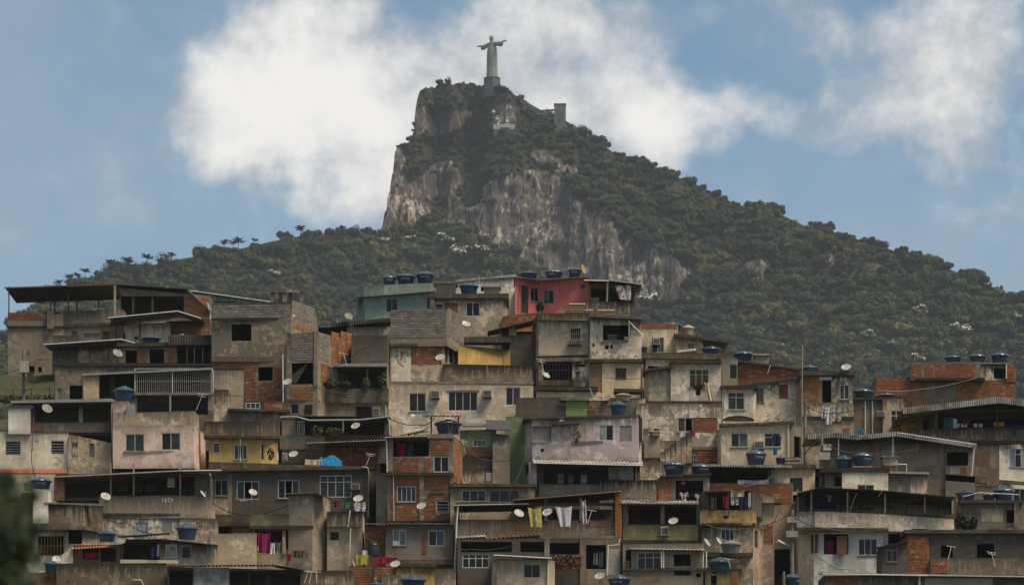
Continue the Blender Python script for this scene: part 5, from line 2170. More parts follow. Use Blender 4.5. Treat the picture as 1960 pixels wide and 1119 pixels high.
h = House('brick_house', 1580, 815, 261.5, 'house half brick and half stained cream with a dark doorway and round dish on top')
h.block([(1533, .2), (1592, 0), (1632, -.2)], (712, 720), 790, 'wp', d=5, o=[('B', 1535, 718, 1566, 772, 'brick2'), ('h', 1574, 727, 1591, 770), ('P', 1568, 721, 1592, 727, 'c_white'), ('w', 1607, 736, 1625, 764, 2, 'glasg')])
h.block((1534, 1634), 772, 830, 'be', d=5, dz=-.25, o=[('B', 1614, 818, 1628, 828)])
h.bar(1530, 1636, 711, 719, 'roofd', 'roof_edge', .4, 4)
h.bar(1534, 1634, 798, 804, 'mo', 'ledge', .4, .8)
tank(1530, 700, 1568, 716, 263, 'dark blue tank on the flat roof of the half-brick house', 'blue', 10)
dish(1620, 703, 9.5, 261, -15, 'round cream dish on the roof corner of the half-brick house', 45, stand=14)
for x0_, y0_, x1_, y1_, m_, lb in ((1573, 774, 1582, 800, 'c_strip', 'striped garment nearest the pale sheet on the half-brick house line'), (1580, 776, 1592, 812, 'c_white', 'long white sheet hung from the half-brick house'), (1590, 772, 1610, 806, 'c_camo', 'patterned dark cloth hung beside the long white sheet')):
    cloth(x0_, y0_, x1_, y1_, 260.7, m_, lb)
cable([(1536, 771), (1575, 777), (1628, 770)], 260.8, 'clothes line along the front of the half-brick house', sag=1.5, r=.012, name='clothes_line')

# ---- east: cream house with windows
h = House('plaster_house', 1450, 895, 256.5, 'plain cream house with two white windows, dark cloth in the open one')
h.block((1380, 1512), 808, 900, 'cr', d=6, o=[('w', 1399, 828, 1431, 855, 2, ('glass', 'glasn')), ('W', 1463, 828, 1494, 855, 2, 'glass')])
h.block([(1512, 0), (1537, 1.5)], 812, 900, 'ce', d=4, o=[('h', 1520, 835, 1533, 875)])
h.bar(1376, 1520, (812, 806), (816, 811), 'mo', 'roof_edge', .3, .6)
h.pipe([(1508, 812), (1509, 885)], 'pvc', .05)
cooler(1443, 845, 1462, 859, 256.3, 'brown cooler on a bracket between the two windows of the cream house')
cloth(1478, 834, 1495, 852, 255.8, 'c_navy', 'navy cloth hung out of the open window of the cream house', hem=.1)
cloth(1480, 856, 1488, 870, 255.8, 'c_blue', 'small bright blue cloth below the navy one')
tank(1427, 860, 1467, 890, 252, 'tall lettered blue tank before the cream house', 'blue', 22)
tank(1484, 872, 1504, 888, 253, 'small blue tub beside the tall lettered tank', 'blue')
e = thing('rubble_table', 1517, 887, 253, 'low trestle loaded with rubble beside the small blue tub', 'table')
part(e, 'top', bx(1503, 878, 1532, 880, 252.6, 1), 'pvg')
for x_ in (1505, 1528):
    part(e, 'leg', bx(x_, 880, x_ + 2, 889, 252.8, .08), 'pvg')
part(e, 'rubble', bx(1508, 874, 1524, 878, 252.8, .5), 'be')
dish(1385, 842, 8, 255.5, 75, 'white dish seen edge-on at the corner of the cream house', 25)
aerial(1393, 838, 860, 255.6, 'thin forked rods beside the edge-on dish of the cream house', -6, 2)

# ---- east: grey house with teal tank, yellow hut
h = House('plaster_house', 1690, 840, 264, 'grey house with white pipes and tall window below a round teal tank')
h.block((1631, 1697), 764, 840, 'cm', d=5)
h.block((1690, 1731), 764, 840, 'be', d=5, dz=-.4, o=[('W', 1705, 785, 1726, 818, 2, 'glass')])
h.bar(1629, 1734, 760, 766, 'mo', 'slab', .3, 3)
h.pipe([(1656, 767), (1656, 830)], 'pvc', .05)
h.pipe([(1670, 767), (1670, 830)], 'pvc', .05)
h.pipe([(1725, 790), (1725, 820)], 'pvc', .05, -.6)
tank(1632, 743, 1673, 766, 265, 'round teal tank standing on the grey house with white pipes', 'teal')
tank(1677, 753, 1718, 768, 266, 'low blue tank lid behind the slab next to the teal tank', 'blue')
cooler(1678, 787, 1693, 798, 263.9, 'white cooler on the grey house below the blue lid')
h = House('plaster_hut', 1758, 840, 262, 'small mustard hut with tiny window and green door under the big corrugated roof', 'hut')
h.block((1729, 1766), 790, 840, 'ye', d=3, o=[('k', 1740, 797, 1751, 809, 1)])
h.block((1765, 1790), 785, 840, 'cd', d=3, dz=.4, o=[('d', 1767, 795, 1780, 838, 'teal')])
aerial(1643, 712, 745, 265, 'thin dark rod standing behind the teal tank', 0, 0, 'iron')

# ---- east: orange brick house on the ridge
h = House('brick_house', 1810, 785, 278, 'unfinished orange brick house with three dark tanks on its top floor')
h.block((1676, 1746), (722, 720), 790, 'bb', d=6, dz=.4, o=[('B', 1678, 723, 1745, 745, 'brick'), ('B', 1678, 748, 1742, 775, 'brick')])
h.block((1743, 1877), (694, 691), 726, 'mt', d=6, o=[('B', 1744, 694, 1765, 724, 'brick', True), ('B', 1770, 694, 1786, 724, 'brick', True), ('B', 1791, 694, 1868, 724, 'brick', True)])
h.block((1746, 1876), 726, 785, 'bb', d=6, dz=.3, o=[('B', 1832, 728, 1866, 752, 'brick'), ('P', 1770, 728, 1830, 772, 'cm')])
h.bar(1752, 1884, 724, 729, 'mo', 'slab', .5, 3)
h.block((1876, 1944), 696, 728, 'wh', d=5, dz=.5, o=[('h', 1902, 705, 1926, 724)])
h.bar(1874, 1935, 694, 697, 'conc', 'slab', .2, 3, .5)
h.block((1876, 1942), 726, 775, 'bb', d=5, dz=.3, o=[('B', 1878, 731, 1922, 756, 'brick'), ('B', 1926, 731, 1941, 756, 'brick')])
h.block((1926, 1944), 696, 728, 'bb', d=4, dz=.2, o=[('B', 1927, 697, 1942, 726, 'brick')])
h.pipe([(1926, 697), (1926, 724)], 'pvc', .05, .1)
for a, b, c, d_, lb in ((1806, 680, 1842, 696, 'dark tank with the lowest rim of the three on the orange brick house'), (1853, 677, 1889, 696, 'dark tank in the middle of the three on the orange brick house'), (1895, 674, 1932, 697, 'dark tank over the pale recess, largest of three on the orange brick house')):
    tank(a, b, c, d_, 280, lb, 'teal')
cable([(1680, 746), (1760, 745), (1870, 722)], 276.5, 'cable looping across the orange brick house front', sag=3, r=.016, mat='pvg')

# ---- east: big corrugated canopy house
h = House('plaster_house', 1880, 935, 257, 'big corner house with long corrugated canopy over a cluttered terrace')
h.block([(1745, .3), (1912, -.2), (1985, 1.5)], (822, 816), 850, 'mo', d=.5, slab=False)
h.block((1790, 1990), 780, 850, 'cd', d=7, rd=6, dz=.6, o=[('h', 1795, 786, 1985, 822)])
h.roof(1728, 781, 1911, 760, d=8, rise=-.3, mat='zinc', fascia=.42, dY=-1.2, pitch=.16)
h.roof(1911, 760, 1990, 770, d=8, rise=-.3, mat='zinc', fascia=.42, dY=-1.2, pitch=.16)
for i in range(5):
    h.truss(1790 + i * 14, 800 - i * 2, 1985, 790, 6, 22, 1 + i * 1.3)
h.post(1909, 770, 816, .09, 'iron', -.2)
h.block([(1866, .8), (1912, -.1), (1990, 1.2)], 846, 960, 'wc', d=6, side='cm', o=[('W', 1933, 858, 1966, 894, 3, ('glasw', 'glass')), ('k', 1868, 861, 1892, 890, 2, 'glasg'), ('k', 1940, 935, 1965, 970, 2)])
h.bar(1866, 1912, 846, 930, 'cm', 'render_patch', .22, .3, .0)
h.bar(1868, 1893, 861, 891, 'wood', 'shutter', .24, .05)
h.bar(1855, 1990, 843, 849, 'mo', 'ledge', .3, .5)
h.bar(1912, 1990, (918, 924), (924, 930), 'mo', 'ledge', .2, .4)
for x0_, y0_, x1_, y1_, m_, lb in ((1806, 797, 1824, 820, 'c_teal', 'dark teal clothes rail load on the cluttered terrace'), (1824, 800, 1832, 819, 'c_white', 'narrow white cloth on the cluttered terrace'), (1902, 807, 1922, 816, 'c_org', 'orange crate cloth on the cluttered terrace wall'),
                                   (1843, 802, 1858, 812, 'c_mar', 'maroon garment at the back of the cluttered terrace'), (1925, 812, 1975, 820, 'c_navy', 'navy sheet on the terrace wall by the picture edge')):
    cloth(x0_, y0_, x1_, y1_, 257.4, m_, lb)
for i, x_ in enumerate((1833, 1843, 1848, 1867, 1877)):
    e = thing('storage_box', x_, 817, 257.6, ['white box', 'small white box', 'tall white carton', 'pale low box', 'white bin'][i] + ' among the clutter on the terrace wall, ' + ['closest to the white cloth', 'second from the white cloth', 'third from the white cloth', 'beside the bin', 'closest to the orange cloth'][i], 'box', 'boxes on the cluttered terrace')
    part(e, 'body', bx(x_ - 3, 811, x_ + 3.5, 817, 257.5, .3), 'c_white')
    part(e, 'lid', bx(x_ - 3.5, 810, x_ + 4, 811.2, 257.4, .45), 'c_cream')

# ---- east: mid canopy house
h = House('plaster_house', 1700, 940, 251.5, 'dull cement house under a low pitched corrugated canopy with white gutter')
h.block((1580, 1812), (852, 846), 940, 'cm', d=5, rd=3, o=[('h', 1590, 838, 1800, 848)])
h.block((1810, 1866), 850, 940, 'ce', d=4, dz=-.3, o=[('h', 1812, 864, 1853, 890), ('P', 1818, 891, 1838, 907, 'be'), ('B', 1838, 892, 1850, 907)])
h.bar(1808, 1888, (908, 914), (920, 926), 'mo', 'ledge', .3, .6)
h.roof(1545, 832, 1600, 828, d=5, rise=-.2, mat='zinc', fascia=.32, dY=-1.0, pitch=.17)
h.roof(1600, 828, 1638, 833, d=5, rise=-.2, mat='zinc', fascia=.32, dY=-1.0, pitch=.17)
h.roof(1638, 833, 1716, 826, d=5, rise=-.2, mat='zinc', fascia=.32, dY=-1.0, pitch=.17)
h.roof(1716, 826, 1869, 849, d=5, rise=-.2, mat='zinc', fascia=.32, dY=-1.0, pitch=.17, trim='alu')
for x_ in (1605, 1709):
    h.post(x_, 836, 872, .08, 'alu', -.7)
h.pipe([(1868, 850), (1864, 860), (1860, 910)], 'pvc', .05, -.6)
cloth(1636, 821, 1656, 832, 252, 'c_blue', 'bright blue tarpaulin corner above the pitched corrugated canopy', 'tarpaulin', 'tarpaulin', hem=.6, group=None)
tank(1597, 871, 1633, 898, 249.5, 'dark teal tank without print beside the lettered tank on bricks', 'teal')
tank(1632, 865, 1671, 891, 249, 'blue lettered tank raised on a brick base before the cement house', 'blul', 30)
e = thing('tank_stand', 1652, 899, 249, 'low brick and plank stand under the lettered tank', 'stand')
part(e, 'plank', bx(1632, 891, 1671, 894, 248.3, 1.4), 'woodl')
for x_ in (1634, 1648, 1662):
    part(e, 'leg', bx(x_, 894, x_ + 6, 900, 248.5, .6), 'bb')
e = thing('concrete_box', 1705, 892, 249, 'pinkish concrete box on legs beside the lettered tank', 'box')
part(e, 'body', bx(1690, 874, 1718, 890, 248.6, 1), 'pk')
part(e, 'lid', bx(1687, 871.5, 1720, 874.5, 248.4, 1.3), 'conc')
for x_ in (1692, 1713):
    part(e, 'leg', bx(x_, 890, x_ + 4, 900, 248.8, .3), 'conc')
h = House('plaster_house', 1690, 950, 248, 'low whitish house with a stepped roof edge under two tanks')
h.block((1580, 1614), 903, 950, 'cm', d=4, o=[('h', 1597, 912, 1611, 930)])
h.block((1612, 1700), 903, 950, 'wc', d=4, dz=-.3, o=[('w', 1641, 927, 1673, 945, 2)])
h.block((1699, 1776), 905, 950, 'ce', d=4, dz=.1, o=[('P', 1743, 911, 1774, 945, 'pk')])
h.bar(1570, 1702, 896, 904, 'mo', 'slab', .4, 3)
h.bar(1698, 1778, (902, 904), (906, 908), 'alg', 'roof_edge', .3, 2)
h.pipe([(1719, 888), (1735, 888), (1735, 903)], 'pvc', .04, -.3)

# ---- third tier, west of centre
h = House('yellow_house', 465, 890, 255.5, 'yellow house with rounded corner and heavy black-stained parapet')
rr = [(400, 0), (500, 0), (520, .4), (532, 1.4), (538, 3)]
h.block(rr, 838, 892, 'ye', d=5.5, o=[('l', 408, 846, 421, 867, 4), ('w', 448, 850, 473, 879, 3, 'glasg'), ('k', 498, 848, 506, 880, 1)])
mb = MB()
pf = [(390, -.3), (500, -.35), (521, .1), (534, 1.1), (541, 3)]
for (xa, da), (xb, db) in zip(pf, pf[1:]):
    for ya, yb_, q in ((806, 834, 0), (834, 839, -.15)):
        a0, b0 = P3(xa, yb_, 255.5 + da + q), P3(xb, yb_, 255.5 + db + q)
        a1, b1 = P3(xa, ya, 255.5 + da + q), P3(xb, ya, 255.5 + db + q)
        v_ = Vector((0, .5 - q, 0))
        mb.hexa([a0, b0, b0 + v_, a0 + v_, a1, b1, b1 + v_, a1 + v_])
h.add('parapet', mb, ['ym'])
h.pipe([(466, 834), (460, 836), (460, 882)], 'alu', .05, -.4)
leaves_pot(518, 856, 880, 253.8, 14, 'dark spiky plant before the rounded corner of the yellow house', 'leafd', n=60)
e = thing('white_post_stub', 531, 880, 253.7, 'short white pointed post beside the rounded yellow house', 'post')
part(e, 'shaft', bx(529, 868, 533, 880, 253.6, .15), 'pvc')
part(e, 'cap', bx(529.6, 864, 532.4, 868, 253.6, .12), 'pvc')

h = House('plaster_house', 470, 810, 259.5, 'small grey annexes with a brick strip above the yellow house')
h.block((398, 436), 744, 812, 'be', d=3, dz=.3, o=[('B', 407, 756, 416, 772)])
h.block((436, 548), 784, 815, 'ce', d=3, o=[('w', 470, 770, 498, 782, 3), ('B', 506, 772, 540, 784)])
h.block((466, 550), 765, 800, 'cd', d=3, dz=.8, o=[('B', 505, 770, 545, 785), ('h', 470, 768, 500, 782)])
h.bar(436, 556, (782, 786), (786, 790), 'roofd', 'roof_edge', .4, 1)
h.bar(404, 468, 703, 707, 'mo', 'ledge', .25, .5)

h = House('plaster_house', 640, 880, 257, 'grey block terrace house with white-piped canopy, shady veranda and plants')
h.block((538, 745), (800, 800), 885, 'cd', d=5, rd=3.2, o=[('h', 583, 806, 735, 832), ('P', 540, 804, 566, 868, 'ce'), ('w', 569, 805, 583, 831, 3), ('h', 620, 852, 724, 884)])
h.bar(536, 622, 834, 860, 'ce', 'parapet', .2, .4)
h.bar(620, 745, 832, 845, 'cd', 'parapet', .15, .4)
h.pipe([(536, 798), (566, 797), (592, 804), (690, 803), (745, 797)], 'alg', .07, -.9, 'gutter')
h.roof(566, 796, 745, 797, d=3, rise=.1, mat='roofd', dY=-.8)
h.pipe([(742, 800), (745, 806), (746, 832)], 'pvc', .05, -.5)
h.post(657, 804, 828, .12, 'alu', -.2)
h.roof(586, 848, 737, 842, d=2.6, rise=.35, mat='asb', dY=-1.8, pitch=.22, amp=.04)
h.post(596, 850, 878, .06, 'iron', -1.6)
h.block((618, 728), 852, 895, 'bb', d=2, dz=.9, o=[('B', 622, 856, 668, 888), ('B', 676, 856, 722, 888)])
h.post(671, 852, 888, .2, 'ce', .6, 'pier')
leaves_pot(607, 812, 834, 256.4, 26, 'flowering yellow plant on the shady veranda with white pipes', 'potleaf', n=110)
leaves_pot(640, 816, 834, 256.4, 36, 'leafy green plant on the shady veranda with white pipes', 'potleaf', n=140)
dish(681, 815, 9, 255.8, -22, 'white dish with red print before the shady veranda', 42, txt='SKY', stand=18)
dish(562, 869, 9, 253.5, -18, 'white dish on the long terrace beside the small cupboard', 42, stand=12)
e = thing('cupboard', 544, 880, 254, 'small pale cupboard standing on the terrace by the white dish', 'cupboard')
part(e, 'body', bx(540, 866, 549, 880, 254, .5), 'pvg')
part(e, 'door', bx(541, 868, 548, 878, 253.95, .04), 'pk')
cloth(584, 878, 614, 895, 251.6, 'c_cream', 'patched cream cloth hung over the long terrace parapet', taper=-.1)
cloth(608, 880, 616, 894, 251.5, 'c_pink', 'narrow printed cloth between the cream cloth and the blue tarpaulin')
e = thing('tarpaulin_bundle', 634, 894, 252.2, 'bright blue tarpaulin draped over something on the long terrace', 'tarpaulin')
mb = MB()
rg = random.Random(3)
L_ = []
for j in range(6):
    for i in range(13):
        a = i / 12
        b = j / 5
        top = 873 + 3 * math.sin(a * 9) + (5 if a > .85 else 0)
        L_.append(P3(613 + 42 * a + rg.uniform(-1, 1), top + (893 - top) * b, 251.6 + .7 * (1 - b) * (1 - abs(a - .5)) - .25 * b + rg.uniform(-.06, .06)))
for j in range(5):
    for i in range(12):
        k = j * 13 + i
        mb.face([L_[k], L_[k + 13], L_[k + 14], L_[k + 1]])
part(e, 'sheet', mb, 'c_blue', smooth=False)
part(e, 'load', bx(617, 878, 650, 894, 252.3, .5), 'cd')
aerial(700, 867, 892, 252, 'white forked aerial on the terrace corner over the dark house', 10, 2, 'pvc')

h = House('plaster_house', 560, 1000, 249.5, 'long dark grey house with three white-framed windows and terrace parapet')
h.block([(404, 0), (705, -.2), (724, 4)], 898, 1005, 'cd', d=6, side='cd', o=[('k', 411, 917, 436, 948, 2, 'glass'), ('P', 408, 949, 437, 984, 'be'), ('w', 453, 920, 496, 955, 3, ('glasg', None, 'glasg')), ('w', 532, 918, 573, 953, 3, ('glass', None, 'glasg')), ('W', 612, 909, 673, 951, 4, 'glasg')])
h.bar(400, 692, (884, 893), (900, 897), 'mo', 'parapet', .25, .5)
h.bar(400, 722, (898, 895), (903, 899), 'roofd', 'ledge', .5, .8)
h.bar(588, 594, 903, 960, 'ce', 'pier', .05, .2)
h.bar(437, 444, 905, 985, 'ce', 'pier', .05, .2)
h.pipe([(693, 893), (704, 895), (706, 905), (705, 990)], 'pvg', .06, -.5)
cooler(672, 926, 689, 937, 249.2, 'pale cooler beside the biggest white-framed window', 'pvg')
dish(484, 942, 8.5, 248.4, 24, 'white dish in front of the open window of the long dark house', 38)
e = thing('shelf_rack', 471, 962, 248.8, 'pinkish metal rack fixed below the open window of the long dark house', 'rack')
part(e, 'plank', bx(459, 956, 482, 958.5, 248.4, .6), 'c_pink')
part(e, 'bracket', bx(472, 958.5, 478, 966, 248.8, .2), 'c_pink')
h.block((404, 560), 985, 1060, 'cd', d=4, dz=.5, o=[('h', 418, 1000, 440, 1030), ('P', 446, 1000, 470, 1042, 'ce'), ('k', 470, 1012, 480, 1040, 1)])
h.block((720, 747), 905, 1000, 'st', d=3, dz=-.2)

# ---- stucco tower with washing
h = House('stucco_house', 610, 1095, 241.5, 'stucco stair tower between a washing balcony and magenta-walled loggia')
h.block([(552, 0), (598, -.3), (628, 1.6)], (944, 946), 1100, 'st', d=5, side='st')
h.roof(546, 944, 600, 943, d=1.5, rise=.1, mat='asb', dY=-.6)
h.roof(600, 943, 632, 952, d=1.5, rise=.1, mat='roofd', dY=-.6)
h.block((626, 694), 980, 1100, 'be', d=4, dz=.6, o=[('l', 632, 1017, 649, 1033, 3, 'iron')])
h.bar(626, 694, 979, 1009, 'mo', 'parapet', .35, .35, .5)
h.block((480, 553), 983, 1012, 'mo', d=3, dz=-.1, slab=False)
h.bar(478, 600, 1006, 1012, 'mo', 'slab', .3, 2)
h.block((484, 600), 1008, 1090, 'be', d=4, rd=2.2, inner='mg', dz=.2, o=[('h', 487, 1014, 541, 1056), ('h', 547, 1014, 590, 1051)])
h.post(544, 1012, 1060, .22, 'be', .1, 'pier')
h.pipe([(670, 976), (666, 1008)], 'pvc', .05, .1)
h.pipe([(671, 1010), (668, 1085)], 'pvc', .05, .2)
for x0_, y0_, x1_, y1_, m_, lb, sh in ((636, 958, 650, 970, 'c_mar', 'dark red garment on the balcony line by the stucco tower', True), (655, 960, 672, 972, 'c_green', 'green printed cloth on the balcony line by the stucco tower', False), (680, 960, 700, 978, 'c_strip', 'striped coloured clothes bunched under the round dish', False),
                                       (676, 962, 684, 975, 'c_pink', 'pale pink garment beside the striped clothes', True)):
    cloth(x0_, y0_, x1_, y1_, 241.5, m_, lb, shirt=sh)
cable([(632, 955), (672, 958), (702, 956)], 241.6, 'washing line across the balcony by the stucco tower', r=.012, sag=2, name='clothes_line')
dish(686, 954, 9.5, 240.8, -12, 'white dish with dark rods over the striped clothes', 40)
for x0_, y0_, x1_, y1_, m_, lb in ((486, 1018, 496, 1045, 'c_mag', 'pink towel at the outer end of the magenta loggia'), (497, 1018, 517, 1058, 'c_mag', 'long magenta cloth in the loggia by the stucco tower'), (517, 1037, 526, 1060, 'c_white', 'white towel hanging from the magenta loggia'),
                                   (526, 1036, 540, 1056, 'c_green', 'green towel beside the white one on the magenta loggia'), (484, 1042, 495, 1054, 'c_white', 'crumpled white rag at the corner of the magenta loggia'), (549, 1058, 558, 1072, 'c_red', 'red cloth hung below the second loggia opening'),
                                   (561, 1052, 574, 1066, 'be', 'tan cloth folded over the loggia wall'), (575, 1052, 588, 1066, 'be', 'second tan cloth on the loggia wall, by the tower')):
    cloth(x0_, y0_, x1_, y1_, 241.0, m_, lb)
dish(676, 1078, 8, 240.2, 80, 'white dish seen edge-on at the foot of the stucco tower', 20)

# ---- red brick house
h = House('brick_house', 810, 1005, 246.5, 'two-storey red brick house with concrete frame, balcony washing and round dish')
h.block([(742, 0), (866, -.2), (884, 3.5)], (838, 833), 908, 'ce', d=6, side='bb', o=[('h', 753, 840, 821, 873), ('B', 750, 876, 802, 904, 'brick', True), ('B', 813, 876, 826, 904, 'brick', True), ('B', 823, 840, 860, 871, 'brick', True), ('w', 830, 873, 859, 903, 2, 'glass'), ('B', 868, 842, 881, 925, 'brick2')])
h.block([(742, .15), (866, 0), (882, 3.5)], 906, 1005, 'mt', d=6, o=[('w', 760, 930, 796, 960, 4, 'glasg'), ('l', 835, 957, 859, 981, 4), ('B', 748, 912, 759, 996, 'brick', True), ('B', 760, 962, 802, 996, 'brick', True), ('B', 760, 912, 802, 929, 'brick'), ('B', 797, 930, 802, 960, 'brick'), ('B', 813, 912, 860, 936, 'brick'), ('B', 813, 944, 834, 996, 'brick', True), ('B', 835, 983, 860, 996, 'brick'), ('B', 836, 944, 860, 956, 'brick')])
h.bar(740, 868, 904, 910, 'mo', 'slab', .3, .6)
h.bar(803, 812, 878, 1000, 'ce', 'pier', .08, .3)
h.bar(861, 867, 838, 1000, 'ce', 'pier', .12, .3)
h.bar(742, 752, 838, 905, 'ce', 'pier', .1, .3)
h.bar(822, 862, 865, 872, 'ce', 'lintel', .06, .2)
h.bar(824, 850, 937, 944, 'ce', 'lintel', .06, .2)
h.bar(817, 868, 831, 839, 'conc', 'slab', .25, 2)
h.roof(737, 835, 820, 833, d=3, rise=.1, mat='roofd', dY=-.6, trim='alg')
h.pipe([(737, 836), (740, 845), (741, 903)], 'alu', .06, -.3)
h.pipe([(753, 910), (754, 996)], 'pvc', .03, -.1)
h.bar(740, 868, 996, 1003, 'mo', 'ledge', .3, .5)
cloth(760, 846, 777, 874, 246.9, 'c_red', 'crimson cloth hanging in the brick house balcony', taper=.15)
cloth(778, 848, 792, 872, 247.2, 'c_teal', 'dark green cloth beside the crimson one in the brick house balcony', taper=.2)
dish(807, 968, 9.5, 245.6, -22, 'white dish on the lower concrete pier of the red brick house', 42)
tank(832, 803, 884, 830, 250.5, 'blue tank lying askew under a little tin shelter above the red brick house', 'blue')
e = thing('tin_shelter', 855, 830, 250.5, 'small tin shelter on posts over the askew blue tank', 'shelter')
mb = MB()
for i in range(36):
    a, b = 810 + i * 2, 812 + i * 2
    za = .04 * math.sin(i * 1.6)
    zb2 = .04 * math.sin((i + 1) * 1.6)
    p, q = P3(a, 795, 249.6) + Vector((0, 0, za)), P3(b, 795, 249.6) + Vector((0, 0, zb2))
    mb.face([p, q, q + Vector((0, 2, .2)), p + Vector((0, 2, .2))])
part(e, 'roof', mb, 'zinc')
for x_ in (824, 876):
    part(e, 'post', bx(x_, 797, x_ + 3, 832, 250, .1), 'rust')
e = thing('lumber', 790, 832, 249, 'planks and broken slabs heaped on the flat roof of the red brick house', 'scrap')
for i in range(8):
    mb = MB()
    mb.tube([P3(768 + i * 4, 832 - i % 3 * 3, 248.6 + i * .12), P3(806 + i * 4 % 17, 824 - i % 4 * 2, 248.8 + i * .12)], .07, 5)
    part(e, 'plank', mb, 'pvg' if i % 3 else 'woodl')

h = House('plaster_house', 800, 1085, 241, 'grey cement house with coloured windows under a wavy roof edge')
h.block((738, 868), 1003, 1085, 'cm', d=4, o=[('w', 752, 1013, 777, 1043, 2, 'glasb'), ('w', 820, 1014, 851, 1044, 2, ('glass', 'teal')), ('B', 808, 1015, 818, 1060)])
h.block((698, 740), 1004, 1085, 'bb', d=4, dz=.6, o=[('B', 701, 1007, 734, 1062)])
h.roof(698, 1002, 868, 1002, d=1.5, rise=.15, mat='asb', dY=-.5, pitch=.24)
h.bar(752, 764, 1034, 1044, 'c_white', 'patch', .03, .05)
h.bar(760, 870, 1072, 1082, 'mo', 'ledge', .6, .9)
cloth(682, 1060, 706, 1080, 239.5, 'c_yel', 'black and yellow printed cloth on the wall by the grey cement house')
cloth(694, 1052, 712, 1062, 239.8, 'c_white', 'white folded sheet above the yellow printed cloth')
cloth(719, 1064, 742, 1078, 239.5, 'c_red', 'red towel draped beside the yellow printed cloth')
cloth(742, 1066, 760, 1076, 239.5, 'c_mar', 'maroon cloth trailing from the red towel')
e = thing('barrel', 715, 1062, 240, 'dark barrel behind the red towel', 'barrel')
mb = MB()
mb.lathe([(0, 0), (.4, 0), (.43, .35), (.4, .75), (0, .75)], 12)
link('body', mb.mesh('body', ['dark']), e)
mb = MB()
mb.lathe([(.42, .68), (.44, .72), (.42, .76), (0, .78)], 12)
link('lid', mb.mesh('lid', ['blue']), e)
h = House('plaster_house', 760, 1130, 236.5, 'low brick and yellow wall at the bottom edge with a dish on a stub')
h.block((668, 762), 1083, 1135, 'bb', d=3, o=[('B', 670, 1086, 715, 1119), ('B', 722, 1086, 760, 1119)])
h.block((758, 832), 1083, 1135, 'ye', d=3, dz=-.1)
h.block((828, 872), 1088, 1135, 'be', d=3)
h.bar(716, 722, 1084, 1125, 'ce', 'pier', .08, .3)
h.bar(756, 835, 1080, 1085, 'mo', 'ledge', .3, .5)
h.block((730, 768), 1102, 1140, 'be', d=.8, dz=-1.2)
dish(757, 1079, 9.5, 235.5, -18, 'white dish above the low yellow wall at the bottom edge', 42, stand=25)
tank(766, 1101, 816, 1130, 234.8, 'pale tank with a shiny blue and white lid at the bottom edge', 'blul')
tank(705, 1113, 735, 1130, 234.8, 'bright blue tank top at the bottom edge under the dish', 'teal')

# ---- green house between brick and lilac
h = House('green_house', 925, 935, 253.5, 'narrow green house with a brick balcony squeezed beside a stucco column')
h.block((880, 950), 822, 935, 'gr', d=5, o=[('w', 905, 841, 931, 854, 3), ('B', 889, 855, 943, 871), ('P', 886, 872, 946, 900, 'cd')])
h.block((943, 976), 832, 935, 'st', d=4, dz=-.4)
h.block((968, 1006), 795, 940, 'gr', d=4, dz=.5)
h.bar(930, 978, (806, 808), (824, 826), 'c_grey', 'awning', .9, .4)
h.bar(884, 972, 811, 816, 'pvg', 'roof_edge', .4, .6)
h.bar(882, 968, 901, 930, 'be', 'parapet', .2, .4)
h.bar(930, 953, 905, 921, 'pvg', 'shutter', .28, .1)
h.roof(884, 927, 945, 926, d=1.2, rise=.2, mat='asb', dY=-.9, pitch=.3, amp=.05)
aerial(891, 841, 868, 252.6, 'white bent rods on the brick edge beside the narrow green house', -6, 2, 'pvc')

# ---- lilac house
h = House('lilac_house', 1115, 950, 252, 'lilac and pink house with peeling base over a shady metal-roofed veranda')
h.block([(1003, 2.2), (1019, 0), (1222, -.3), (1228, .6)], (799, 797), 882, 'li', d=6, o=[('h', 1019, 815, 1055, 845), ('w', 1146, 813, 1174, 843, 2, ('glasw', 'glass')), ('p', 1186, 814, 1209, 844, 'screen'), ('h', 1035, 858, 1041, 864)])
h.bar(1020, 1054, 816, 844, 'screen', 'screen', -.12, .03)
h.bar(1018, 1052, 842, 847, 'alg', 'sill', .1, .25)
h.bar(1000, 1226, (799, 794), (803, 798), 'roofd', 'roof_edge', .3, 4)
h.bar(1056, 1110, (811, 808), (815, 812), 'roofd', 'awning', .6, .7)
h.bar(1095, 1230, 844, 850, 'li', 'ledge', .2, .4)
h.bar(1219, 1229, 800, 845, 'dark', 'shutter', .22, .1)
h.roof(1020, 884, 1231, 889, d=1.2, rise=.35, mat='asb', dY=-1.3, trim='alu', pitch=.25)
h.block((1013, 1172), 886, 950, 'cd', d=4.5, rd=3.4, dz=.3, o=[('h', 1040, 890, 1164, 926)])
h.bar(1012, 1027, 884, 935, 'li', 'pier', .2, .3)
h.bar(1032, 1152, 926, 955, 'st', 'parapet', .05, .3)
h.block((1148, 1275), 919, 960, 'st', d=2, dz=-.3)
mb = MB()
n = 40
for i in range(n):
    a, b = 1165 + 47 * i / n, 1165 + 47 * (i + 1) / n
    da, db = .05 * math.sin(i * 1.57), .05 * math.sin((i + 1) * 1.57)
    mb.face([P3(a, 918, 251.7 + da), P3(b, 918, 251.7 + db), P3(b, 888, 251.7 + db), P3(a, 888, 251.7 + da)])
h.add('sheet_panel', mb, ['asb'])
h.post(1218, 890, 920, .1, 'woodl', -.4)
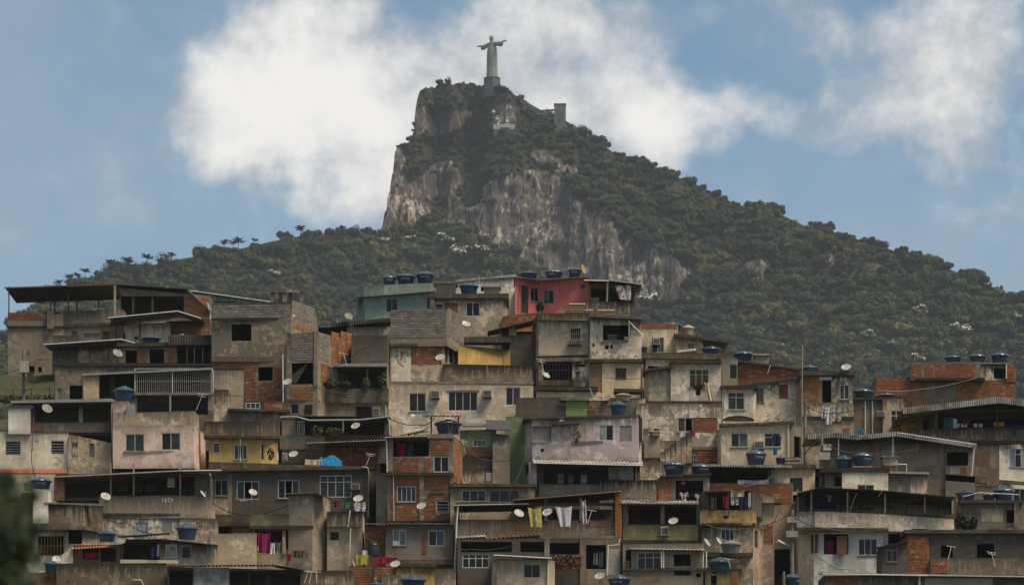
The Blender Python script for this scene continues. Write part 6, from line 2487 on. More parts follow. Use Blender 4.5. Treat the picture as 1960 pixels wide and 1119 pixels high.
for i, x_ in enumerate((1073, 1092, 1117)):
    e = thing('stored_box', x_, 924, 254, ['pale box in the veranda of the lilac house, by the dark curtain', 'bluish drum in the middle of the lilac house veranda', 'white carton in the lilac house veranda by the metal sheet'][i], 'box')
    part(e, 'body', bx(x_ - 5, 908, x_ + 6, 924, 254, .5), ['pvg', 'teal', 'c_white'][i])
    part(e, 'lid', bx(x_ - 5.5, 906.5, x_ + 6.5, 908.5, 253.95, .6), ['pvg', 'grey', 'c_grey'][i])
leaves_pot(1104, 822, 848, 251.2, 13, 'yellow-green upright plant on the lilac house ledge', 'potleaf', n=70)
dish(1075, 805, 5, 251, 0, 'small cream dish lying on the little awning of the lilac house', 75)
h.block((1225, 1275), 880, 960, 'be', d=2, dz=.8)

# ---- beige house with two windows behind pergola
h = House('plaster_house', 940, 970, 244.5, 'beige house with two wide dark windows behind the pergola terrace')
h.block((862, 1024), 931, 975, 'be', d=4, o=[('w', 884, 937, 930, 959, 3, ('glass', 'glass', 'glasg')), ('k', 937, 937, 994, 961, 3, 'glasg')])
h.bar(858, 1026, 926, 932, 'mo', 'slab', .4, 2)

# ---- pergola terrace
h = House('terrace_house', 1030, 1040, 240.5, 'wide terrace house with sloping wooden pergola roof, brick end wall and hanging towels')
h.block((872, 1178), 994, 1040, 'cm', d=5, slab=False, o=[('P', 1120, 998, 1176, 1008, 'bb'), ('B', 985, 1000, 1000, 1014)])
h.block((872, 1188), 960, 1000, 'cd', d=5, rd=4.2, dz=.35, o=[('h', 880, 967, 1172, 996)], slab=False)
h.roof(868, 965, 1012, 962, d=4, rise=-.1, mat='roofd', dY=-.5, trim='pvg')
h.roof(983, 955, 1190, 938, d=5, rise=0, mat='thatch', dY=-.6, trim='woodl')
for x_ in (1045, 1112):
    h.post(x_, 950, 996, .2, 'ce', .0, 'pier')
h.post(884, 966, 996, .06, 'iron', -.2)
h.bar(1177, 1190, (940, 939), 1036, 'bb', 'pier', .3, 3)
h.bricks(h.frames([(1177, -.31), (1190, -.31)])[0], .02, .45, Z(1034, 240.5), Z(942, 240.5), 'brick2', 0, False, None)
h.pipe([(877, 966), (874, 1000), (869, 1130)], 'pvc', .07, -.4)
cloth(1010, 970, 1036, 1008, 239.6, 'c_goldp', 'gold towel hanging over the pergola terrace wall', 'towel', 'towel', skew=.15, taper=.2)
cloth(1062, 968, 1095, 1007, 239.6, 'c_lil', 'white lilac sheet hanging over the pergola terrace wall', 'hanging_sheet', 'sheet', skew=.12, taper=.45)
cloth(1112, 955, 1121, 1002, 239.6, 'c_strip', 'twisted striped cloth hung by the pergola pier', skew=.3)
dish(993, 982, 10, 239, 25, 'pinkish dish between the low roof and the gold towel', 38, 'dish', stand=14)
dish(1048, 980, 10, 239, -25, 'pinkish dish between the gold towel and the white sheet', 38, 'dish', 'SKY', stand=14)
h.roof(875, 1029, 930, 1026, d=1.6, rise=.35, mat='asb', dY=-1.0, pitch=.22, amp=.04)
h.roof(928, 1031, 1036, 1023, d=1.6, rise=.35, mat='rust', dY=-1.1, pitch=.3, amp=.05)
h.bar(1036, 1178, 1026, 1032, 'conc', 'ledge', .3, .5)
aerial(1125, 975, 1000, 239, 'pale bent rod antenna by the twisted cloth', 8, 1, 'pvc')
cable([(986, 952), (1186, 935)], 239.8, 'dark cable along the pergola roof edge', r=.02)

h = House('plaster_house', 1020, 1130, 237.3, 'dark lower floor with white strip window and thatched ledge under the pergola terrace')
h.block((876, 1122), 1030, 1130, 'cd', d=5, rd=3, o=[('h', 882, 1036, 980, 1056), ('W', 885, 1060, 936, 1086, 4, 'glass'), ('h', 996, 1036, 1042, 1056), ('h', 1052, 1038, 1110, 1060)])
h.block((1108, 1188), 1028, 1130, 'ce', d=5, rd=3, dz=.2, o=[('h', 1122, 1042, 1160, 1088), ('P', 1163, 1050, 1186, 1100, 'pvg')])
h.bar(1042, 1052, 1030, 1090, 'ce', 'pier', .1, .3)
h.bar(1110, 1121, 1030, 1120, 'ce', 'pier', .15, .3)
mb = MB()
rg = random.Random(9)
for i in range(420):
    p = P3(rg.uniform(1058, 1112), rg.uniform(1062, 1088), 236.9 - rg.uniform(0, .25))
    leafquad(mb, p, (rdir(rg) + Vector((0, -1, 0))).normalized(), .13, rg)
o_ = h.add('thatch', mb, ['thatch'])
o_['kind'] = 'stuff'
h.pipe([(1186, 1030), (1184, 1042), (1164, 1043), (1162, 1100)], 'pvc', .05, -.2)
cloth(1136, 1056, 1144, 1080, 237.8, 'c_grey', 'grey trousers hanging in the dark doorway under the terrace', 'garment', 'clothes')
cloth(1146, 1054, 1156, 1084, 237.9, 'c_grey', 'grey dress hanging in the dark doorway by the white pipe', 'garment', 'clothes')
dish(1148, 1102, 9.5, 235.4, -20, 'white dish with a printed word near the bottom edge', 42, txt='vivo', stand=24)
tank(1163, 1099, 1208, 1128, 234.5, 'dark blue tank with pale labels at the bottom edge', 'blue', -15)

h = House('plaster_shed', 1000, 1130, 233.8, 'small peeling shed with wood-framed window and white gutter at the bottom edge', 'shed')
h.block([(941, 1.6), (951, 0), (1050, -.2), (1062, 1)], (1068, 1070), 1135, 'wp', d=4, o=[('k', 1002, 1079, 1034, 1105, 2, 'glass')])
h.bar(999, 1037, 1104, 1112, 'bw', 'panel', .05, .15)
h.roof(945, 1060, 1056, 1066, d=3, rise=.15, mat='thatch', dY=-.5, pitch=.25, trim='pvc')
h.pipe([(1050, 1068), (1048, 1125)], 'pvc', .06, -.3)

# ---- olive balcony house
h = House('plaster_house', 1270, 1045, 241, 'house with olive yellow balcony wall, two dark bays and wavy sheet roof')
h.block((1192, 1342), 960, 1045, 'ce', d=5, rd=3.8, o=[('h', 1203, 966, 1264, 1006), ('h', 1272, 966, 1333, 1006)])
h.block([(1192, -.25), (1336, -.35), (1346, .6)], 1004, 1042, 'ol', d=.5, slab=False)
h.roof(1188, 962, 1338, 963, d=2.4, rise=.45, mat='asb', dY=-.9, pitch=.24, amp=.045, trim='iron')
h.bar(1190, 1346, 1034, 1041, 'mo', 'ledge', .4, .6)
h.post(1268, 964, 1005, .24, 'ce', -.1, 'pier')
cooler(1265, 1008, 1279, 1025, 240.6, 'black-fronted white cooler on the olive balcony wall', 'alu')
dish(1289, 997, 9.5, 240.0, -18, 'white dish above the olive balcony wall', 42)
h = House('plaster_house', 1270, 1130, 237, 'patched house front with white-framed openings and brown board at the bottom')
h.block((1192, 1346), 1040, 1135, 'ce', d=4, rd=2.5, o=[('h', 1198, 1052, 1208, 1090), ('W', 1220, 1056, 1266, 1090, 3, ('glass', 'glass')), ('P', 1270, 1060, 1290, 1086, 'be'), ('h', 1290, 1060, 1322, 1082), ('h', 1290, 1090, 1322, 1100), ('P', 1233, 1090, 1264, 1112, 'woodl'), ('B', 1198, 1072, 1206, 1100), ('h', 1332, 1096, 1342, 1104)])
h.roof(1205, 1050, 1350, 1052, d=1.2, rise=.2, mat='asb', dY=-.6, pitch=.26)
for x_ in (1266, 1270, 1346, 1352):
    h.pipe([(x_, 1054), (x_, 1086)], 'pvc', .05, -.4, 'pipe')
h.bar(1190, 1350, 1087, 1091, 'ce', 'beam', .2, .4)

# ---- tank house and canopy row
h = House('plaster_house', 1320, 965, 246.5, 'small framed room carrying two lettered tanks, washing in its opening')
h.block((1284, 1358), 908, 968, 'ce', d=4, rd=2.6, o=[('h', 1293, 919, 1346, 958)])
h.bar(1264, 1362, (910, 906), (914, 910), 'mo', 'slab', .4, 3)
h.block((1260, 1287), 914, 965, 'bb', d=3, dz=-.1, o=[('B', 1272, 918, 1286, 950)])
tank(1269, 881, 1311, 910, 247.2, 'blue lettered tank, bigger of two on the small framed room', 'blue', -25)
tank(1322, 887, 1361, 909, 247, 'blue lettered tank, smaller of two on the small framed room', 'blue', 20)
cloth(1301, 941, 1317, 960, 245.8, 'c_strip', 'striped shirt on the line at the small framed room', 'garment', 'clothes', shirt=True)
cloth(1330, 944, 1346, 962, 245.8, 'c_pink', 'pink and white top on the line by the round dish', 'garment', 'clothes', shirt=True)
cloth(1304, 922, 1313, 928, 246.6, 'c_pink', 'tiny pink triangle of cloth inside the small framed room', taper=.9)
dish(1351, 950, 9, 245.2, 20, 'grey-green dish at the corner of the small framed room', 42, 'disg')
h = House('plaster_house', 1460, 970, 249, 'house with corrugated canopy, dark recess and long stained brick parapet')
h.block((1356, 1482), 890, 930, 'cd', d=5, rd=4, o=[('h', 1360, 896, 1470, 928)])
h.block((1478, 1560), 893, 945, 'cr', d=4, dz=.1, o=[('d', 1512, 914, 1536, 940, 'dark')])
h.block((1356, 1518), 925, 972, 'mt', d=.6, dz=-.4, o=[('B', 1358, 927, 1516, 968, 'brick')], slab=False)
h.roof(1340, 888, 1516, 891, d=3.5, rise=.2, mat='zinc', dY=-.9, fascia=.14, pitch=.18)
h.bar(1476, 1482, 898, 926, 'c_grey', 'curtain', .1, .05)
h.bar(1500, 1562, 888, 896, 'be', 'ledge', .2, .5)
cable([(1412, 924), (1440, 927), (1480, 908)], 248, 'rope holding a grey sheet across the dark recess', sag=4, r=.02, mat='c_grey', name='rope')
cloth(1412, 918, 1472, 926, 248.3, 'c_grey', 'long grey sheet drooping across the dark recess')

# ---- ochre balcony house
h = House('plaster_house', 1395, 1130, 240, 'corner house with an ochre balcony wall, washing and narrow white window')
h.block([(1344, .3), (1440, 0), (1460, 4)], 938, 980, 'cd', d=5, rd=3.4, o=[('h', 1358, 943, 1432, 978)])
h.block([(1340, -.1), (1440, -.35), (1448, 1.2)], 976, 1004, 'oc', d=.6, slab=False)
h.block([(1344, .2), (1442, -.05), (1462, 4)], 1000, 1130, 'be', d=5, o=[('w', 1380, 1010, 1405, 1034, 3, 'glasg'), ('k', 1444, 1015, 1451, 1048, 1, 'glasg')])
h.bar(1342, 1446, 1001, 1006, 'mo', 'ledge', .3, .5)
h.roof(1352, 941, 1438, 939, d=2, rise=.1, mat='roofd', dY=-.4)
h.post(1394, 942, 992, .07, 'iron', -.5)
for x0_, y0_, x1_, y1_, m_, lb in ((1384, 948, 1394, 972, 'c_red', 'red cloth hanging in the ochre balcony'), (1398, 938, 1425, 950, 'c_cream', 'cream mat hung over the ochre balcony rail'), (1399, 950, 1414, 966, 'c_camo', 'patterned cloth below the cream mat'), (1416, 950, 1432, 974, 'c_navy', 'dark blue cloth at the corner of the ochre balcony'), (1360, 950, 1371, 974, 'be', 'tan cloth at the inner end of the ochre balcony'), (1432, 941, 1437, 970, 'c_white', 'narrow white cloth on the corner post of the ochre balcony')):
    cloth(x0_, y0_, x1_, y1_, 239.7, m_, lb)
e = thing('wall_planter', 1389, 992, 239.3, 'round dark planter on the ochre balcony wall', 'planter')
mb = MB()
mb.lathe([(0, 0), (.08, .0), (.2, .14), (.22, .2), (.19, .2), (0, .12)], 12)
link('bowl', mb.mesh('bowl', ['dark']), e)
mb = MB()
mb.tube([(0, .1, .2), (0, .2, .9)], .015, 4)
link('chain', mb.mesh('chain', ['iron']), e)
tank(1379, 1033, 1419, 1060, 238.6, 'round grey cement tank beneath the narrow white window', 'grey', name='cement_tank', group=None)
dish(1353, 1038, 9.5, 238.5, 62, 'white dish tilted edge-on, outer of two by the cement tank', 32)
dish(1376, 1036, 9.5, 238.5, 62, 'white dish tilted edge-on touching the cement tank', 32)
h.bar(1340, 1440, 1058, 1066, 'cd', 'ledge', .6, 1)
tank(1355, 1066, 1399, 1096, 237, 'dark teal tank with pale lid below the cement tank', 'teal')
h.block((1350, 1420), 1092, 1135, 'ol', d=3, dz=-1.8, o=[('h', 1361, 1100, 1372, 1118), ('B', 1400, 1095, 1412, 1119)])
aerial(1398, 1068, 1086, 236.5, 'white bent pipe beside the dark teal tank', -5, 1, 'pvc')

# ---- alley
h = House('alley_wall', 1490, 1130, 246, 'narrow dark alley between the ochre house and the long veranda house', 'wall')
h.block((1440, 1482), 955, 1130, 'be', d=4, dz=-2.0, o=[('B', 1459, 1004, 1480, 1040), ('k', 1448, 1038, 1454, 1058, 1)])
h.block((1476, 1530), (968, 962), 1130, 'st', d=4, o=[('h', 1480, 1050, 1520, 1128)])
h.roof(1455, 962, 1497, 962, d=2, rise=.1, mat='roofd', dY=-2.4)
e = pole(1516, 975, 1128, 240, 'grey pole with two meter boxes beside the alley', .16)
part(e, 'box', bx(1507, 988, 1525, 999, 239.7, .3), 'pvg')
part(e, 'box', bx(1505, 1015, 1527, 1027, 239.7, .3), 'alg')
e = thing('street_lamp', 1510, 1043, 239.8, 'white street lamp head on an arm from the alley pole', 'lamp')
mb = MB()
mb.tube([P3(1515, 1044, 240), P3(1500, 1040, 239.6)], .03, 5)
part(e, 'arm', mb, 'alg')
mb = MB()
mb.tube([P3(1501, 1040, 239.6), P3(1489, 1034, 239.3)], .07, 8, 0, .11)
part(e, 'head', mb, 'c_white')
e = pole(1541, 768, 905, 256, 'thin concrete pole rising beside the cream house', .15)
e = pole(1573, 832, 935, 249.5, 'concrete pole with two pale meter boxes by the pitched canopy', .13)
part(e, 'box', bx(1576, 850, 1591, 861, 249.2, .3), 'alu')
part(e, 'box', bx(1568, 865, 1589, 879, 249.2, .3), 'pvg')
e = thing('rusty_mast', 1534, 900, 256.3, 'very thin tall mast beside the concrete pole and cream house', 'antenna')
mb = MB()
mb.tube([P3(1534, 905, 256.3), P3(1536, 660, 256.3)], .03, 5)
part(e, 'mast', mb, 'pvg')
part(e, 'rod', bx(1531, 668, 1541, 669, 256.3, .02), 'pvg')
cable([(1541, 772), (1500, 760), (1440, 728)], 257, 'heavy cable slanting up to the cream house roofs', Yb=268, r=.03)
cable([(1541, 770), (1568, 842)], 255.9, 'cable dropping from the concrete pole to the meter boxes', Yb=249.8, r=.03)
cable([(1540, 870), (1560, 853), (1575, 852)], 253, 'looped cable behind the meter boxes', sag=-6, Yb=250, r=.04)
cable([(1516, 985), (1490, 975), (1478, 1000), (1500, 1015)], 240, 'coil of cable hanging at the alley pole', sag=6, r=.02)
tank(1500, 1096, 1533, 1125, 236, 'teal blue tank in the alley mouth at the bottom edge', 'teal', 60)
e = pole(1500, 1093, 1128, 235.5, 'short grey post stub at the alley mouth beside the tank', .12)

# ---- long veranda house
h = House('plaster_house', 1670, 1105, 242, 'long white-grey house with posted veranda, wavy dark roof and curtained window')
fr_ = [(1524, 1.6), (1560, 0), (1694, -.2), (1826, .9)]
h.block(fr_, (976, 990), 1015, 'wh', d=.6, slab=False)
h.block([(1528, 2.2), (1558, .5), (1690, .3), (1700, 1.0)], 1010, 1105, 'wc', d=5, o=[('h', 1577, 1021, 1624, 1060), ('w', 1643, 1030, 1679, 1062, 3, ('glass', 'glasg')), ('s', 1551, 1022, 1563, 1058, 'bw')])
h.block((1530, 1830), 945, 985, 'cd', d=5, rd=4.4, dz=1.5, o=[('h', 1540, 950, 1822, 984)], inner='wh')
h.roof(1528, 942, 1572, 932, d=5, rise=-.1, mat='roofd', dY=-.6, pitch=.2, amp=.045)
h.roof(1572, 932, 1690, 938, d=5, rise=-.1, mat='roofd', dY=-.7, pitch=.2, amp=.045)
h.roof(1690, 938, 1828, 951, d=5, rise=-.1, mat='roofd', dY=-.6, pitch=.2, amp=.045)
for x_, d_ in ((1527, 1.4), (1553, .2), (1622, 0), (1694, 0), (1770, .4), (1823, .8)):
    h.post(x_, 936 + (x_ - 1527) * .05, 982, .11, 'post', d_)
h.bar(1524, 1700, 1010, 1016, 'mo', 'ledge', .2, .5)
mb = MB()
mb.tube([P3(1625, 980, 242.2), P3(1640, 942, 242.4)], .05, 5)
h.add('brace', mb, ['post'])
h.bar(1582, 1598, 1032, 1060, 'c_mag', 'curtain', -.9, .04)
h.bar(1602, 1622, 1024, 1060, 'wood', 'shutter', -.12, .05)
h.pipe([(1562, 1062), (1600, 1088), (1625, 1090)], 'rubber', .02, .2, 'cable')
e = thing('navy_curtain', 1580, 972, 243, 'dark blue curtain in the long posted veranda', 'curtain')
mb = MB()
pr = None
for i in range(21):
    xx = 1558 + 42 * i / 20
    cur = (P3(xx, 945, 243 + .1 * math.sin(i * 1.4)), P3(xx, 974, 243 + .12 * math.sin(i * 1.4 + .4)))
    if pr:
        mb.face([pr[0], cur[0], cur[1], pr[1]])
    pr = cur
part(e, 'fabric', mb, 'c_navy')
part(e, 'rod', bx(1556, 943.5, 1602, 944.5, 242.95, .05), 'iron')
cloth(1582, 946, 1593, 960, 242.7, 'c_grey', 'grey shirt hanging before the dark blue curtain', 'garment', 'clothes', shirt=True)
e = thing('bicycle', 1700, 981, 243.2, 'bicycle leaning in the long posted veranda', 'bicycle')
for cx_ in (1694, 1708):
    mb = MB()
    c0 = P3(cx_, 975, 243.2)
    mb.tube([c0 + Vector((.26 * math.cos(a * .393), 0, .26 * math.sin(a * .393))) for a in range(17)], .02, 4)
    part(e, 'wheel', mb, 'dark')
mb = MB()
for a, b in (((1694, 975), (1699, 966)), ((1699, 966), (1707, 966)), ((1707, 966), (1702, 975)), ((1702, 975), (1699, 966)), ((1708, 975), (1706, 963)), ((1694, 975), (1702, 975))):
    mb.tube([P3(*a, 243.2), P3(*b, 243.2)], .018, 4)
part(e, 'frame', mb, 'iron')
part(e, 'saddle', bx(1697, 964.5, 1701, 966, 243.1, .15), 'dark')
part(e, 'handlebar', bx(1704, 962, 1709, 963, 243.1, .3), 'alg')
e = thing('sloped_board', 1720, 980, 243, 'dark sloping board leaning in the long posted veranda', 'board')
mb = MB()
mb.hexa([P3(1712, 966, 243), P3(1735, 980, 243), P3(1735, 980, 243.4), P3(1712, 966, 243.4), P3(1715, 962, 243), P3(1737, 974, 243), P3(1737, 974, 243.4), P3(1715, 962, 243.4)])
part(e, 'board', mb, 'cd')
part(e, 'leg', bx(1733, 974, 1735, 982, 243.1, .1), 'iron')
e = thing('table', 1655, 981, 243, 'dark small table in the long posted veranda', 'table')
part(e, 'top', bx(1642, 970, 1668, 972, 242.8, .7), 'dark')
for x_ in (1645, 1664):
    part(e, 'leg', bx(x_, 972, x_ + 1.5, 983, 242.9, .05), 'iron')

# ---- east bottom
h = House('plaster_house', 1890, 1020, 246.5, 'plain back house under a row of blue tanks with a pale patch on its wall')
h.block((1826, 1990), 960, 1030, 'cm', d=5, o=[('P', 1878, 972, 1919, 998, 'cr'), ('h', 1926, 975, 1942, 1000), ('B', 1828, 970, 1842, 1000)])
h.bar(1836, 1958, 957, 963, 'mo', 'slab', .4, 3)
h.post(1945, 962, 1010, .3, 'ce', -.3, 'pier')
for a, b, c, d_, lb, tx in ((1829, 937, 1868, 960, 'dark blue lettered tank at the veranda end of the east tank row', -10), (1880, 942, 1906, 960, 'small dark tank in the middle of the east tank row', None), (1901, 931, 1942, 959, 'dark blue tank with peaked lid in the east tank row', 15)):
    tank(a, b, c, d_, 247.5, lb, 'blue', tx)
h.pipe([(1843, 962), (1843, 950), (1874, 942), (1950, 946)], 'pvc', .03, -.2, 'pipe')
leaves_pot(1853, 984, 1018, 245, 36, 'rambling dark shrub beside the pale wall patch', 'leafd', n=320, sz=.14)
leaves_pot(1834, 978, 1012, 245.2, 14, 'thin green shrub at the end of the long veranda', 'leafd', n=120)
e = thing('rubble_heap', 1910, 1018, 244.6, 'heap of broken brick on the roof slab by the dark shrub', 'rubble')
rg = random.Random(21)
for i in range(26):
    p = P3(rg.uniform(1890, 1935), 1018 - rg.uniform(0, 6), 244.4 + rg.uniform(0, .8))
    mb = MB()
    mb.abox(p.x - .15, p.x + .15, p.y - .1, p.y + .1, p.z - .1, p.z + .1)
    o_ = part(e, 'brick', mb, 'brick')
h = House('plaster_house', 1850, 1105, 238, 'dark cement house with two black openings, brick end and stained parapet')
h.block((1776, 1990), 1018, 1110, 'cd', d=5, o=[('h', 1801, 1043, 1824, 1066), ('h', 1870, 1040, 1903, 1069)])
h.block((1736, 1778), 1022, 1110, 'bb', d=5, dz=-.2, o=[('B', 1738, 1026, 1776, 1092)])
h.bar(1730, 1990, 1014, 1021, 'roofd', 'slab', .4, 3)
h.block((1782, 1990), (1072, 1070), 1110, 'cm', d=.8, dz=-1.4, o=[('B', 1785, 1072, 1815, 1096)], slab=False)
h.block((1688, 1738), (1046, 1036), 1110, 'cd', d=3, dz=-.6, o=[('k', 1697, 1051, 1718, 1074, 2)])
h.roof(1680, 1046, 1740, 1035, d=3, rise=.1, mat='roofd', dY=-1.1)
tank(1744, 1009, 1778, 1020, 240, 'grey low tank on the slab of the dark cement house', 'grey')
aerial(1815, 1044, 1068, 236.2, 'white bent rods before the first black opening', 6, 1, 'pvc')
aerial(1905, 1055, 1082, 236.2, 'white forked rods before the second black opening', -8, 2, 'pvc')
h = House('tin_shed', 1770, 1135, 233.5, 'low brick shed under a long pale tin roof edge at the bottom east corner', 'shed')
h.block((1576, 1990), 1100, 1140, 'ce', d=4, o=[('B', 1580, 1102, 1640, 1119), ('P', 1770, 1105, 1900, 1125, 'pvg')])
h.roof(1574, 1096, 1775, 1099, d=3, rise=.2, mat='asb', dY=-.7, trim='alu')
h.roof(1775, 1099, 1990, 1102, d=3, rise=.2, mat='asb', dY=-.7, trim='alg')
h.post(1760, 1100, 1130, .12, 'pvg', -.6)

# ---- west: veranda house and below
h = House('plaster_house', 250, 1045, 245.5, 'long house with dark tin-roofed veranda, rough parapet and white lower wall')
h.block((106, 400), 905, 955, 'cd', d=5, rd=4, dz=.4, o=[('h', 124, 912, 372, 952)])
h.bar(104, 124, 912, 958, 'bb', 'pier', .2, .5)
h.block([(190, 0), (345, -.1), (404, .4)], 948, 990, 'st', d=.8, slab=False)
h.block((192, 345), 984, 1045, 'wh', d=5, o=[('W', 258, 999, 284, 1022, 3, 'glasw'), ('s', 310, 993, 329, 1019, 'alg')])
h.block([(342, .0), (404, .5)], 955, 1070, 'be', d=5, o=[('h', 391, 1000, 398, 1008)])
h.bar(190, 345, 982, 987, 'mo', 'ledge', .1, .3)
h.roof(104, 911, 350, 899, d=4, rise=-.1, mat='zinc', dY=-.8, trim='alg', amp=.02)
h.roof(350, 899, 424, 898, d=2, rise=.0, mat='zinc', dY=-.8, trim='alu', amp=.02)
for x_ in (212, 256, 345):
    h.post(x_, 885, 950, .1, 'post', .1)
for i in range(4):
    h.bar(188 + i * 28, 208 + i * 28, 916, 931, 'bw', 'crate', -2.8, .4)
h.bar(317, 331, 909, 928, 'c_cream', 'panel', -1.2, .1)
e = thing('wall_lettering', 320, 957, 245.2, 'white scrawled numbers painted on the rough veranda parapet', 'graffiti')
tm = text_mesh('1653', .42)
tm.materials.append(M['print'])
o_ = link('lettering', tm, e)
o_.rotation_euler = (R(90), 0, 0)
dish(202, 950, 10, 244.0, 25, 'white dish with printed letters before the dark tin-roofed veranda', 38, txt='SKY', stand=10)
dish(388, 945, 8, 244.6, 70, 'white dish seen edge-on by the veranda pier', 35)
h = House('plaster_house', 110, 1080, 243.3, 'stained curved balcony house with a white column and red-curtained grille window')
h.block([(-40, .3), (63, 0), (92, 0), (160, -.2), (196, 2)], (966, 962), 1012, 'mo', d=4, slab=True)
h.block((63, 92), 936, 1000, 'wc', d=2, dz=-.15)
h.block([(-40, .6), (128, .4), (160, .6), (196, 2.5)], 1010, 1090, 'wh', d=5, o=[('h', 72, 1025, 123, 1062), ('h', 131, 1012, 157, 1040), ('h', 30, 1026, 62, 1062)], inner='bw')
h.bars(73, 1026, 122, 1061, .2, 'rust', .1, None)
h.bar(85, 200, (961, 964), (964, 968), 'conc', 'coping', .2, .5)
h.block((40, 64), 940, 985, 'cd', d=3, dz=.5, o=[('h', 44, 945, 62, 978)])
tank(57, 913, 99, 938, 244, 'blue lettered tank on the white column at the west edge', 'blue', 8)
tank(44, 920, 66, 938, 244.5, 'small blue tank beside the lettered one on the white column', 'blue')
h = House('shack', 260, 1085, 238.5, 'cluttered shack with red tile roof, corrugated lean-to and small lit rooms', 'shack')
h.block((140, 230), 1042, 1085, 'bw', d=3, rd=2, o=[('h', 158, 1050, 188, 1070), ('h', 192, 1048, 222, 1074)])
h.block((228, 308), 1030, 1085, 'cd', d=4, rd=3, dz=.3, o=[('h', 236, 1034, 302, 1072)])
h.block((306, 412), (1033, 1040), 1090, 'st', d=3, dz=.1, o=[('w', 317, 1041, 339, 1067, 1, 'glasw'), ('k', 347, 1043, 366, 1068, 1)])
h.roof(136, 1050, 206, 1046, d=2.2, rise=.45, mat='tile', dY=-.7, pitch=.2, amp=.05)
h.roof(222, 1026, 320, 1020, d=2.5, rise=.2, mat='roofd', dY=-.8, pitch=.2, amp=.05)
h.roof(306, 1030, 415, 1042, d=2, rise=.1, mat='conc', dY=-.5, amp=.0)
h.bar(232, 342, 1072, 1079, 'c_cream', 'board', .5, .1)
h.bar(118, 140, (1062, 1044), 1085, 'wc', 'wing_wall', .1, .3)
tank(187, 1015, 223, 1036, 240.5, 'blue tank with pale sticker above the red tile shack', 'blul')
tank(337, 1002, 379, 1032, 240, 'tall bright blue tank with a white pipe over the shack rooms', 'blul')
dish(232, 1036, 9, 237.4, -10, 'grey dish at the corrugated lean-to of the shack', 45, 'disg')
dish(108, 1070, 8.5, 237.4, 15, 'white dish behind the dark boundary wall at the west', 35)
tank(84, 1071, 111, 1096, 236.5, 'teal blue tank beside the west dish', 'teal')
cloth(288, 1044, 300, 1066, 237.9, 'c_navy', 'dark garment hanging in the shack lean-to', 'garment', 'clothes')
cloth(300, 1040, 306, 1064, 237.8, 'c_grey', 'grey strip of cloth by the lit shack room')
cloth(162, 1056, 186, 1068, 238.6, 'c_red', 'red cloth in the shack opening under the tiles')
h = House('plaster_wall', 210, 1135, 235, 'black-stained boundary wall with a bent pipe at the bottom west corner', 'wall')
h.block((108, 318), 1077, 1140, 'mo', d=3)
h.block((-40, 110), 1094, 1140, 'cm', d=3, dz=.4, o=[('B', 80, 1098, 106, 1119)])
h.pipe([(255, 1109), (270, 1109), (277, 1125)], 'pvc', .04)
h = House('tin_shed', 450, 1135, 233.5, 'shed with a plain whitish panel and wavy roof edge at the bottom', 'shed')
h.block((320, 585), (1084, 1090), 1140, 'cd', d=5, rd=3, o=[('h', 440, 1092, 575, 1125), ('P', 371, 1085, 438, 1125, 'glasw'), ('h', 324, 1088, 368, 1125)])
h.roof(318, 1081, 522, 1080, d=2, rise=.1, mat='asb', dY=-.5, pitch=.25)
h.roof(522, 1080, 582, 1090, d=3, rise=.1, mat='roofd', dY=-.5)
h.block((583, 675), 1090, 1140, 'cm', d=3, dz=.3, o=[('P', 622, 1096, 660, 1118, 'be')])
h.post(477, 1090, 1125, .08, 'iron', .2)
h.post(513, 1090, 1125, .08, 'iron', .2)
for i, x_ in enumerate((582, 592, 606)):
    aerial(x_, 1092, 1116, 232.8, ['white broken rod nearest the wavy shed roof', 'white broken rod in the middle of three by the shed', 'white broken rod of three nearest the beige patch'][i], 8 - i * 4, 1, 'pvc')
h = House('plaster_house', 430, 1090, 240.5, 'shadowed brown rear wall between the shack and the magenta loggia')
h.block((402, 490), 1020, 1095, 'be', d=3)
h.block((376, 412), 990, 1080, 'be', d=3, dz=.4)

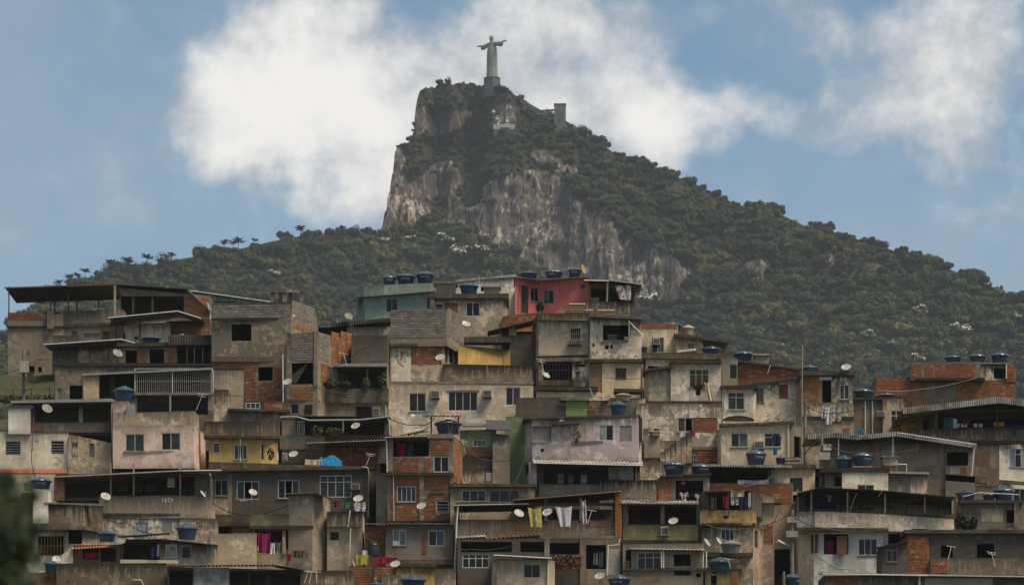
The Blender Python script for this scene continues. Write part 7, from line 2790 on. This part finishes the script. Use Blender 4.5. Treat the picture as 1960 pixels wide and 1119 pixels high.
# ---- loose wiring strung between the houses
for pts_, Y_, Yb_, lb in (([(742, 640), (690, 668), (640, 700)], 262, 261, 'thin cable sagging past the bare cement upper wall'),
                          ([(551, 740), (610, 742), (742, 755)], 260.5, 262, 'cable drooping from the bare block tower to the balcony wall'),
                          ([(408, 742), (470, 757), (545, 748)], 258.5, 260, 'cable across the brick storey of the grey block house'),
                          ([(744, 798), (800, 812), (832, 800)], 256, 251, 'cable drooping below the long white house'),
                          ([(1021, 742), (1060, 770), (1168, 778)], 259, 259.2, 'cable over the lime green room'),
                          ([(1228, 700), (1230, 760), (1222, 800)], 263.8, 259.5, 'cable hanging down beside the bulging beige house'),
                          ([(1380, 690), (1386, 760), (1382, 815)], 263.5, 256, 'cable hanging beside the six-pane window bay'),
                          ([(884, 850), (930, 880), (1003, 870)], 250.5, 251, 'cable sagging before the narrow green house'),
                          ([(1003, 880), (980, 930), (870, 955)], 248, 243, 'cable dropping from the lilac house to the pergola terrace'),
                          ([(1190, 945), (1260, 958), (1340, 940)], 240, 240.3, 'cable over the wavy sheet roof of the olive balcony house'),
                          ([(1345, 1000), (1420, 1012), (1510, 985)], 239, 240, 'cable from the ochre balcony to the alley pole'),
                          ([(1516, 985), (1580, 1010), (1700, 1012)], 240, 241.2, 'cable from the alley pole along the long veranda parapet'),
                          ([(1575, 845), (1640, 866), (1760, 858)], 249.5, 250.3, 'cable from the meter boxes under the pitched canopy'),
                          ([(1541, 775), (1600, 790), (1660, 770)], 256, 262.5, 'cable from the concrete pole to the grey house with white pipes'),
                          ([(404, 960), (470, 985), (552, 965)], 247.5, 241, 'cable across the lower part of the long dark grey house'),
                          ([(196, 985), (240, 1000), (310, 1022)], 244.5, 238, 'cable slanting down over the white lower veranda wall'),
                          ([(64, 800), (60, 880), (70, 915)], 253.5, 244.5, 'cable hanging beside the louvred white house'),
                          ([(690, 1010), (720, 1040), (740, 1000)], 240.8, 240.5, 'looped cable between the stucco tower and grey cement house'),
                          ([(870, 1040), (900, 1050), (990, 1040)], 236.5, 236.8, 'cable under the scrap sheet roof of the pergola terrace')):
    cable(pts_, Y_ - .4, lb, r=.03, sag=6, Yb=Yb_ - .4)
# ---- starter bars left standing on unfinished roofs
for i, (x_, y_, Y_, lb) in enumerate(((600, 577, 266, 'rusty starter bars on the rear corner of the grey block house'), (406, 580, 264.5, 'rusty starter bars on the outer corner of the grey block house'), (672, 633, 265, 'rusty starter bars on the brick flank of the block tower'),
                                     (880, 593, 269, 'rusty starter bars on the raw block parapet'), (1746, 693, 278.5, 'rusty starter bars on the outer corner of the orange brick house'), (862, 833, 247, 'rusty starter bars on the slab of the red brick house'),
                                     (1536, 712, 262, 'rusty starter bars on the half-brick house'), (1342, 690, 265, 'rusty starter bars on the bulging beige house'))):
    e = thing('starter_bar', x_, y_, Y_, lb, 'rebar', 'starter bars on unfinished roofs')
    for k in range(4):
        mb = MB()
        mb.tube([P3(x_ - 3 + k * 2, y_ + 2, Y_ + .1 * (k % 2)), P3(x_ - 4 + k * 2.4, y_ - 12 - 5 * ((k * 7 + i) % 3), Y_ + .1 * (k % 2))], .016, 4)
        part(e, 'rod', mb, 'rust')

for h in HOUSES:
    h.finish()

# ---- blurred leaves near the lens
e = empty('leafy_branch', P3(-20, 1119, 13.0) + Vector((0, 0, -1.2)))
tag(e, 'blurred dark green leaves close to the lens at the bottom west corner', 'branch')
rg = random.Random(33)
mb = MB()
mb.tube([(-.1, 0, -2), (0, 0, .4), (.08, 0, 1.6)], .03, 6, 0, .012)
link('stem', mb.mesh('stem', ['trunk']), e)
mb = MB()
for i in range(420):
    px, py = rg.gauss(8, 26), rg.uniform(905, 1160)
    if py > 1000:
        px += 10
    p = P3(px, py, 13.0 + rg.uniform(-.4, .4)) - e.location
    leafquad(mb, p, (rdir(rg) + Vector((0, -.6, .3))).normalized(), .034, rg)
link('foliage', mb.mesh('foliage', ['leafd']), e)
# ------------------------------------------------------------------ air between the houses and the peak
mb = MB()
mb.abox(-5100, 5100, -400, 9100, -9.6, 640)
hz = bpy.data.materials.new('haze')
hz.use_nodes = True
t = NT(hz.node_tree)
v = t.n('ShaderNodeVolumePrincipled')
v.inputs['Color'].default_value = (.80, .86, .95, 1)
v.inputs['Density'].default_value = 0.000055
v.inputs['Anisotropy'].default_value = 0.2
o = t.n('ShaderNodeOutputMaterial')
t.put(o.inputs['Volume'], v.outputs[0])
M['haze'] = hz
tag(link('haze', mb.mesh('haze', ['haze'])), 'thin pale haze in the air before the peak', 'haze', kind='stuff')
